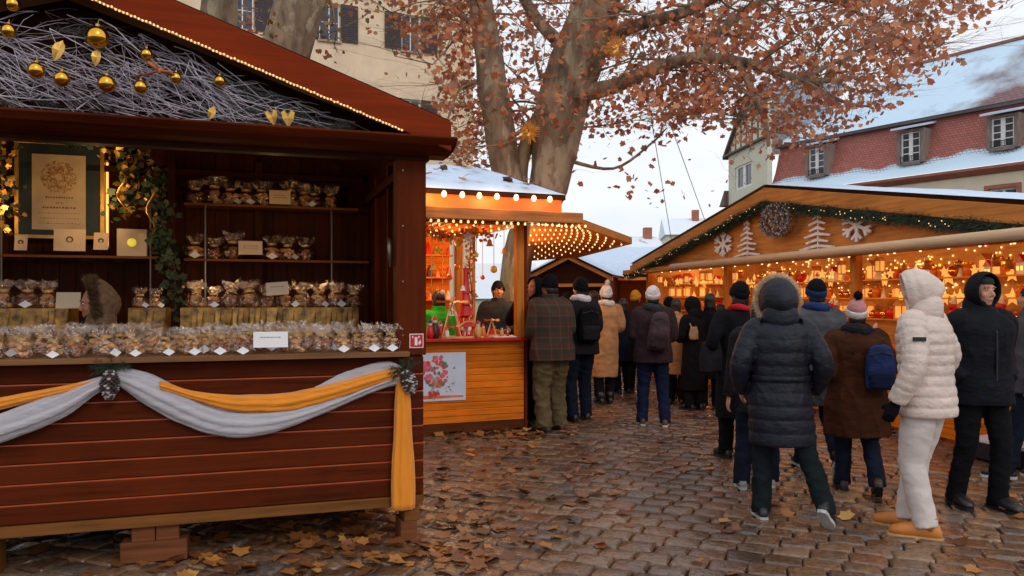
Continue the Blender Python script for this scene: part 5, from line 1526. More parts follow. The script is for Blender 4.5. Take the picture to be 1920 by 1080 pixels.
rl_x = B.at(1695, 120, RY).x
m_ = MB(); m_.add([(bl_-.2, MY-.65, mz), (br_, MY-.65, mz), (br_, RY, rzz), (rl_x, RY, rzz), (br_, 2*RY-MY, mz), (bl_-.2, 2*RY-MY, mz)], [(0, 1, 2, 3), (3, 2, 4, 5), (0, 3, 5)])
m_.build('upper_roof', upper_mat(), bh_)
mb = MB(); mb.box(rl_x, br_, RY-.12, RY+.12, rzz-.02, rzz+.12); mb.build('ridge_tiles', mat('ridge_red', c(150, 100, 84), .8), bh_)
mb = MB(); mb.box(bl_+.3, br_, 2*RY-.3, 2*RY, 0, ez); mb.build('rear_wall', wall2, bh_)
# dormers
dw = .70
for px, py0, py1 in ((1880, 215, 278), (1707, 243, 306), (1531, 273, 330), (1375, 300, 350)):
    if px < 1450: continue
    x = B.at(px, 250, .25).x; z0 = B.at(px, py1, .25).z; z1 = B.at(px, py0, .25).z
    d_ = []
    m_ = MB(); m_.box(x-dw, x-dw+.2, .2, 1.3, z0, z1); m_.box(x+dw-.2, x+dw, .2, 1.3, z0, z1); m_.box(x-dw+.2, x+dw-.2, .2, 1.3, z1-.12, z1); m_.box(x-dw+.2, x+dw-.2, .2, .6, z0-.08, z0+.06)
    dm = m_.build('dormer', mat('dormer_wood', c(132, 116, 106), .8, stretch=(1, 1, .3)), bh_)
    m_ = MB(); xa, xb = x-dw+.2, x+dw-.2; t_ = .08
    m_.box(xa, xa+t_, .3, .36, z0+.06, z1-.12); m_.box(xb-t_, xb, .3, .36, z0+.06, z1-.12); m_.box(x-.10, x+.10, .29, .35, z0+.06, z1-.12)
    for f in (0, .28, .5, .75, .955): m_.box(xa+t_, xb-t_, .31, .345, z0+.06+(z1-z0-.18)*f, z0+.06+(z1-z0-.18)*f+.045)
    m_.build('window', framew, dm); m_ = MB(); m_.box(xa, xb, .33, .34, z0+.06, z1-.12); m_.build('pane', glass, dm)
    m_ = MB(); m_.prism([(-.12, z1+.02), (1.6, z1+.42), (1.6, z1+.52), (-.12, z1+.12)], x-dw-.15, x+dw+.15, 0, 'x'); m_.build('dormer_roof', M['snow'], dm)
    m_ = MB(); 
    for zz in (.08, .34): m_.box(xa, xb, .16, .18, z0+zz, z0+zz+.03)
    for k in range(9): m_.box(xa+.02+k*(xb-xa-.06)/8, xa+.04+k*(xb-xa-.06)/8, .162, .178, z0+.11, z0+.34)
    m_.build('railing', M['black'], dm)
# left end face, half timbered, skewed
p1 = B.w(bl_, 0); p2 = V((gx(1366, 54), 54, 0))
G = Frame(p2.x, p2.y, math.atan2((p1-p2).y, (p1-p2).x)); GL = (p1-p2).length
gh = thing('timbered_gable_house', 'pale half timbered gable with flared eave left of the red mansard roof', 'house', G.o, G.a)
gz1 = G.at(1370, 292, 0).z; gz0 = G.at(1368, 382, 0).z
wa = G.at(1378, 350, 0).x; wb_ = G.at(1410, 350, 0).x; wz_0 = G.at(1394, 352, 0).z; wz_1 = G.at(1394, 308, 0).z
pale = mat('pale_plaster', c(214, 212, 190), .85, var=.08)
wall_with_holes(0, GL-.1, 0, gz1, [(wa, wb_, wz_0, wz_1)], 0, .3, pale, gh)
m_ = MB(); t_ = .15; m_.box(wa, wa+t_*2, .08, .2, wz_0, wz_1); m_.box(wb_-t_*2, wb_, .08, .2, wz_0, wz_1); m_.box((wa+wb_)/2-t_*1.4, (wa+wb_)/2+t_*1.4, .08, .2, wz_0, wz_1); m_.box(wa+t_*2, wb_-t_*2, .081, .199, wz_0, wz_0+.12); m_.box(wa+t_*2, wb_-t_*2, .081, .199, wz_1-.12, wz_1)
f_ = m_.build('window', framew, gh); m_ = MB(); m_.box(wa, wb_, .14, .16, wz_0, wz_1); m_.build('pane', glass, f_)
gt = gz1+3.7
timber = mat('timber', c(110, 92, 80), .8)
m_ = MB(); m_.prism([(-.3, gz1+.12), (GL-.12, gz1+.12), (GL-.12, gz1+2.4), (GL*.6, gt)], .05, .3); m_.build('gable', pale, gh)
m_ = MB(); m_.box(-.5, GL-.11, -.25, .3, gz1, gz1+.119); m_.build('string_course', timber, gh)
for k in range(7):
    x = .2+k*GL/7; m_ = MB(); m_.box(x, x+.16, .01, .049, gz1+.12, gz1+.12+min(2.3, max(.4, (x+.3)/GL*5))); m_.build('timber_post', timber, gh)
beam((-.6, 0, gz1), (GL*.6, 0, gt+.1), .4, .22, 'roof_edge', timber, gh)
m_ = MB(); m_.prism([(-1.0, gz0-.1), (0, gz0+.9), (0, gz0-.1)], -.3, .3); m_.build('flared_eave', timber, gh)
m_ = MB(); m_.add([(-.6, .3, gz1), (GL*.6, .3, gt), (GL*.6+2.5, 5, gt), (2.5, 5, gz1)], [(0, 1, 2, 3)]); m_.build('roof', snowy('gable_roof', c(110, 80, 76), amount=.75), gh)

# ---- far roofs between the stalls
def far_house(px, D, w, ze_py, zr_py, lab, amt, ang=0, snowk=.7):
    t = thing('distant_house', lab, 'house', (gx(px, D), D, 0), ang)
    e_ = EYE+(HY-ze_py)/F_PX*D; r_ = EYE+(HY-zr_py)/F_PX*D
    m_ = MB(); m_.box(-w/2, w/2, 0, 7, 0, e_); m_.build('wall', pale, t)
    m_ = MB(); m_.prism([(-.3, e_), (7.3, e_), (3.5, r_)], -w/2-.2, w/2+.2, 0, 'x'); m_.build('roof', snowy('far_roof_%d' % px, c(120, 116, 124), amount=amt), t)
    m_ = MB(); m_.box(w*.2, w*.2+.6, 2.8, 3.5, r_-1, r_+.7); m_.build('chimney', stone, t)
    return t
far_house(1212, 62, 3.2, 470, 437, 'low grey slate roof dusted with snow between the stalls', .55, .1)
far_house(1290, 70, 3.6, 440, 402, 'farther snowy roof just above the left slope of the long gable', .9, -.1)
far_house(1155, 75, 4, 500, 466, 'small far roof right of the pine canopy', .7)
far_house(925, 60, 6.5, 560, 490, 'pale far house seen through the open pine stall', .8, .05)

# ---- cables
def cable(px0, py0, px1, py1, D, lab):
    p = V((gx(px0, D), D, EYE+(HY-py0)/F_PX*D)); q = V((gx(px1, D+6), D+6, EYE+(HY-py1)/F_PX*(D+6)))
    m_ = MB(); m_.tube([p+(p-q)*.6, p, q, q+(q-p)*.12], .009, 5); o = m_.build('cable', mat('cable_grey', c(150, 148, 152), .5), None); tag(o, lab, 'cable')
cable(1224, 240, 1256, 432, 16, 'thin steep cable, the left of the pair in the sky')
cable(1263, 250, 1322, 414, 16, 'thin steep cable, the right of the pair in the sky')

# ================================================================ TREES
def bark():
    m, nt, b = _base('plane_bark')
    v = _coord(nt, (1, 1, .45)); vo = nt.nodes.new('ShaderNodeTexVoronoi'); vo.inputs['Scale'].default_value = 9
    n = _noise(nt, 5, 6, v); 
    dv = nt.nodes.new('ShaderNodeMix'); dv.data_type = 'VECTOR'; dv.inputs[0].default_value = .25
    nt.links.new(v, dv.inputs[4]); nt.links.new(n.outputs['Color'], dv.inputs[5]); nt.links.new(dv.outputs[1], vo.inputs['Vector'])
    sx = nt.nodes.new('ShaderNodeSeparateColor'); nt.links.new(vo.outputs['Color'], sx.inputs[0])
    r1 = _ramp(nt, sx.outputs[0], [(0, c(140, 116, 92)), (.35, c(160, 136, 110)), (.6, c(132, 110, 86)), (.8, c(180, 162, 136)), (1, c(146, 132, 100))])
    mx = nt.nodes.new('ShaderNodeMix'); mx.data_type = 'RGBA'; mx.blend_type = 'MULTIPLY'; mx.inputs[0].default_value = 1
    nt.links.new(r1, mx.inputs[6]); nt.links.new(_ramp(nt, n.outputs['Fac'], [(.3, (.34, .31, .29)), (.6, (1, .98, .95))]), mx.inputs[7])
    nt.links.new(mx.outputs[2], b.inputs['Base Color']); b.inputs['Roughness'].default_value = .85
    _bump(nt, b, n.outputs['Fac'], 1, .06)
    return m
M['bark'] = bark()
def P3(px, py, D): return V((gx(px, D), D, EYE+(HY-py)/F_PX*D))
def limb_fold(k, t): return 1+.06*math.sin(3*t+k*.5)+.05*math.sin(5*t-k*.9)+.025*math.sin(9*t+k*1.7)
def smooth_path(pts, rad, n=5):
    """Catmull-Rom through the points"""
    out = []; rr = []
    for i in range(len(pts)-1):
        p0, p1, p2, p3 = pts[max(i-1, 0)], pts[i], pts[i+1], pts[min(i+2, len(pts)-1)]
        for k in range(n):
            t = k/n; a_ = p1*2+(p2-p0)*t+(p0*2-p1*5+p2*4-p3)*t*t+(p1*3-p0-p2*3+p3)*t**3
            out.append(a_/2); rr.append(rad[i]*(1-t)+rad[i+1]*t)
    out.append(pts[-1]); rr.append(rad[-1]); return out, rr
def make_tree(label, limbs, zmin, n_sub, leaves, leafmat, bounds, seed, lsize=.13, group=None, sub_len=(1.2, 2.8), extra_pts=None):
    random.seed(seed)
    base = limbs[0][0][0]
    t = thing('plane_tree', label, 'tree', (base.x, base.y, 0), 0, group)
    off = V((base.x, base.y, 0))
    m_ = MB(); main = []
    p_, r_ = smooth_path(limbs[0][0], limbs[0][1]); m_.tube([p-off for p in p_], r_, 20, fold=limb_fold); m_.build('trunk', M['bark'], t, smooth=True)
    twigs = []
    for pts, rad in limbs[1:]:
        p_, r_ = smooth_path(pts, rad); main.append((p_, r_))
        m_ = MB(); m_.tube([p-off for p in p_], r_, 12, fold=limb_fold); m_.build('limb', M['bark'], t, smooth=True)
    main.append(smooth_path(*limbs[0]))
    m_ = MB(); tips = []
    def grow(p, d, ln, r, lev):
        pts = [p]; n = 6
        for i in range(n):
            d = (d+V((random.gauss(0, .22), random.gauss(0, .22), random.gauss(-.03, .18)))).normalized()
            q = pts[-1]+d*ln/n
            if q.z < zmin(q.x)+.05: d.z = abs(d.z)*.4; q = pts[-1]+d.normalized()*ln/n
            pts.append(q)
        m_.tube([q-off for q in pts], [r*(.8, .6, .5)[lev]*(1-.75*i/n) for i in range(n+1)], 5 if lev else 6, cap=False)
        if lev < 2:
            for k in range(5 if lev == 0 else 4):
                i = random.randint(1, n); dd = (d+V((random.gauss(0, .8), random.gauss(0, .8), random.gauss(-.1, .6)))).normalized()
                grow(pts[i], dd, ln*random.uniform(.45, .7), r*.45, lev+1)
        else: pass
        if lev >= 1: tips.extend((pts[i], pts[i+1]) for i in range(1, n))
    for k in range(n_sub):
        p_, r_ = random.choice(main[:-1] if random.random() < .85 else main)
        i = random.randint(len(p_)//3, len(p_)-1)
        if p_[i].z < zmin(p_[i].x): continue
        d = V((random.gauss(0, 1), random.gauss(0, .8), random.gauss(.05, .5))).normalized()
        grow(p_[i], d, random.uniform(*sub_len), min(.03, r_[i]*.4), 0)
    m_.build('branches', M['bark'], t, smooth=True)
    # leaves hang in clumps along the twigs
    Pn = []; tries = 0
    while len(Pn) < leaves and tries < leaves*8:
        tries += 1
        a_, b2 = random.choice(tips); p = a_.lerp(b2, random.random())
        for q in range(random.randint(1, 4)):
            w_ = p+V((random.gauss(0, .13), random.gauss(0, .13), random.gauss(-.07, .12)))
            if w_.z > zmin(w_.x)-.1 and bounds(w_): Pn.append([w_.x-off.x, w_.y-off.y, w_.z])
    if extra_pts: Pn += [[p.x-off.x, p.y-off.y, p.z] for p in extra_pts]
    vs, fs = leaf_mesh_arrays(np.array(Pn), lsize, (0, 0, .6))
    np_obj('foliage', vs, fs, leafmat, t)
    return t
DT_ = 13.0
zz_ = lambda py: EYE+(HY-py)/F_PX*DT_
xx_ = lambda px: gx(px, DT_)
zx = [(700, 40), (800, 100), (840, 300), (900, 330), (1000, 250), (1100, 262), (1200, 262), (1300, 250), (1390, 295), (1450, 305), (1520, 285), (1600, 225), (1650, 205), (1700, 110), (1780, 60), (1830, 10), (2300, -60)]
def zmin_big(x): return float(np.interp(x, [xx_(a_) for a_, _ in zx], [zz_(b_) for _, b_ in zx]))
limbs = [
    ([V((gx(960, 13), 13, 0)), P3(972, 480, 13), P3(1026, 350, 13), P3(1055, 200, 13), P3(1087, 100, 13), P3(1120, 0, 13), P3(1150, -120, 13.2), P3(1170, -330, 13.6)], [.26, .23, .31, .42, .42, .39, .34, .2]),
    ([P3(968, 420, 13), P3(958, 345, 13), P3(938, 260, 13), P3(922, 150, 13), P3(910, 50, 13), P3(890, -60, 13), P3(860, -250, 13.4)], [.20, .22, .25, .24, .21, .17, .07]),
    ([P3(975, 380, 13.1), P3(978, 310, 13.1), P3(994, 250, 13.1), P3(1030, 190, 13.1)], [.13, .12, .12, .10]),
    ([P3(1095, 175, 12.9), P3(1160, 158, 12.6), P3(1240, 125, 12.3), P3(1310, 108, 12.1), P3(1400, 118, 12), P3(1500, 148, 12), P3(1580, 150, 12.2)], [.14, .12, .10, .09, .07, .05, .03]),
    ([P3(1130, 70, 13), P3(1200, 45, 12.7), P3(1290, 20, 12.4), P3(1400, -40, 12), P3(1560, -110, 11.8)], [.12, .10, .09, .08, .05]),
    ([P3(1310, 108, 12.1), P3(1350, 60, 12.4), P3(1430, 0, 12.8), P3(1540, -50, 13.2)], [.07, .06, .06, .04]),
    ([P3(1500, 148, 12), P3(1580, 110, 12), P3(1660, 70, 12.1), P3(1740, 30, 12.2)], [.04, .035, .025, .015]),
    ([P3(1560, 0, 12.2), P3(1640, 40, 12.2), P3(1700, 90, 12.3)], [.03, .02, .012]),
    ([P3(1380, 112, 12), P3(1410, 170, 11.8), P3(1437, 235, 11.7), P3(1440, 275, 11.7)], [.055, .05, .035, .02]),
    ([P3(1120, 0, 13), P3(1240, -90, 13.4), P3(1420, -170, 14), P3(1650, -200, 14.5)], [.16, .12, .10, .06]),
    ([P3(1085, 110, 13), P3(1010, 40, 13.4), P3(950, -60, 13.8), P3(880, -160, 14.4)], [.12, .10, .08, .05]),
    ([P3(1400, -40, 12), P3(1560, 0, 12.2), P3(1680, -10, 12.5), P3(1760, -30, 12.7)], [.06, .05, .04, .03]),
    ([P3(1062, 300, 13), P3(1150, 316, 13), P3(1220, 270, 12.8), P3(1250, 240, 12.6)], [.035, .022, .018, .01]),
    ([P3(898, 50, 13), P3(850, 20, 12.9), P3(790, -30, 12.9)], [.05, .04, .03]),
    ([P3(905, 150, 13), P3(860, 170, 12.8), P3(835, 240, 12.7)], [.03, .02, .012]),
    ([P3(1500, 148, 12), P3(1580, 190, 12), P3(1630, 200, 12.1)], [.03, .025, .015]),
]
ex = [P3(random.gauss(1180, 60), random.uniform(265, 390), 12.9) for k in range(46)]+[P3(random.gauss(862, 18), random.uniform(100, 320), 12.9) for k in range(110)]
big = make_tree('huge plane tree with red brown leaves rising behind the pine stall', limbs, zmin_big, 160, 9600, M['leaf_red'], lambda w: w.z < 7.3, 4, .138, extra_pts=ex)
# second and third trunk at the upper left
zmin2 = lambda x: 5.2
l2 = [([V((gx(470, 11.8), 11.8, 0)), P3(490, 300, 11.8), P3(530, 110, 11.8), P3(570, 0, 11.8), P3(600, -140, 12), P3(640, -330, 12.5)], [.42, .38, .36, .34, .28, .16]),
      ([P3(560, 20, 11.8), P3(640, -60, 12), P3(740, -160, 12.4)], [.14, .10, .06]), ([P3(590, -100, 11.9), P3(520, -200, 12), P3(440, -300, 12)], [.16, .12, .06])]
ex2 = [P3(random.gauss(612, 12), random.uniform(-10, 80), 11.5) for k in range(26)]+[P3(random.gauss(510, 16), random.uniform(-5, 70), 11.3) for k in range(22)]
make_tree('thick leaning pale trunk behind the red stall roof', l2, zmin2, 26, 900, M['leaf_green'], lambda w: True, 6, .11, extra_pts=ex2, sub_len=(.8, 1.6))
l3 = [([V((gx(400, 13.5), 13.5, 0)), P3(405, 200, 13.5), P3(412, 0, 13.5), P3(430, -150, 13.5), P3(420, -330, 13.5)], [.34, .30, .28, .24, .12]),
      ([P3(415, -40, 13.5), P3(340, -160, 13.8), P3(260, -260, 14)], [.12, .1, .05])]
ex3 = [P3(random.gauss(470, 12), random.uniform(-10, 70), 13.2) for k in range(34)]
make_tree('mottled upright trunk, the leftmost of the trees above the red stall', l3, zmin2, 20, 700, M['leaf_red'], lambda w: True, 8, .13, extra_pts=ex3, sub_len=(.8, 1.6))
# lit straw stars on the big tree
for px, py, D, r, lb in ((992, 248, 12.5, .20, 'spiky golden star lamp hanging on the tree fork'), (1155, 92, 12.3, .26, 'larger golden star lamp among the leaves by the thick limb')):
    p = P3(px, py, D); t = thing('star_lamp', lb, 'lamp', p)
    random.seed(px); m_ = MB()
    for k in range(170):
        d = V((random.gauss(0, 1), random.gauss(0, 1), random.gauss(0, 1))).normalized(); m_.tube([d*.02, d*r*random.uniform(.6, 1)], [.010, .003], 4, cap=False)
    m_.build('spikes', emis('star_spikes', c(206, 146, 60), .12), t)
    m_ = MB(); m_.ell((0, 0, 0), r*.3, r*.3, r*.3, 10, 7); m_.build('core', emis('star_core', (1, .6, .15), .5), t)

# ================================================================ PEOPLE
SK = {'fair': mat('skin_fair', c(196, 140, 112), .55, var=.12, scale=12, bump=.05), 'warm': mat('skin_warm', c(176, 116, 86), .55, var=.12, scale=12, bump=.05)}
def cloth(name, rgb, rough=.9, sheen=.0, var=.25, scale=6, bump=.7, bscale=11): return mat(name, c(*rgb), rough, var=var, scale=scale, bump=bump, bscale=bscale, sheen=sheen, bdist=.02, spec=.1, stretch=(1, 1, 1.7))
def nylon(name, rgb, rough=.42): return mat(name, c(*rgb), rough, var=.12, scale=5, bump=.7, bscale=20, bdist=.014, spec=.3, stretch=(1, 1, 1.5))
def plaid():
    m, nt, b = _base('plaid')
    v = _coord(nt); sx = nt.nodes.new('ShaderNodeSeparateXYZ'); nt.links.new(v, sx.inputs[0])
    def band(sock, freq, ph, thr):
        a = nt.nodes.new('ShaderNodeMath'); a.operation = 'MULTIPLY_ADD'; nt.links.new(sock, a.inputs[0]); a.inputs[1].default_value = freq; a.inputs[2].default_value = ph
        s_ = nt.nodes.new('ShaderNodeMath'); s_.operation = 'SINE'; nt.links.new(a.outputs[0], s_.inputs[0])
        g = nt.nodes.new('ShaderNodeMath'); g.operation = 'GREATER_THAN'; nt.links.new(s_.outputs[0], g.inputs[0]); g.inputs[1].default_value = thr
        return g.outputs[0]
    cur = None; base = c(52, 34, 24)
    prev = None
    for k, (sock, fr, ph, thr, col) in enumerate(((0, 52, 0, .2, c(34, 40, 30)), (2, 52, 1, .2, c(68, 38, 24)), (0, 52, 2, .93, c(92, 52, 30)), (2, 52, 3, .93, c(84, 60, 38)))):
        mx = nt.nodes.new('ShaderNodeMix'); mx.data_type = 'RGBA'
        g = nt.nodes.new('ShaderNodeMath'); g.operation = 'MULTIPLY'; g.inputs[1].default_value = .6; nt.links.new(band(sx.outputs[sock], fr, ph, thr), g.inputs[0]); nt.links.new(g.outputs[0], mx.inputs[0])
        if prev is None: mx.inputs[6].default_value = (*base, 1)
        else: nt.links.new(prev, mx.inputs[6])
        mx.inputs[7].default_value = (*col, 1); prev = mx.outputs[2]
    nt.links.new(prev, b.inputs['Base Color']); b.inputs['Roughness'].default_value = .9
    return m

def ik(a, b, l1, l2, hint):
    d = b-a; L_ = min(d.length, (l1+l2)*.999); dn = d.normalized()
    x = (l1*l1-l2*l2+L_*L_)/(2*L_); h = math.sqrt(max(0, l1*l1-x*x))
    hn = (hint-dn*hint.dot(dn)).normalized()
    return a+dn*x+hn*h

def rotz(a): return Matrix.Rotation(a, 3, 'Z')
class Person:
    """local frame: facing +y, x to the person's right-hand side, metres for a height of 1.75"""
    def __init__(s, label, px, yfeet, top, facing, skin='fair', group=None, lean=0.0, fl=(.0, .0), fr=(.0, .0), arms='down', head_yaw=0, head_pitch=0, D=None, girth=1.0, z0=0, lift=(0, 0), hatroom=.06, detail=.011):
        s.D = D or EYE*F_PX/(yfeet-HY)
        Hh = EYE+(HY-top)/F_PX*s.D-z0
        s.k = Hh/(1.75+hatroom)
        s.root = thing('person', label, 'person', (gx(px, s.D), s.D, z0), facing, group)
        s.root.scale = (s.k,)*3
        s.vox = detail/s.k; s.g = girth
        s.hipc = V((0, 0, .93)); s.sh = V((0, lean, 1.44)); s.neck = V((0, lean*1.1, 1.50))
        s.head = V((0, lean*1.2+.015, 1.628))
        s.RH = Matrix.Rotation(head_yaw, 3, 'Z') @ Matrix.Rotation(head_pitch, 3, 'X')
        s.feet = []; s.knees = []; s.hips = []
        for sg, (fx, fy), lf in ((-1, fl, lift[0]), (1, fr, lift[1])):
            hip = V((sg*.092, 0, .90)); an = V((sg*.10+fx, fy, .085+lf))
            s.hips.append(hip); s.feet.append(an); s.knees.append(ik(hip, an, .417, .412, V((0, 1, 0))))
        s.shoulders = [V((sg*.185, lean, 1.415)) for sg in (-1, 1)]
        pr = {'down': [(-.27, .02, .84), (.27, .02, .84)], 'pockets': [(-.175, .075, .97), (.175, .075, .97)], 'front': [(-.12, .26, 1.10), (.12, .26, 1.10)], 'swing': [(-.27, .16, .88), (.27, -.12, .88)],
              'strapL': [(-.15, .16, 1.22), (.26, .05, .9)], 'strapR': [(-.26, .05, .9), (.15, .16, 1.22)], 'raise': [(-.12, .30, 1.50), (.20, .22, 1.10)], 'swing2': [(-.29, -.06, .87), (.27, .14, .92)]}[arms] if isinstance(arms, str) else arms
        s.wr = [V(p)+V((0, lean*.6, 0)) for p in pr]
        s.elb = [ik(s.shoulders[i], s.wr[i], .29, .27, V(((-1, 1)[i]*.5, -.8, -.3))) for i in (0, 1)]
        s.skin = SK[skin]; s.lean = lean
    def axis(s, z):
        """body centre line at height z, leaning with the shoulders"""
        f = max(0, min(1.3, (z-.93)/.51)); return V((0, s.lean*f, z))
    def hand(s, m_, i, sc_=1.0, grow=0):
        w_ = s.wr[i]; d = (w_-s.elb[i]).normalized(); sg = (-1, 1)[i]
        inner = V((-sg, .25, 0)); pn = (inner-d*inner.dot(d)).normalized(); side = d.cross(pn).normalized()
        fwd = side if side.y > 0 else -side
        m_.loft([(w_-d*.02, fwd*(.026+grow), pn*(.020+grow)), (w_+d*.02, fwd*(.034+grow), pn*(.017+grow)), (w_+d*.06, fwd*(.042+grow), pn*(.016+grow)), (w_+d*.092, fwd*(.038+grow), pn*(.012+grow))], 12)
        for k, (o_, l_) in enumerate(((.030, .070), (.011, .080), (-.009, .075), (-.028, .060))):
            p0 = w_+d*.085+fwd*o_; c1 = (d+pn*.25).normalized(); p1 = p0+c1*l_*.45; c2 = (d+pn*.8).normalized(); p2 = p1+c2*l_*.32; c3 = (d*.6+pn).normalized(); p3 = p2+c3*l_*.25
            m_.tube([p0-d*.015, p0, p1, p2, p3], [r+grow*.8 for r in (.0095, .0095, .009, .0082, .0065)], 7)
        t0 = w_+d*.03+fwd*.03; m_.tube([t0-fwd*.01, t0+fwd*.022+d*.022+pn*.008, t0+fwd*.03+d*.05+pn*.022], [.013+grow, .0115+grow, .009+grow], 7)
    def body(s, hands=True, face=True):
        m_ = MB()
        a = s.axis
        X = V((1, 0, 0)); Y = V((0, 1, 0))
        m_.loft([(a(.84), X*.13, Y*.10), (a(.93), X*.165, Y*.115), (a(1.05), X*.145, Y*.105), (a(1.2), X*.155, Y*.11), (a(1.33), X*.175, Y*.115), (a(1.42), X*.165, Y*.09), (a(1.47), X*.09, Y*.07)], 20)
        for i in (0, 1):
            m_.tube([s.hips[i]+V((0, 0, .04)), s.hips[i].lerp(s.knees[i], .5), s.knees[i], s.knees[i].lerp(s.feet[i], .4), s.feet[i], s.feet[i]-V((0, 0, .03))], [.088, .078, .056, .054, .036, .034], 12)
            m_.tube([s.shoulders[i]-V(((-1, 1)[i]*.03, 0, 0)), s.shoulders[i].lerp(s.elb[i], .5), s.elb[i], s.elb[i].lerp(s.wr[i], .4), s.wr[i]], [.055, .046, .038, .036, .026], 10)
            if hands: s.hand(m_, i)
            f = s.feet[i]; m_.ell(f+V((0, .06, -.05)), .04, .11, .03)
        R_ = s.RH; h = s.head
        def E(x, y, z, rx, ry, rz, nu=16, nv=12): m_.ell(h+R_ @ V((x, y, z)), rx, ry, rz, nu, nv, R=R_)
        m_.tube([s.neck-V((0, .005, .05)), s.neck+V((0, 0, .01)), h+R_ @ V((0, -.015, -.05))], [.062, .055, .055], 14)
        E(0, -.012, .022, .076, .096, .094); E(0, .028, -.03, .060, .066, .082); E(0, .062, -.088, .028, .026, .024)
        m_.tube([h+R_ @ V((0, .088, .012)), h+R_ @ V((0, .104, -.018)), h+R_ @ V((0, .105, -.033))], [.007, .0095, .0105], 8)
        for q in (-1, 1):
            E(q*.011, .092, -.034, .008, .010, .007, 8, 6); E(q*.078, -.008, -.004, .010, .020, .032, 8, 6); E(q*.036, .058, -.026, .026, .026, .024, 10, 8); E(q*.03, .080, .030, .026, .012, .009, 10, 6)
        E(0, .087, -.060, .023, .010, .006, 10, 6); E(0, .085, -.071, .021, .010, .007, 10, 6)
        me = remesh(m_, .0075 if face else s.vox, 1)
        s.b = link(me, 'body', s.skin, s.root)
        if face:
            for q in (-1, 1):
                e_ = MB(); e_.ell(h+R_ @ V((q*.031, .079, .012)), .0100, .008, .0052, 12, 8, R=R_); o = e_.build('eye', M['white_card'], s.root, smooth=True)
                e_ = MB(); e_.ell(h+R_ @ V((q*.031, .0865, .012)), .0055, .003, .0055, 10, 6, R=R_); e_.build('iris', M['black'], o, smooth=True)
                e_ = MB(); e_.tube([h+R_ @ V((q*.014, .094, .030)), h+R_ @ V((q*.032, .094, .035)), h+R_ @ V((q*.050, .080, .029))], [.0025, .0035, .002], 6, flat=.5); e_.build('eyebrow', cloth('brow_hair', (58, 42, 34)), s.root)
            e_ = MB(); e_.ell(h+R_ @ V((0, .0945, -.0655)), .019, .003, .004, 12, 6, R=R_); e_.build('mouth', mat('lip', c(150, 92, 80), .6, bump=0), s.root, smooth=True)
    def coat(s, mt, hem=.62, flare=.0, puff=0, spacing=.085, bulk=1.0, collar=.05, waist=None, name='coat', fold=.006, sleeve=1.0, vox=None, seed=1, hemw=None, slv_puff=None):
        m_ = MB(); g = s.g*bulk
        X = V((1, 0, 0)); Y = V((0, 1, 0))
        zs = [hem, .80, .93, 1.05, 1.2, 1.33, 1.40, 1.445, 1.475, 1.505]
        hw = (.205+flare)
        rx = [hw, .205+flare*.6, .208, .192, .200, .218, .215, .175, .105, .088]
        ry = [hw*.80, .165+flare*.4, .158, .146, .150, .152, .135, .115, .092, .085]
        if hem >= .80: zs = [hem]+[z for z in zs[1:] if z > hem+.02]; n_ = len(zs)-1; rx = [.212+flare]+rx[-n_:]; ry = [.165+flare]+ry[-n_:]
        if waist: 
            for k, z in enumerate(zs):
                if abs(z-1.05) < .08: rx[k] *= waist; ry[k] *= waist
        # knees push the hem
        ksh = V((0, 0, 0))
        if hem < .7: ksh = V((sum(k_.x for k_ in s.knees)/2, sum(k_.y for k_ in s.knees)/2, 0))*.6
        zz = []; z = hem; step = (spacing/6 if puff else .03)
        rings = []
        while z < zs[-1]:
            x_ = float(np.interp(z, zs, rx))*g; y_ = float(np.interp(z, zs, ry))*g
            q = 1
            if puff and z < 1.43: q = 1+puff*(abs(math.sin(PI*(z-hem)/spacing))**.55-.45)
            sh = ksh*max(0, (.93-z)/(.93-hem)) if hem < .9 else V((0, 0, 0))
            rings.append((s.axis(z)+sh, X*x_*q, Y*y_*q)); z += step
        m_.loft(rings, 36)
        if collar: m_.tube([s.neck-V((0, 0, .05)), s.neck+V((0, -.005, collar))], [.098, .088], 20)
        for i in (0, 1):
            pts, rr = smooth_path([s.shoulders[i]-V(((-1, 1)[i]*.05, 0, .005)), s.shoulders[i]+V(((-1, 1)[i]*.005, 0, -.03)), s.elb[i], s.wr[i]], [.082*sleeve, .082*sleeve, .066*sleeve, .052*sleeve], 10)
            if slv_puff or puff:
                pf = slv_puff or puff
                P_, R2 = [], []; L_ = 0
                for k in range(len(pts)-1):
                    for j in range(3):
                        p = pts[k].lerp(pts[k+1], j/3); 
                        if P_: L_ += (p-P_[-1]).length
                        P_.append(p); R2.append((rr[k]*(1-j/3)+rr[k+1]*j/3)*(1+pf*1.5*(abs(math.sin(PI*L_/(spacing*.8)))**.55-.45)))
                pts, rr = P_, R2
            m_.tube(pts, rr, 16)
        me = remesh(m_, vox or s.vox, 2 if not puff else 1)
        if fold: folds(me, fold, (7, 7, 4) if not puff else (14, 14, 9), seed)
        s.c = link(me, name, mt, s.root); return s.c
    def trousers(s, mt, wide=1.0, fold=.007, seed=5, cuff=.0):
        m_ = MB(); X = V((1, 0, 0)); Y = V((0, 1, 0))
        m_.loft([(V((0, 0, .80)), X*.165, Y*.125), (V((0, 0, .92)), X*.178, Y*.135), (V((0, 0, 1.0)), X*.165, Y*.125)], 24)
        for i in (0, 1):
            f = s.feet[i]; m_.tube([s.hips[i]+V((0, 0, .03)), s.hips[i].lerp(s.knees[i], .45), s.knees[i], s.knees[i].lerp(f, .5), f+V((0, 0, -.02+cuff)), f+V((0, -.005, -.045+cuff))], [.105, .100*wide, .080*wide, .076*wide, .072*wide, .074*wide], 18)
        me = remesh(m_, s.vox, 2); folds(me, fold, (9, 9, 13), seed)
        link(me, 'trousers', mt, s.root)
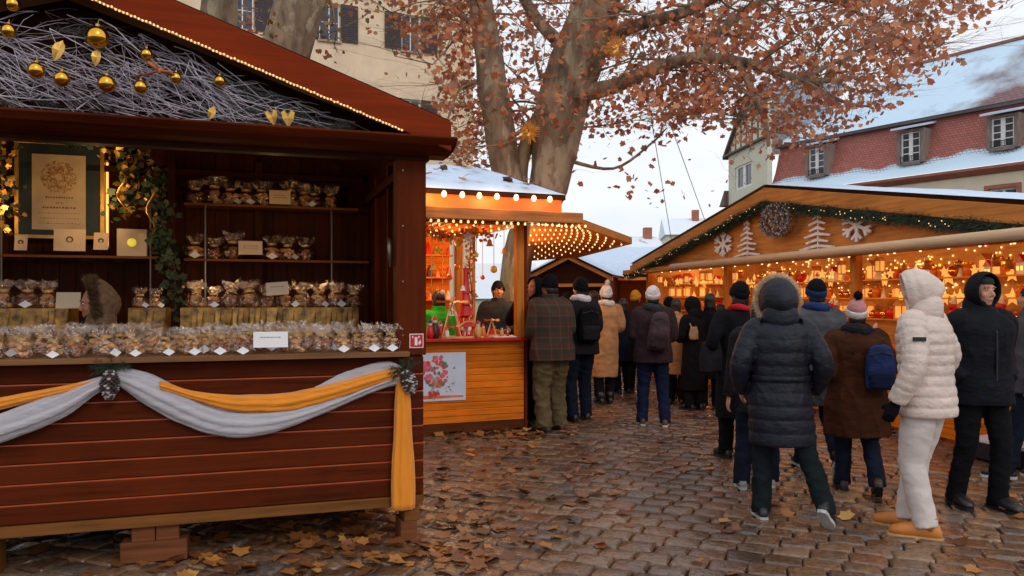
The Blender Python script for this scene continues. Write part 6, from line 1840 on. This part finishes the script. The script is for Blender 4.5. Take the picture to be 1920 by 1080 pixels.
    def shoes(s, up, sole, boot=0, yaw=(.12, -.12), pitch=(0, 0), size=1.0):
        for i in (0, 1):
            a = s.feet[i]; Rz = Matrix.Rotation(yaw[i], 3, 'Z') @ Matrix.Rotation(pitch[i], 3, 'X')
            q = lambda x, y, z: a+Rz @ V((x*size, y*size, z*size))
            zb_ = -.085
            ring = lambda x, y, z, w, h: (q(x, y, z), Rz @ V((w*size, 0, 0)), Rz @ V((0, 0, h*size)))
            m_ = MB(); m_.loft([ring(0, -.085, zb_+.035, .022, .02), ring(0, -.07, zb_+.05, .036, .042), ring(0, 0, zb_+.058, .041, .055), ring(0, .06, zb_+.055, .046, .045), ring(0, .12, zb_+.048, .048, .036), ring(0, .165, zb_+.042, .040, .028), ring(0, .188, zb_+.034, .022, .016)], 16)
            if boot: m_.tube([q(0, -.02, zb_+.06), q(0, -.02, zb_+.06+boot)], [.047, .052], 16)
            else: m_.tube([q(0, -.02, zb_+.06), q(0, -.02, zb_+.10)], [.043, .042], 14)
            o = m_.build('shoe', up, s.root, smooth=True)
            m_ = MB(); out = [(.0, -.095), (.03, -.085), (.038, -.04), (.036, .02), (.047, .09), (.045, .14), (.025, .19), (0, .202), (-.025, .19), (-.045, .14), (-.047, .09), (-.036, .02), (-.038, -.04), (-.03, -.085)]
            n = len(out); m_.add([q(x, y, zb_) for x, y in out]+[q(x, y, zb_+.024) for x, y in out], [tuple(range(n-1, -1, -1)), tuple(range(n, 2*n))]+[(k, (k+1) % n, (k+1) % n+n, k+n) for k in range(n)])
            m_.build('sole', sole, o)
    def _dome(s, m_, r, ztop, zlow, back=.0, n=24, rows=10, thick=0):
        pass
    def beanie(s, mt, pom=None, cuff=None, tall=0.0, name='hat'):
        h = s.head; R_ = s.RH @ Matrix.Rotation(.36, 3, 'X'); m_ = MB()
        Q_ = lambda x, y, z: h+R_ @ V((x, y, z+.020))
        rings = []
        for k in range(11):
            f = k/10; rr = math.cos(f*PI/2*.985); z = .012+math.sin(f*PI/2)*(.118+tall)
            rings.append((Q_(0, -.012-.01*f, z), R_ @ V((.088*max(rr, .03), 0, 0)), R_ @ V((0, .106*max(rr, .03), 0))))
        m_.loft(rings, 40, True, 0, lambda k, t: 1+.012*math.sin(20*t))
        me = m_.mesh('hat', mt, True); o = bpy.data.objects.new(name, me); COL.objects.link(o); o.parent = s.root
        m_ = MB(); m_.loft([(Q_(0, -.012, z), R_ @ V((w_, 0, 0)), R_ @ V((0, w_*1.18, 0))) for z, w_ in ((-.03, .084), (-.025, .093), (.02, .095), (.035, .092), (.036, .085))], 40, True, 0, lambda k, t: 1+.012*math.sin(20*t))
        m_.build('cuff', cuff or mt, o, smooth=True)
        m_ = MB(); m_.loft([(h+s.RH @ V((0, -.050, .01)), s.RH @ V((.080, 0, 0)), s.RH @ V((0, .060, 0))), (h+s.RH @ V((0, -.055, -.05)), s.RH @ V((.076, 0, 0)), s.RH @ V((0, .052, 0))), (h+s.RH @ V((0, -.055, -.10)), s.RH @ V((.062, 0, 0)), s.RH @ V((0, .038, 0)))], 18)
        m_.build('hair', CL['hair'], s.root, smooth=True)
        if pom:
            m_ = MB(); ce = Q_(0, -.02, .165+tall); random.seed(4)
            m_.ell(ce, .036, .036, .036, 12, 8, jit=.1)
            for k in range(260):
                d = V((random.gauss(0, 1), random.gauss(0, 1), random.gauss(0, 1))).normalized(); sd = d.cross(V((.2, .5, .8))).normalized()*.004; n_ = len(m_.v); m_.add([ce+d*.02-sd, ce+d*.02+sd, ce+d*.052], [(0, 1, 2)])
            m_.build('pompom', pom, o)
        return o
    def hair(s, mt, length=.06, wide=1.0):
        h = s.head; R_ = s.RH; m_ = MB()
        m_.ell(h+R_ @ V((0, -.022, .030)), .088, .100, .096, 20, 14, R=R_)
        m_.loft([(h+R_ @ V((0, -.035, .02)), R_ @ V((.088, 0, 0)), R_ @ V((0, .080, 0))), (h+R_ @ V((0, -.045, -.06)), R_ @ V((.084*wide, 0, 0)), R_ @ V((0, .062, 0))), (h+R_ @ V((0, -.05, -.06-length)), R_ @ V((.076*wide, 0, 0)), R_ @ V((0, .045, 0)))], 20)
        me = remesh(m_, .011, 2); folds(me, .006, (30, 30, 5), 2)
        link(me, 'hair', mt, s.root)
    def hood(s, mt, puff=0, fur=None, size=1.0, deep=.10, name='hood'):
        h = s.head; R_ = s.RH; m_ = MB(); rings = []
        # rings across the facing axis: closed at the back, open at the face
        N = 22
        for k in range(N+1):
            f = k/N; y = -.135+(.135+deep)*f
            rr = math.sin(min(1, f*1.45+.06)*PI/2)**.8
            wv = 1+(puff*(abs(math.sin(PI*(f*4.2)))**.5-.5) if puff else 0)
            rr *= 1-.13*max(0, (f-.72)/.28)**2
            rings.append((h+R_ @ V((0, y*size, .008-.012*(1-f))), R_ @ V((.118*size*rr*wv, 0, 0)), R_ @ V((0, 0, .142*size*rr*wv))))
        for k in range(8):   # inner face of the cloth
            f = 1-k/7; y = -.10+(.095+deep)*f; rr = math.sin(min(1, f*1.5+.05)*PI/2)**.8
            rings.append((h+R_ @ V((0, y*size, .008)), R_ @ V((.092*size*rr, 0, 0)), R_ @ V((0, 0, .114*size*rr))))
        m_.loft(rings, 32, True)
        o = m_.build(name, mt, s.root, smooth=True)
        m_ = MB(); m_.loft([(s.neck+V((0, -.01, -.07)), V((.125, 0, 0)), V((0, .115, 0))), (s.neck+V((0, -.015, -.01)), V((.115*size, 0, 0)), V((0, .105, 0))), (s.neck+V((0, -.02, .05)), V((.108*size, 0, 0)), V((0, .10, 0))), (s.neck+V((0, -.035, .09)), V((.085*size, 0, 0)), V((0, .065, 0)))], 24)
        m_.build('hood_base', mt, o, smooth=True)
        if fur:
            random.seed(6); vs = []; fs = []
            for k in range(3600):
                t = random.uniform(0, 2*PI); y = deep-.01+random.uniform(-.035, .015)
                ce = h+R_ @ V((.112*size*math.cos(t), y*size, .008+.132*size*math.sin(t)))
                d = (R_ @ V((math.cos(t), random.gauss(-.35, .4), math.sin(t)))+V((random.gauss(0, .3), random.gauss(0, .3), random.gauss(0, .3)))).normalized()
                sd = d.cross(V((random.random(), 1, random.random()))).normalized()*.0032; j = len(vs)
                vs += [ce-sd, ce+sd, ce+d*random.uniform(.035, .065)]; fs.append((j, j+1, j+2))
            np_obj('fur_trim', np.array([tuple(v_) for v_ in vs]), np.array(fs), fur, o)
        return o
    def scarf(s, mt, r=.045, name='scarf', up=0.0):
        m_ = MB(); m_.tube([s.neck+V((.088*math.cos(a_), .092*math.sin(a_)-.005, .0+up+.012*math.sin(2*a_))) for a_ in [2*PI*i/20 for i in range(21)]], r, 12)
        me = remesh(m_, .012, 2); folds(me, .006, (16, 16, 40), 3); link(me, name, mt, s.root)
    def gloves(s, mt):
        m_ = MB()
        for i in (0, 1):
            m_ = MB(); s.hand(m_, i, grow=.003); d = (s.wr[i]-s.elb[i]).normalized(); m_.tube([s.wr[i]-d*.05, s.wr[i]+d*.01], [.040, .036], 12)
            link(remesh(m_, .006, 1), 'glove', mt, s.root)
    def world(s, p): return s.root.matrix_basis @ V(p) if False else (Matrix.Translation(s.root.location) @ Matrix.Rotation(s.root.rotation_euler.z, 4, 'Z') @ Matrix.Scale(s.k, 4)) @ V(p)
    def backpack(s, label, mt, mt2, w=.15, h=.22, d=.09, cz=1.18, x=0, tilt=0, strap=True):
        t = thing('backpack', label, 'backpack', s.world(s.axis(cz)+V((x, -.15*s.g-d*.75, 0))), s.root.rotation_euler.z)
        t.scale = (s.k,)*3; t.rotation_euler = (0, tilt, s.root.rotation_euler.z)
        m_ = MB(); X = V((1, 0, 0)); Y = V((0, 1, 0))
        m_.loft([(V((0, 0, z)), X*w*a_, Y*d*b_) for z, a_, b_ in ((-h, .80, .7), (-h*.97, .93, .9), (-h*.6, 1, 1), (0, .98, .95), (h*.5, .9, .85), (h*.85, .70, .7), (h, .40, .45))], 24, True, 0, lambda k, t_: (abs(math.cos(t_))**3+abs(math.sin(t_))**3)**(-1/3.)*.93)
        me = remesh(m_, .012, 1); folds(me, .006, (9, 9, 9), 4); link(me, 'bag_body', mt, t)
        m_ = MB(); m_.loft([(V((0, -d*.92, z)), X*w*a_*.8, Y*.035*a_) for z, a_ in ((-h*.9, .8), (-h*.8, 1), (-h*.3, 1), (-h*.12, .85))], 18); m_.build('front_pocket', mt2, t, smooth=True)
        m_ = MB(); m_.tube([(-w*.7, -d*.8, h*.55), (0, -d*.98, h*.70), (w*.7, -d*.8, h*.55)], .005, 6); m_.tube([(-.03, .0, h*.95), (0, 0, h*1.12), (.03, 0, h*.95)], .007, 6); m_.build('zip_and_loop', M['black'], t)
        if strap:
            for q in (-1, 1):
                m_ = MB(); sx_ = q*.10-x
                m_.tube([(sx_*.8, d*.8, h*.55), (sx_, d*.8+.08, .285+1.18-cz), (sx_*1.05, d*.75+.20, .27+1.18-cz), (sx_*1.15, d*.75+.30, .14+1.18-cz), (sx_*1.4, d*.75+.28, -.05+1.18-cz)], .020, 8, flat=.35); m_.build('strap', mt2, t, smooth=True)
        return t
    def bag(s, label, mt, p, w=.13, h=.16, d=.05, strap_to=None, name='shoulder_bag'):
        t = thing(name, label, 'bag', s.world(p), s.root.rotation_euler.z+.2); t.scale = (s.k,)*3
        m_ = MB(); m_.loft([(V((0, 0, z)), V((w*a_, 0, 0)), V((0, d*a_*b_, 0))) for z, a_, b_ in ((-h, .85, .9), (-h*.9, 1, 1), (0, 1.05, 1), (h*.8, .9, .7), (h, .85, .4))], 20, True, 0, lambda k, t_: (abs(math.cos(t_))**3+abs(math.sin(t_))**3)**(-1/3.)*.93)
        me = remesh(m_, .012, 1); folds(me, .006, (9, 9, 9), 4); link(me, 'bag_body', mt, t)
        if strap_to:
            q = V(strap_to)-V(p); q = Matrix.Rotation(-.2, 3, 'Z') @ q
            m_ = MB(); m_.tube([(-w*.6, 0, h*.9), q*.55+V((-.05, 0, 0)), q, q*.55+V((.06, 0, 0)), (w*.6, 0, h*.9)], .011, 8, flat=.5); m_.build('strap', mt, t, smooth=True)
        return t

CL = dict(
 navy=nylon('navy_nylon', (22, 24, 36), .55), black=cloth('black_cloth', (20, 19, 22)), dark=cloth('charcoal_cloth', (34, 31, 34)), jeans=cloth('dark_jeans', (26, 34, 60), var=.3), jeans2=cloth('blue_black_jeans', (24, 30, 44)),
 teal=cloth('dark_teal_trousers', (24, 31, 34)), khaki=cloth('khaki', (98, 84, 58)), camel=cloth('camel_wool', (182, 134, 92)), brown=cloth('brown_wool', (66, 36, 21)), cream=nylon('cream_nylon', (214, 194, 182), .45),
 creamc=cloth('cream_cotton', (206, 194, 188), var=.08, bump=.35, bscale=9), grey=cloth('grey_wool', (78, 78, 82)), greyd=cloth('slate_grey', (48, 50, 54)), white=cloth('white_knit', (214, 206, 204), scale=14), pink=cloth('pink_knit', (190, 130, 128)), mustard=cloth('mustard_knit', (204, 140, 40)),
 parka=cloth('black_parka', (22, 23, 28), .7), mauve=cloth('plum_brown', (54, 40, 44)), red=cloth('red_collar', (176, 34, 40)), tan=mat('tan_leather', c(196, 120, 48), .55, var=.15), sole=mat('gum_sole', c(196, 160, 110), .6), wsole=mat('white_sole', c(190, 188, 186), .6), bsole=mat('black_sole', c(24, 23, 24), .6),
 shoe=mat('black_shoe', c(30, 28, 30), .4), bshoe=mat('brown_shoe', c(74, 50, 38), .5), gshoe=mat('grey_shoe', c(150, 146, 146), .6), hair=mat('dark_hair', c(40, 30, 26), .5, stretch=(8, 8, 1), var=.5), fur=mat('fur_tan', c(236, 204, 166), .8, var=.3, scale=30), furb=mat('fur_brown', c(110, 82, 56), .9, var=.4, scale=30),
 bag=cloth('plum_bag', (74, 56, 60), .6), bbag=cloth('blue_bag', (34, 48, 88), .6), green=cloth('green_cloth', (60, 170, 50)), bluecap=cloth('blue_cap', (36, 52, 92)), tanbag=mat('tan_bag', c(150, 116, 84), .5))
pl_ = plaid()
d_ = math.radians
# facing: 0 = away from the camera, + turns to the left
# --- cream puffer
p = Person('person in a cream hooded puffer jacket, white trousers and tan boots walking left', 1738, 1003, 497, d_(42), hatroom=.05, lean=.02, fl=(.02, -.02), fr=(-.02, .16), lift=(.0, .0), arms=[(-.29, .07, .90), (.25, .18, 1.0)], head_yaw=d_(28), head_pitch=d_(-12), detail=.009, girth=1.06)
p.body(face=False); p.coat(CL['cream'], hem=.80, puff=.055, spacing=.068, bulk=1.02, name='puffer_jacket', fold=.003, sleeve=1.12, seed=3, vox=.0085, slv_puff=.06)
p.hood(CL['cream'], puff=.05, size=1.06, deep=.095); p.trousers(CL['creamc'], 1.06, .004, cuff=.035); p.shoes(CL['tan'], CL['sole'], boot=.075, yaw=(.35, .15), size=1.16); p.gloves(CL['black'])
sg = p.shoulders[0].lerp(p.elb[0], .36); q = (p.elb[0]-p.shoulders[0]).normalized()
m_ = MB(); m_.box(-.04, .04, -.006, .006, -.013, .013); o = m_.build('sleeve_patch', M['black'], p.root); nv = V((-.75, -.66, 0)).normalized(); o.location = sg+nv*.106; o.rotation_euler = (0, 0, math.atan2(nv.y, nv.x)+PI/2)
# --- black parka facing us
p = Person('person facing the camera in a black hooded parka and black trousers', 1838, 950, 503, d_(180+6), hatroom=.05, fl=(.0, .06), fr=(.03, -.10), arms='pockets', head_yaw=d_(8), head_pitch=d_(-2), detail=.010, girth=1.08)
p.body(face=True, hands=False); p.coat(CL['parka'], hem=.78, bulk=1.08, fold=.010, name='parka', sleeve=1.15, collar=.05, seed=8); p.hood(CL['parka'], size=1.02, deep=.075); p.trousers(CL['black'], .95); p.shoes(CL['shoe'], CL['bsole'], size=1.1, boot=.04)
m_ = MB(); m_.loft([(p.head+p.RH @ V((0, -.01, z)), p.RH @ V((w_, 0, 0)), p.RH @ V((0, w_*1.2, 0))) for z, w_ in ((.055, .084), (.09, .074), (.11, .05))], 24); m_.build('cap_band', CL['greyd'], p.root, smooth=True)
m_ = MB(); ys = .155*1.08*1.08; m_.tube([(0, ys*.98, .80), (0, ys*.98, 1.0), (0, ys*1.0, 1.2), (0, ys*.98, 1.32), (0, .125, 1.44)], .008, 6); m_.build('zip', M['black'], p.root)
# --- navy long puffer with fur hood
p = Person('person from behind in a long navy quilted coat with fur trimmed hood', 1462, 973, 515, d_(-8), hatroom=.075, fl=(-.03, .02), fr=(.16, -.30), lift=(0, .09), arms=[(-.265, .10, .95), (.265, .10, .95)], detail=.009, girth=1.08)
p.body(face=False); p.coat(CL['navy'], hem=.56, puff=.045, spacing=.098, bulk=1.02, waist=.95, name='quilted_coat', fold=.003, sleeve=1.12, flare=.012, vox=.009)
p.hood(CL['navy'], puff=.02, fur=CL['fur'], size=1.2, deep=.10); p.trousers(CL['teal'], .95, .009); p.shoes(CL['shoe'], CL['wsole'], yaw=(.1, -.5), pitch=(0, -.65))
m_ = MB(); n_ = 40; m_.loft([(p.axis(z), V((w_*1.05*1.10, 0, 0)), V((0, w_*.80*1.05*1.10, 0))) for z, w_ in ((1.035, .180), (1.04, .190), (1.075, .190), (1.08, .180))], 40); m_.build('belt', CL['navy'], p.root, smooth=True)
# --- brown coat, pink beanie
p = Person('person in a long brown wool coat and pink bobble hat walking away', 1606, 922, 543, d_(-12), hatroom=.10, fl=(.0, .12), fr=(.03, -.22), lift=(0, .06), arms='pockets', detail=.010, girth=1.2)
p.body(face=False, hands=False); p.coat(CL['brown'], hem=.52, flare=.035, bulk=1.02, fold=.012, sleeve=1.12, seed=12); p.beanie(CL['pink'], pom=CL['black'], cuff=CL['white']); p.trousers(CL['jeans2'], 1.0); p.shoes(CL['bshoe'], CL['bsole'], pitch=(0, -.6))
p.scarf(CL['dark'], .055, 'fur_collar', -.02)
p.backpack('blue backpack slung on the right shoulder of the brown wool coat', CL['bbag'], CL['jeans'], w=.135, h=.20, d=.07, cz=1.16, x=.15, strap=True)
# --- grey coat, blue cap
p = Person('person in a grey coat and dark blue cap between the navy and brown coats', 1530, 880, 517, d_(-6), hatroom=.04, fl=(0, .14), fr=(.02, -.26), lift=(0, .10), arms='swing', girth=1.05)
p.body(face=False); p.coat(CL['grey'], hem=.60, bulk=1.05, fold=.009, flare=.01, seed=15); p.beanie(CL['black'], cuff=CL['bluecap']); p.trousers(CL['jeans2'], .9); p.shoes(CL['bshoe'], CL['wsole'], pitch=(0, -.8), boot=.03); p.scarf(CL['bluecap'], .04)
# --- black coat red collar
p = Person('person in a long black coat with red collar left of the navy coat', 1386, 862, 522, d_(10), hatroom=.04, fl=(.02, .14), fr=(.0, -.14), arms=[(-.27, .16, 1.02), (.26, .05, .9)], lift=(0, .0))
p.body(face=False); p.coat(CL['black'], hem=.42, flare=.03, fold=.009, seed=17); p.hair(CL['hair'], .04); p.beanie(CL['black']); p.trousers(CL['black']); p.shoes(CL['shoe'], CL['bsole'], boot=.1); p.scarf(CL['red'], .032)
p.bag('black shoulder bag hanging at the left side of the coat with red collar', CL['dark'], (-.30, -.02, 1.02), .13, .15, .06, (-.17, 0, 1.46))
# --- person hidden behind navy coat
p = Person('person mostly hidden behind the navy coat, with pale grey shoes showing', 1424, 916, 552, d_(-10), hatroom=.04, fl=(-.06, .0), fr=(.02, .12))
p.body(face=False); p.coat(CL['dark'], hem=.7); p.hair(CL['hair']); p.trousers(CL['jeans2'], 1.05); p.shoes(CL['gshoe'], CL['wsole'])
# --- jeans and backpack, white knit hat
p = Person('person in white knit hat, plum jacket and blue jeans with a backpack', 1224, 798, 530, d_(-6), hatroom=.05, fl=(-.03, .05), fr=(.05, -.03), arms='front', girth=1.08)
p.body(face=False); p.coat(CL['mauve'], hem=.80, bulk=1.08, fold=.010, sleeve=1.1, seed=21); p.beanie(CL['white']); p.scarf(CL['greyd'], .055, 'hood', -.02); p.trousers(CL['jeans'], 1.0, .009); p.shoes(CL['bshoe'], CL['wsole'])
p.backpack('plum brown backpack on the back of the person in white knit hat', CL['bag'], CL['mauve'], w=.14, h=.235, d=.10, cz=1.20, x=.06, tilt=.1)
# --- camel coat
p = Person('person in a long camel coat and cream bobble hat', 1136, 757, 523, d_(14), hatroom=.11, fl=(.02, 0), fr=(-.02, .05), arms='front')
p.body(face=False); p.coat(CL['camel'], hem=.40, flare=.0, bulk=.98, fold=.008, seed=23); p.beanie(CL['white'], pom=CL['white'], tall=.01); p.trousers(CL['black'], .9); p.shoes(CL['shoe'], CL['bsole'], boot=.12); p.scarf(CL['white'], .045)
# --- cap and scarf with dark backpack
p = Person('person in dark cap and cream scarf carrying a black backpack', 1088, 789, 517, d_(22), hatroom=.03, fl=(0, 0), fr=(.02, .08), arms='front', girth=1.08)
p.body(face=False); p.coat(CL['dark'], hem=.82, bulk=1.1, fold=.009, seed=25); p.beanie(CL['black']); p.scarf(CL['white'], .045); p.trousers(CL['jeans2']); p.shoes(CL['shoe'], CL['bsole'])
p.backpack('black backpack worn over the dark jacket beside the camel coat', CL['black'], CL['dark'], w=.15, h=.22, d=.08, cz=1.20)
# --- plaid jacket khaki trousers
p = Person('person in a brown plaid jacket and khaki trousers at the pine stall corner', 1036, 808, 512, d_(30), hatroom=.03, fl=(-.01, 0), fr=(.03, .05), arms='front', lean=.05, girth=1.16, head_pitch=d_(-14), skin='warm')
p.body(face=False); p.coat(pl_, hem=.80, bulk=1.12, fold=.011, sleeve=1.2, name='plaid_jacket', seed=27); p.beanie(CL['black']); p.trousers(CL['khaki'], 1.25, .013); p.shoes(CL['bshoe'], CL['bsole'], boot=.04, size=1.1)
# --- person left of plaid, seen behind post
p = Person('person in black hood lifting a hand beside the pine stall post', 1006, 796, 516, d_(120), hatroom=.03, arms=[(-.20, .10, 1.1), (.10, .20, 1.44)], skin='warm')
p.body(face=False); p.coat(CL['black'], hem=.8, fold=.009, seed=29); p.hood(CL['black'], size=.98, deep=.06); p.trousers(CL['jeans2']); p.shoes(CL['shoe'], CL['bsole'])
# --- small distant ones
def simple(lab, px, yf, top, ang, coat, hem, hat, leg='black', hatm='beanie', **kw):
    p = Person(lab, px, yf, top, d_(ang), hatroom=.04, detail=.015, **kw)
    p.body(face=False, hands=kw.get('arms') != 'pockets'); p.coat(coat, hem=hem, fold=.008, vox=.014, seed=int(px))
    if hatm == 'beanie': p.beanie(hat)
    elif hatm == 'hair': p.hair(hat, .1)
    else: p.hood(hat)
    p.trousers(CL[leg]); p.shoes(CL['shoe'], CL['bsole'])
    return p
simple('person in a dark blue coat in the gap right of the camel coat', 1168, 738, 556, 20, CL['jeans2'], .6, CL['hair'], hatm='hair')
simple('person in a mustard knit hat and brown coat farther back', 1192, 733, 541, -30, CL['brown'], .6, CL['mustard'])
simple('person in a tan coat behind the plum jacket', 1268, 758, 556, -20, CL['camel'], .5, CL['hair'], hatm='hair')
p = simple('person in a long black hooded coat with a tan shoulder bag', 1302, 768, 553, 30, CL['black'], .30, CL['black'], hatm='hood', arms='front')
p.bag('tan shoulder bag held against the long black hooded coat', CL['tanbag'], (-.16, -.16, 1.20), .09, .10, .05, (-.10, -.02, 1.46))
simple('person in black with dark hair right of the tan shoulder bag', 1331, 766, 545, -10, CL['black'], .45, CL['hair'], hatm='hair')
simple('person with bare face turned left in the middle of the queue', 1350, 742, 566, 75, CL['dark'], .7, CL['hair'], hatm='hair', skin='warm')
simple('person in dark cap just behind the white knit hat', 1254, 748, 553, 10, CL['dark'], .7, CL['black'])
simple('person in navy standing between the black backpack and the camel coat', 1112, 752, 540, 10, CL['jeans2'], .7, CL['hair'], hatm='hair')
simple('person in a dark jacket in front of the small dark gabled stall', 1062, 748, 545, 0, CL['dark'], .75, CL['black'])
# --- right edge
p = Person('person in a grey jacket and white soled shoes cut off by the right edge', 1938, 898, 525, d_(60), hatroom=.04, fl=(.0, .22), fr=(0, -.1), arms='down', girth=1.1)
p.body(face=False); p.coat(CL['grey'], hem=.78, bulk=1.08, fold=.009, seed=31); p.beanie(CL['greyd']); p.trousers(CL['jeans2']); p.shoes(CL['shoe'], CL['wsole'])
# --- vendor of the red stall
pv = L.w(L.at(184, 580, .75).x, .75)
p = Person('vendor in a brown fur hood behind the counter of the red stall', 184, 0, 524, L.a+d_(100), D=pv.y, skin='warm', hatroom=.05, head_yaw=d_(0), head_pitch=d_(-8), arms='front', z0=.0)
p.body(face=True); p.coat(CL['furb'] if False else CL['dark'], hem=.8, bulk=1.1, seed=33); p.hood(CL['furb'], fur=CL['furb'], size=1.2, deep=.03); p.trousers(CL['black']); p.shoes(CL['shoe'], CL['bsole'])
# --- vendors of the pine stall
pv = Q.w(Q.at(932, 560, 1.5).x, 1.5)
p = Person('vendor in dark jacket and black cap facing out of the pine stall', 934, 0, 521, d_(180+8), D=pv.y, skin='warm', hatroom=.05, arms='front')
p.body(face=True); p.coat(CL['greyd'], hem=.8, bulk=1.1, seed=35, collar=.03); p.beanie(CL['black']); p.trousers(CL['black']); p.shoes(CL['shoe'], CL['bsole'])
pv = Q.w(Q.at(822, 560, 1.0).x, 1.0)
p = Person('dark haired person in bright green behind the goods of the pine stall', 822, 0, 542, d_(30), D=pv.y, hatroom=.02, skin='warm')
p.body(face=False); p.coat(CL['green'], hem=.8, seed=37); p.hair(CL['hair'], .05); p.trousers(CL['black']); p.shoes(CL['shoe'], CL['bsole'])
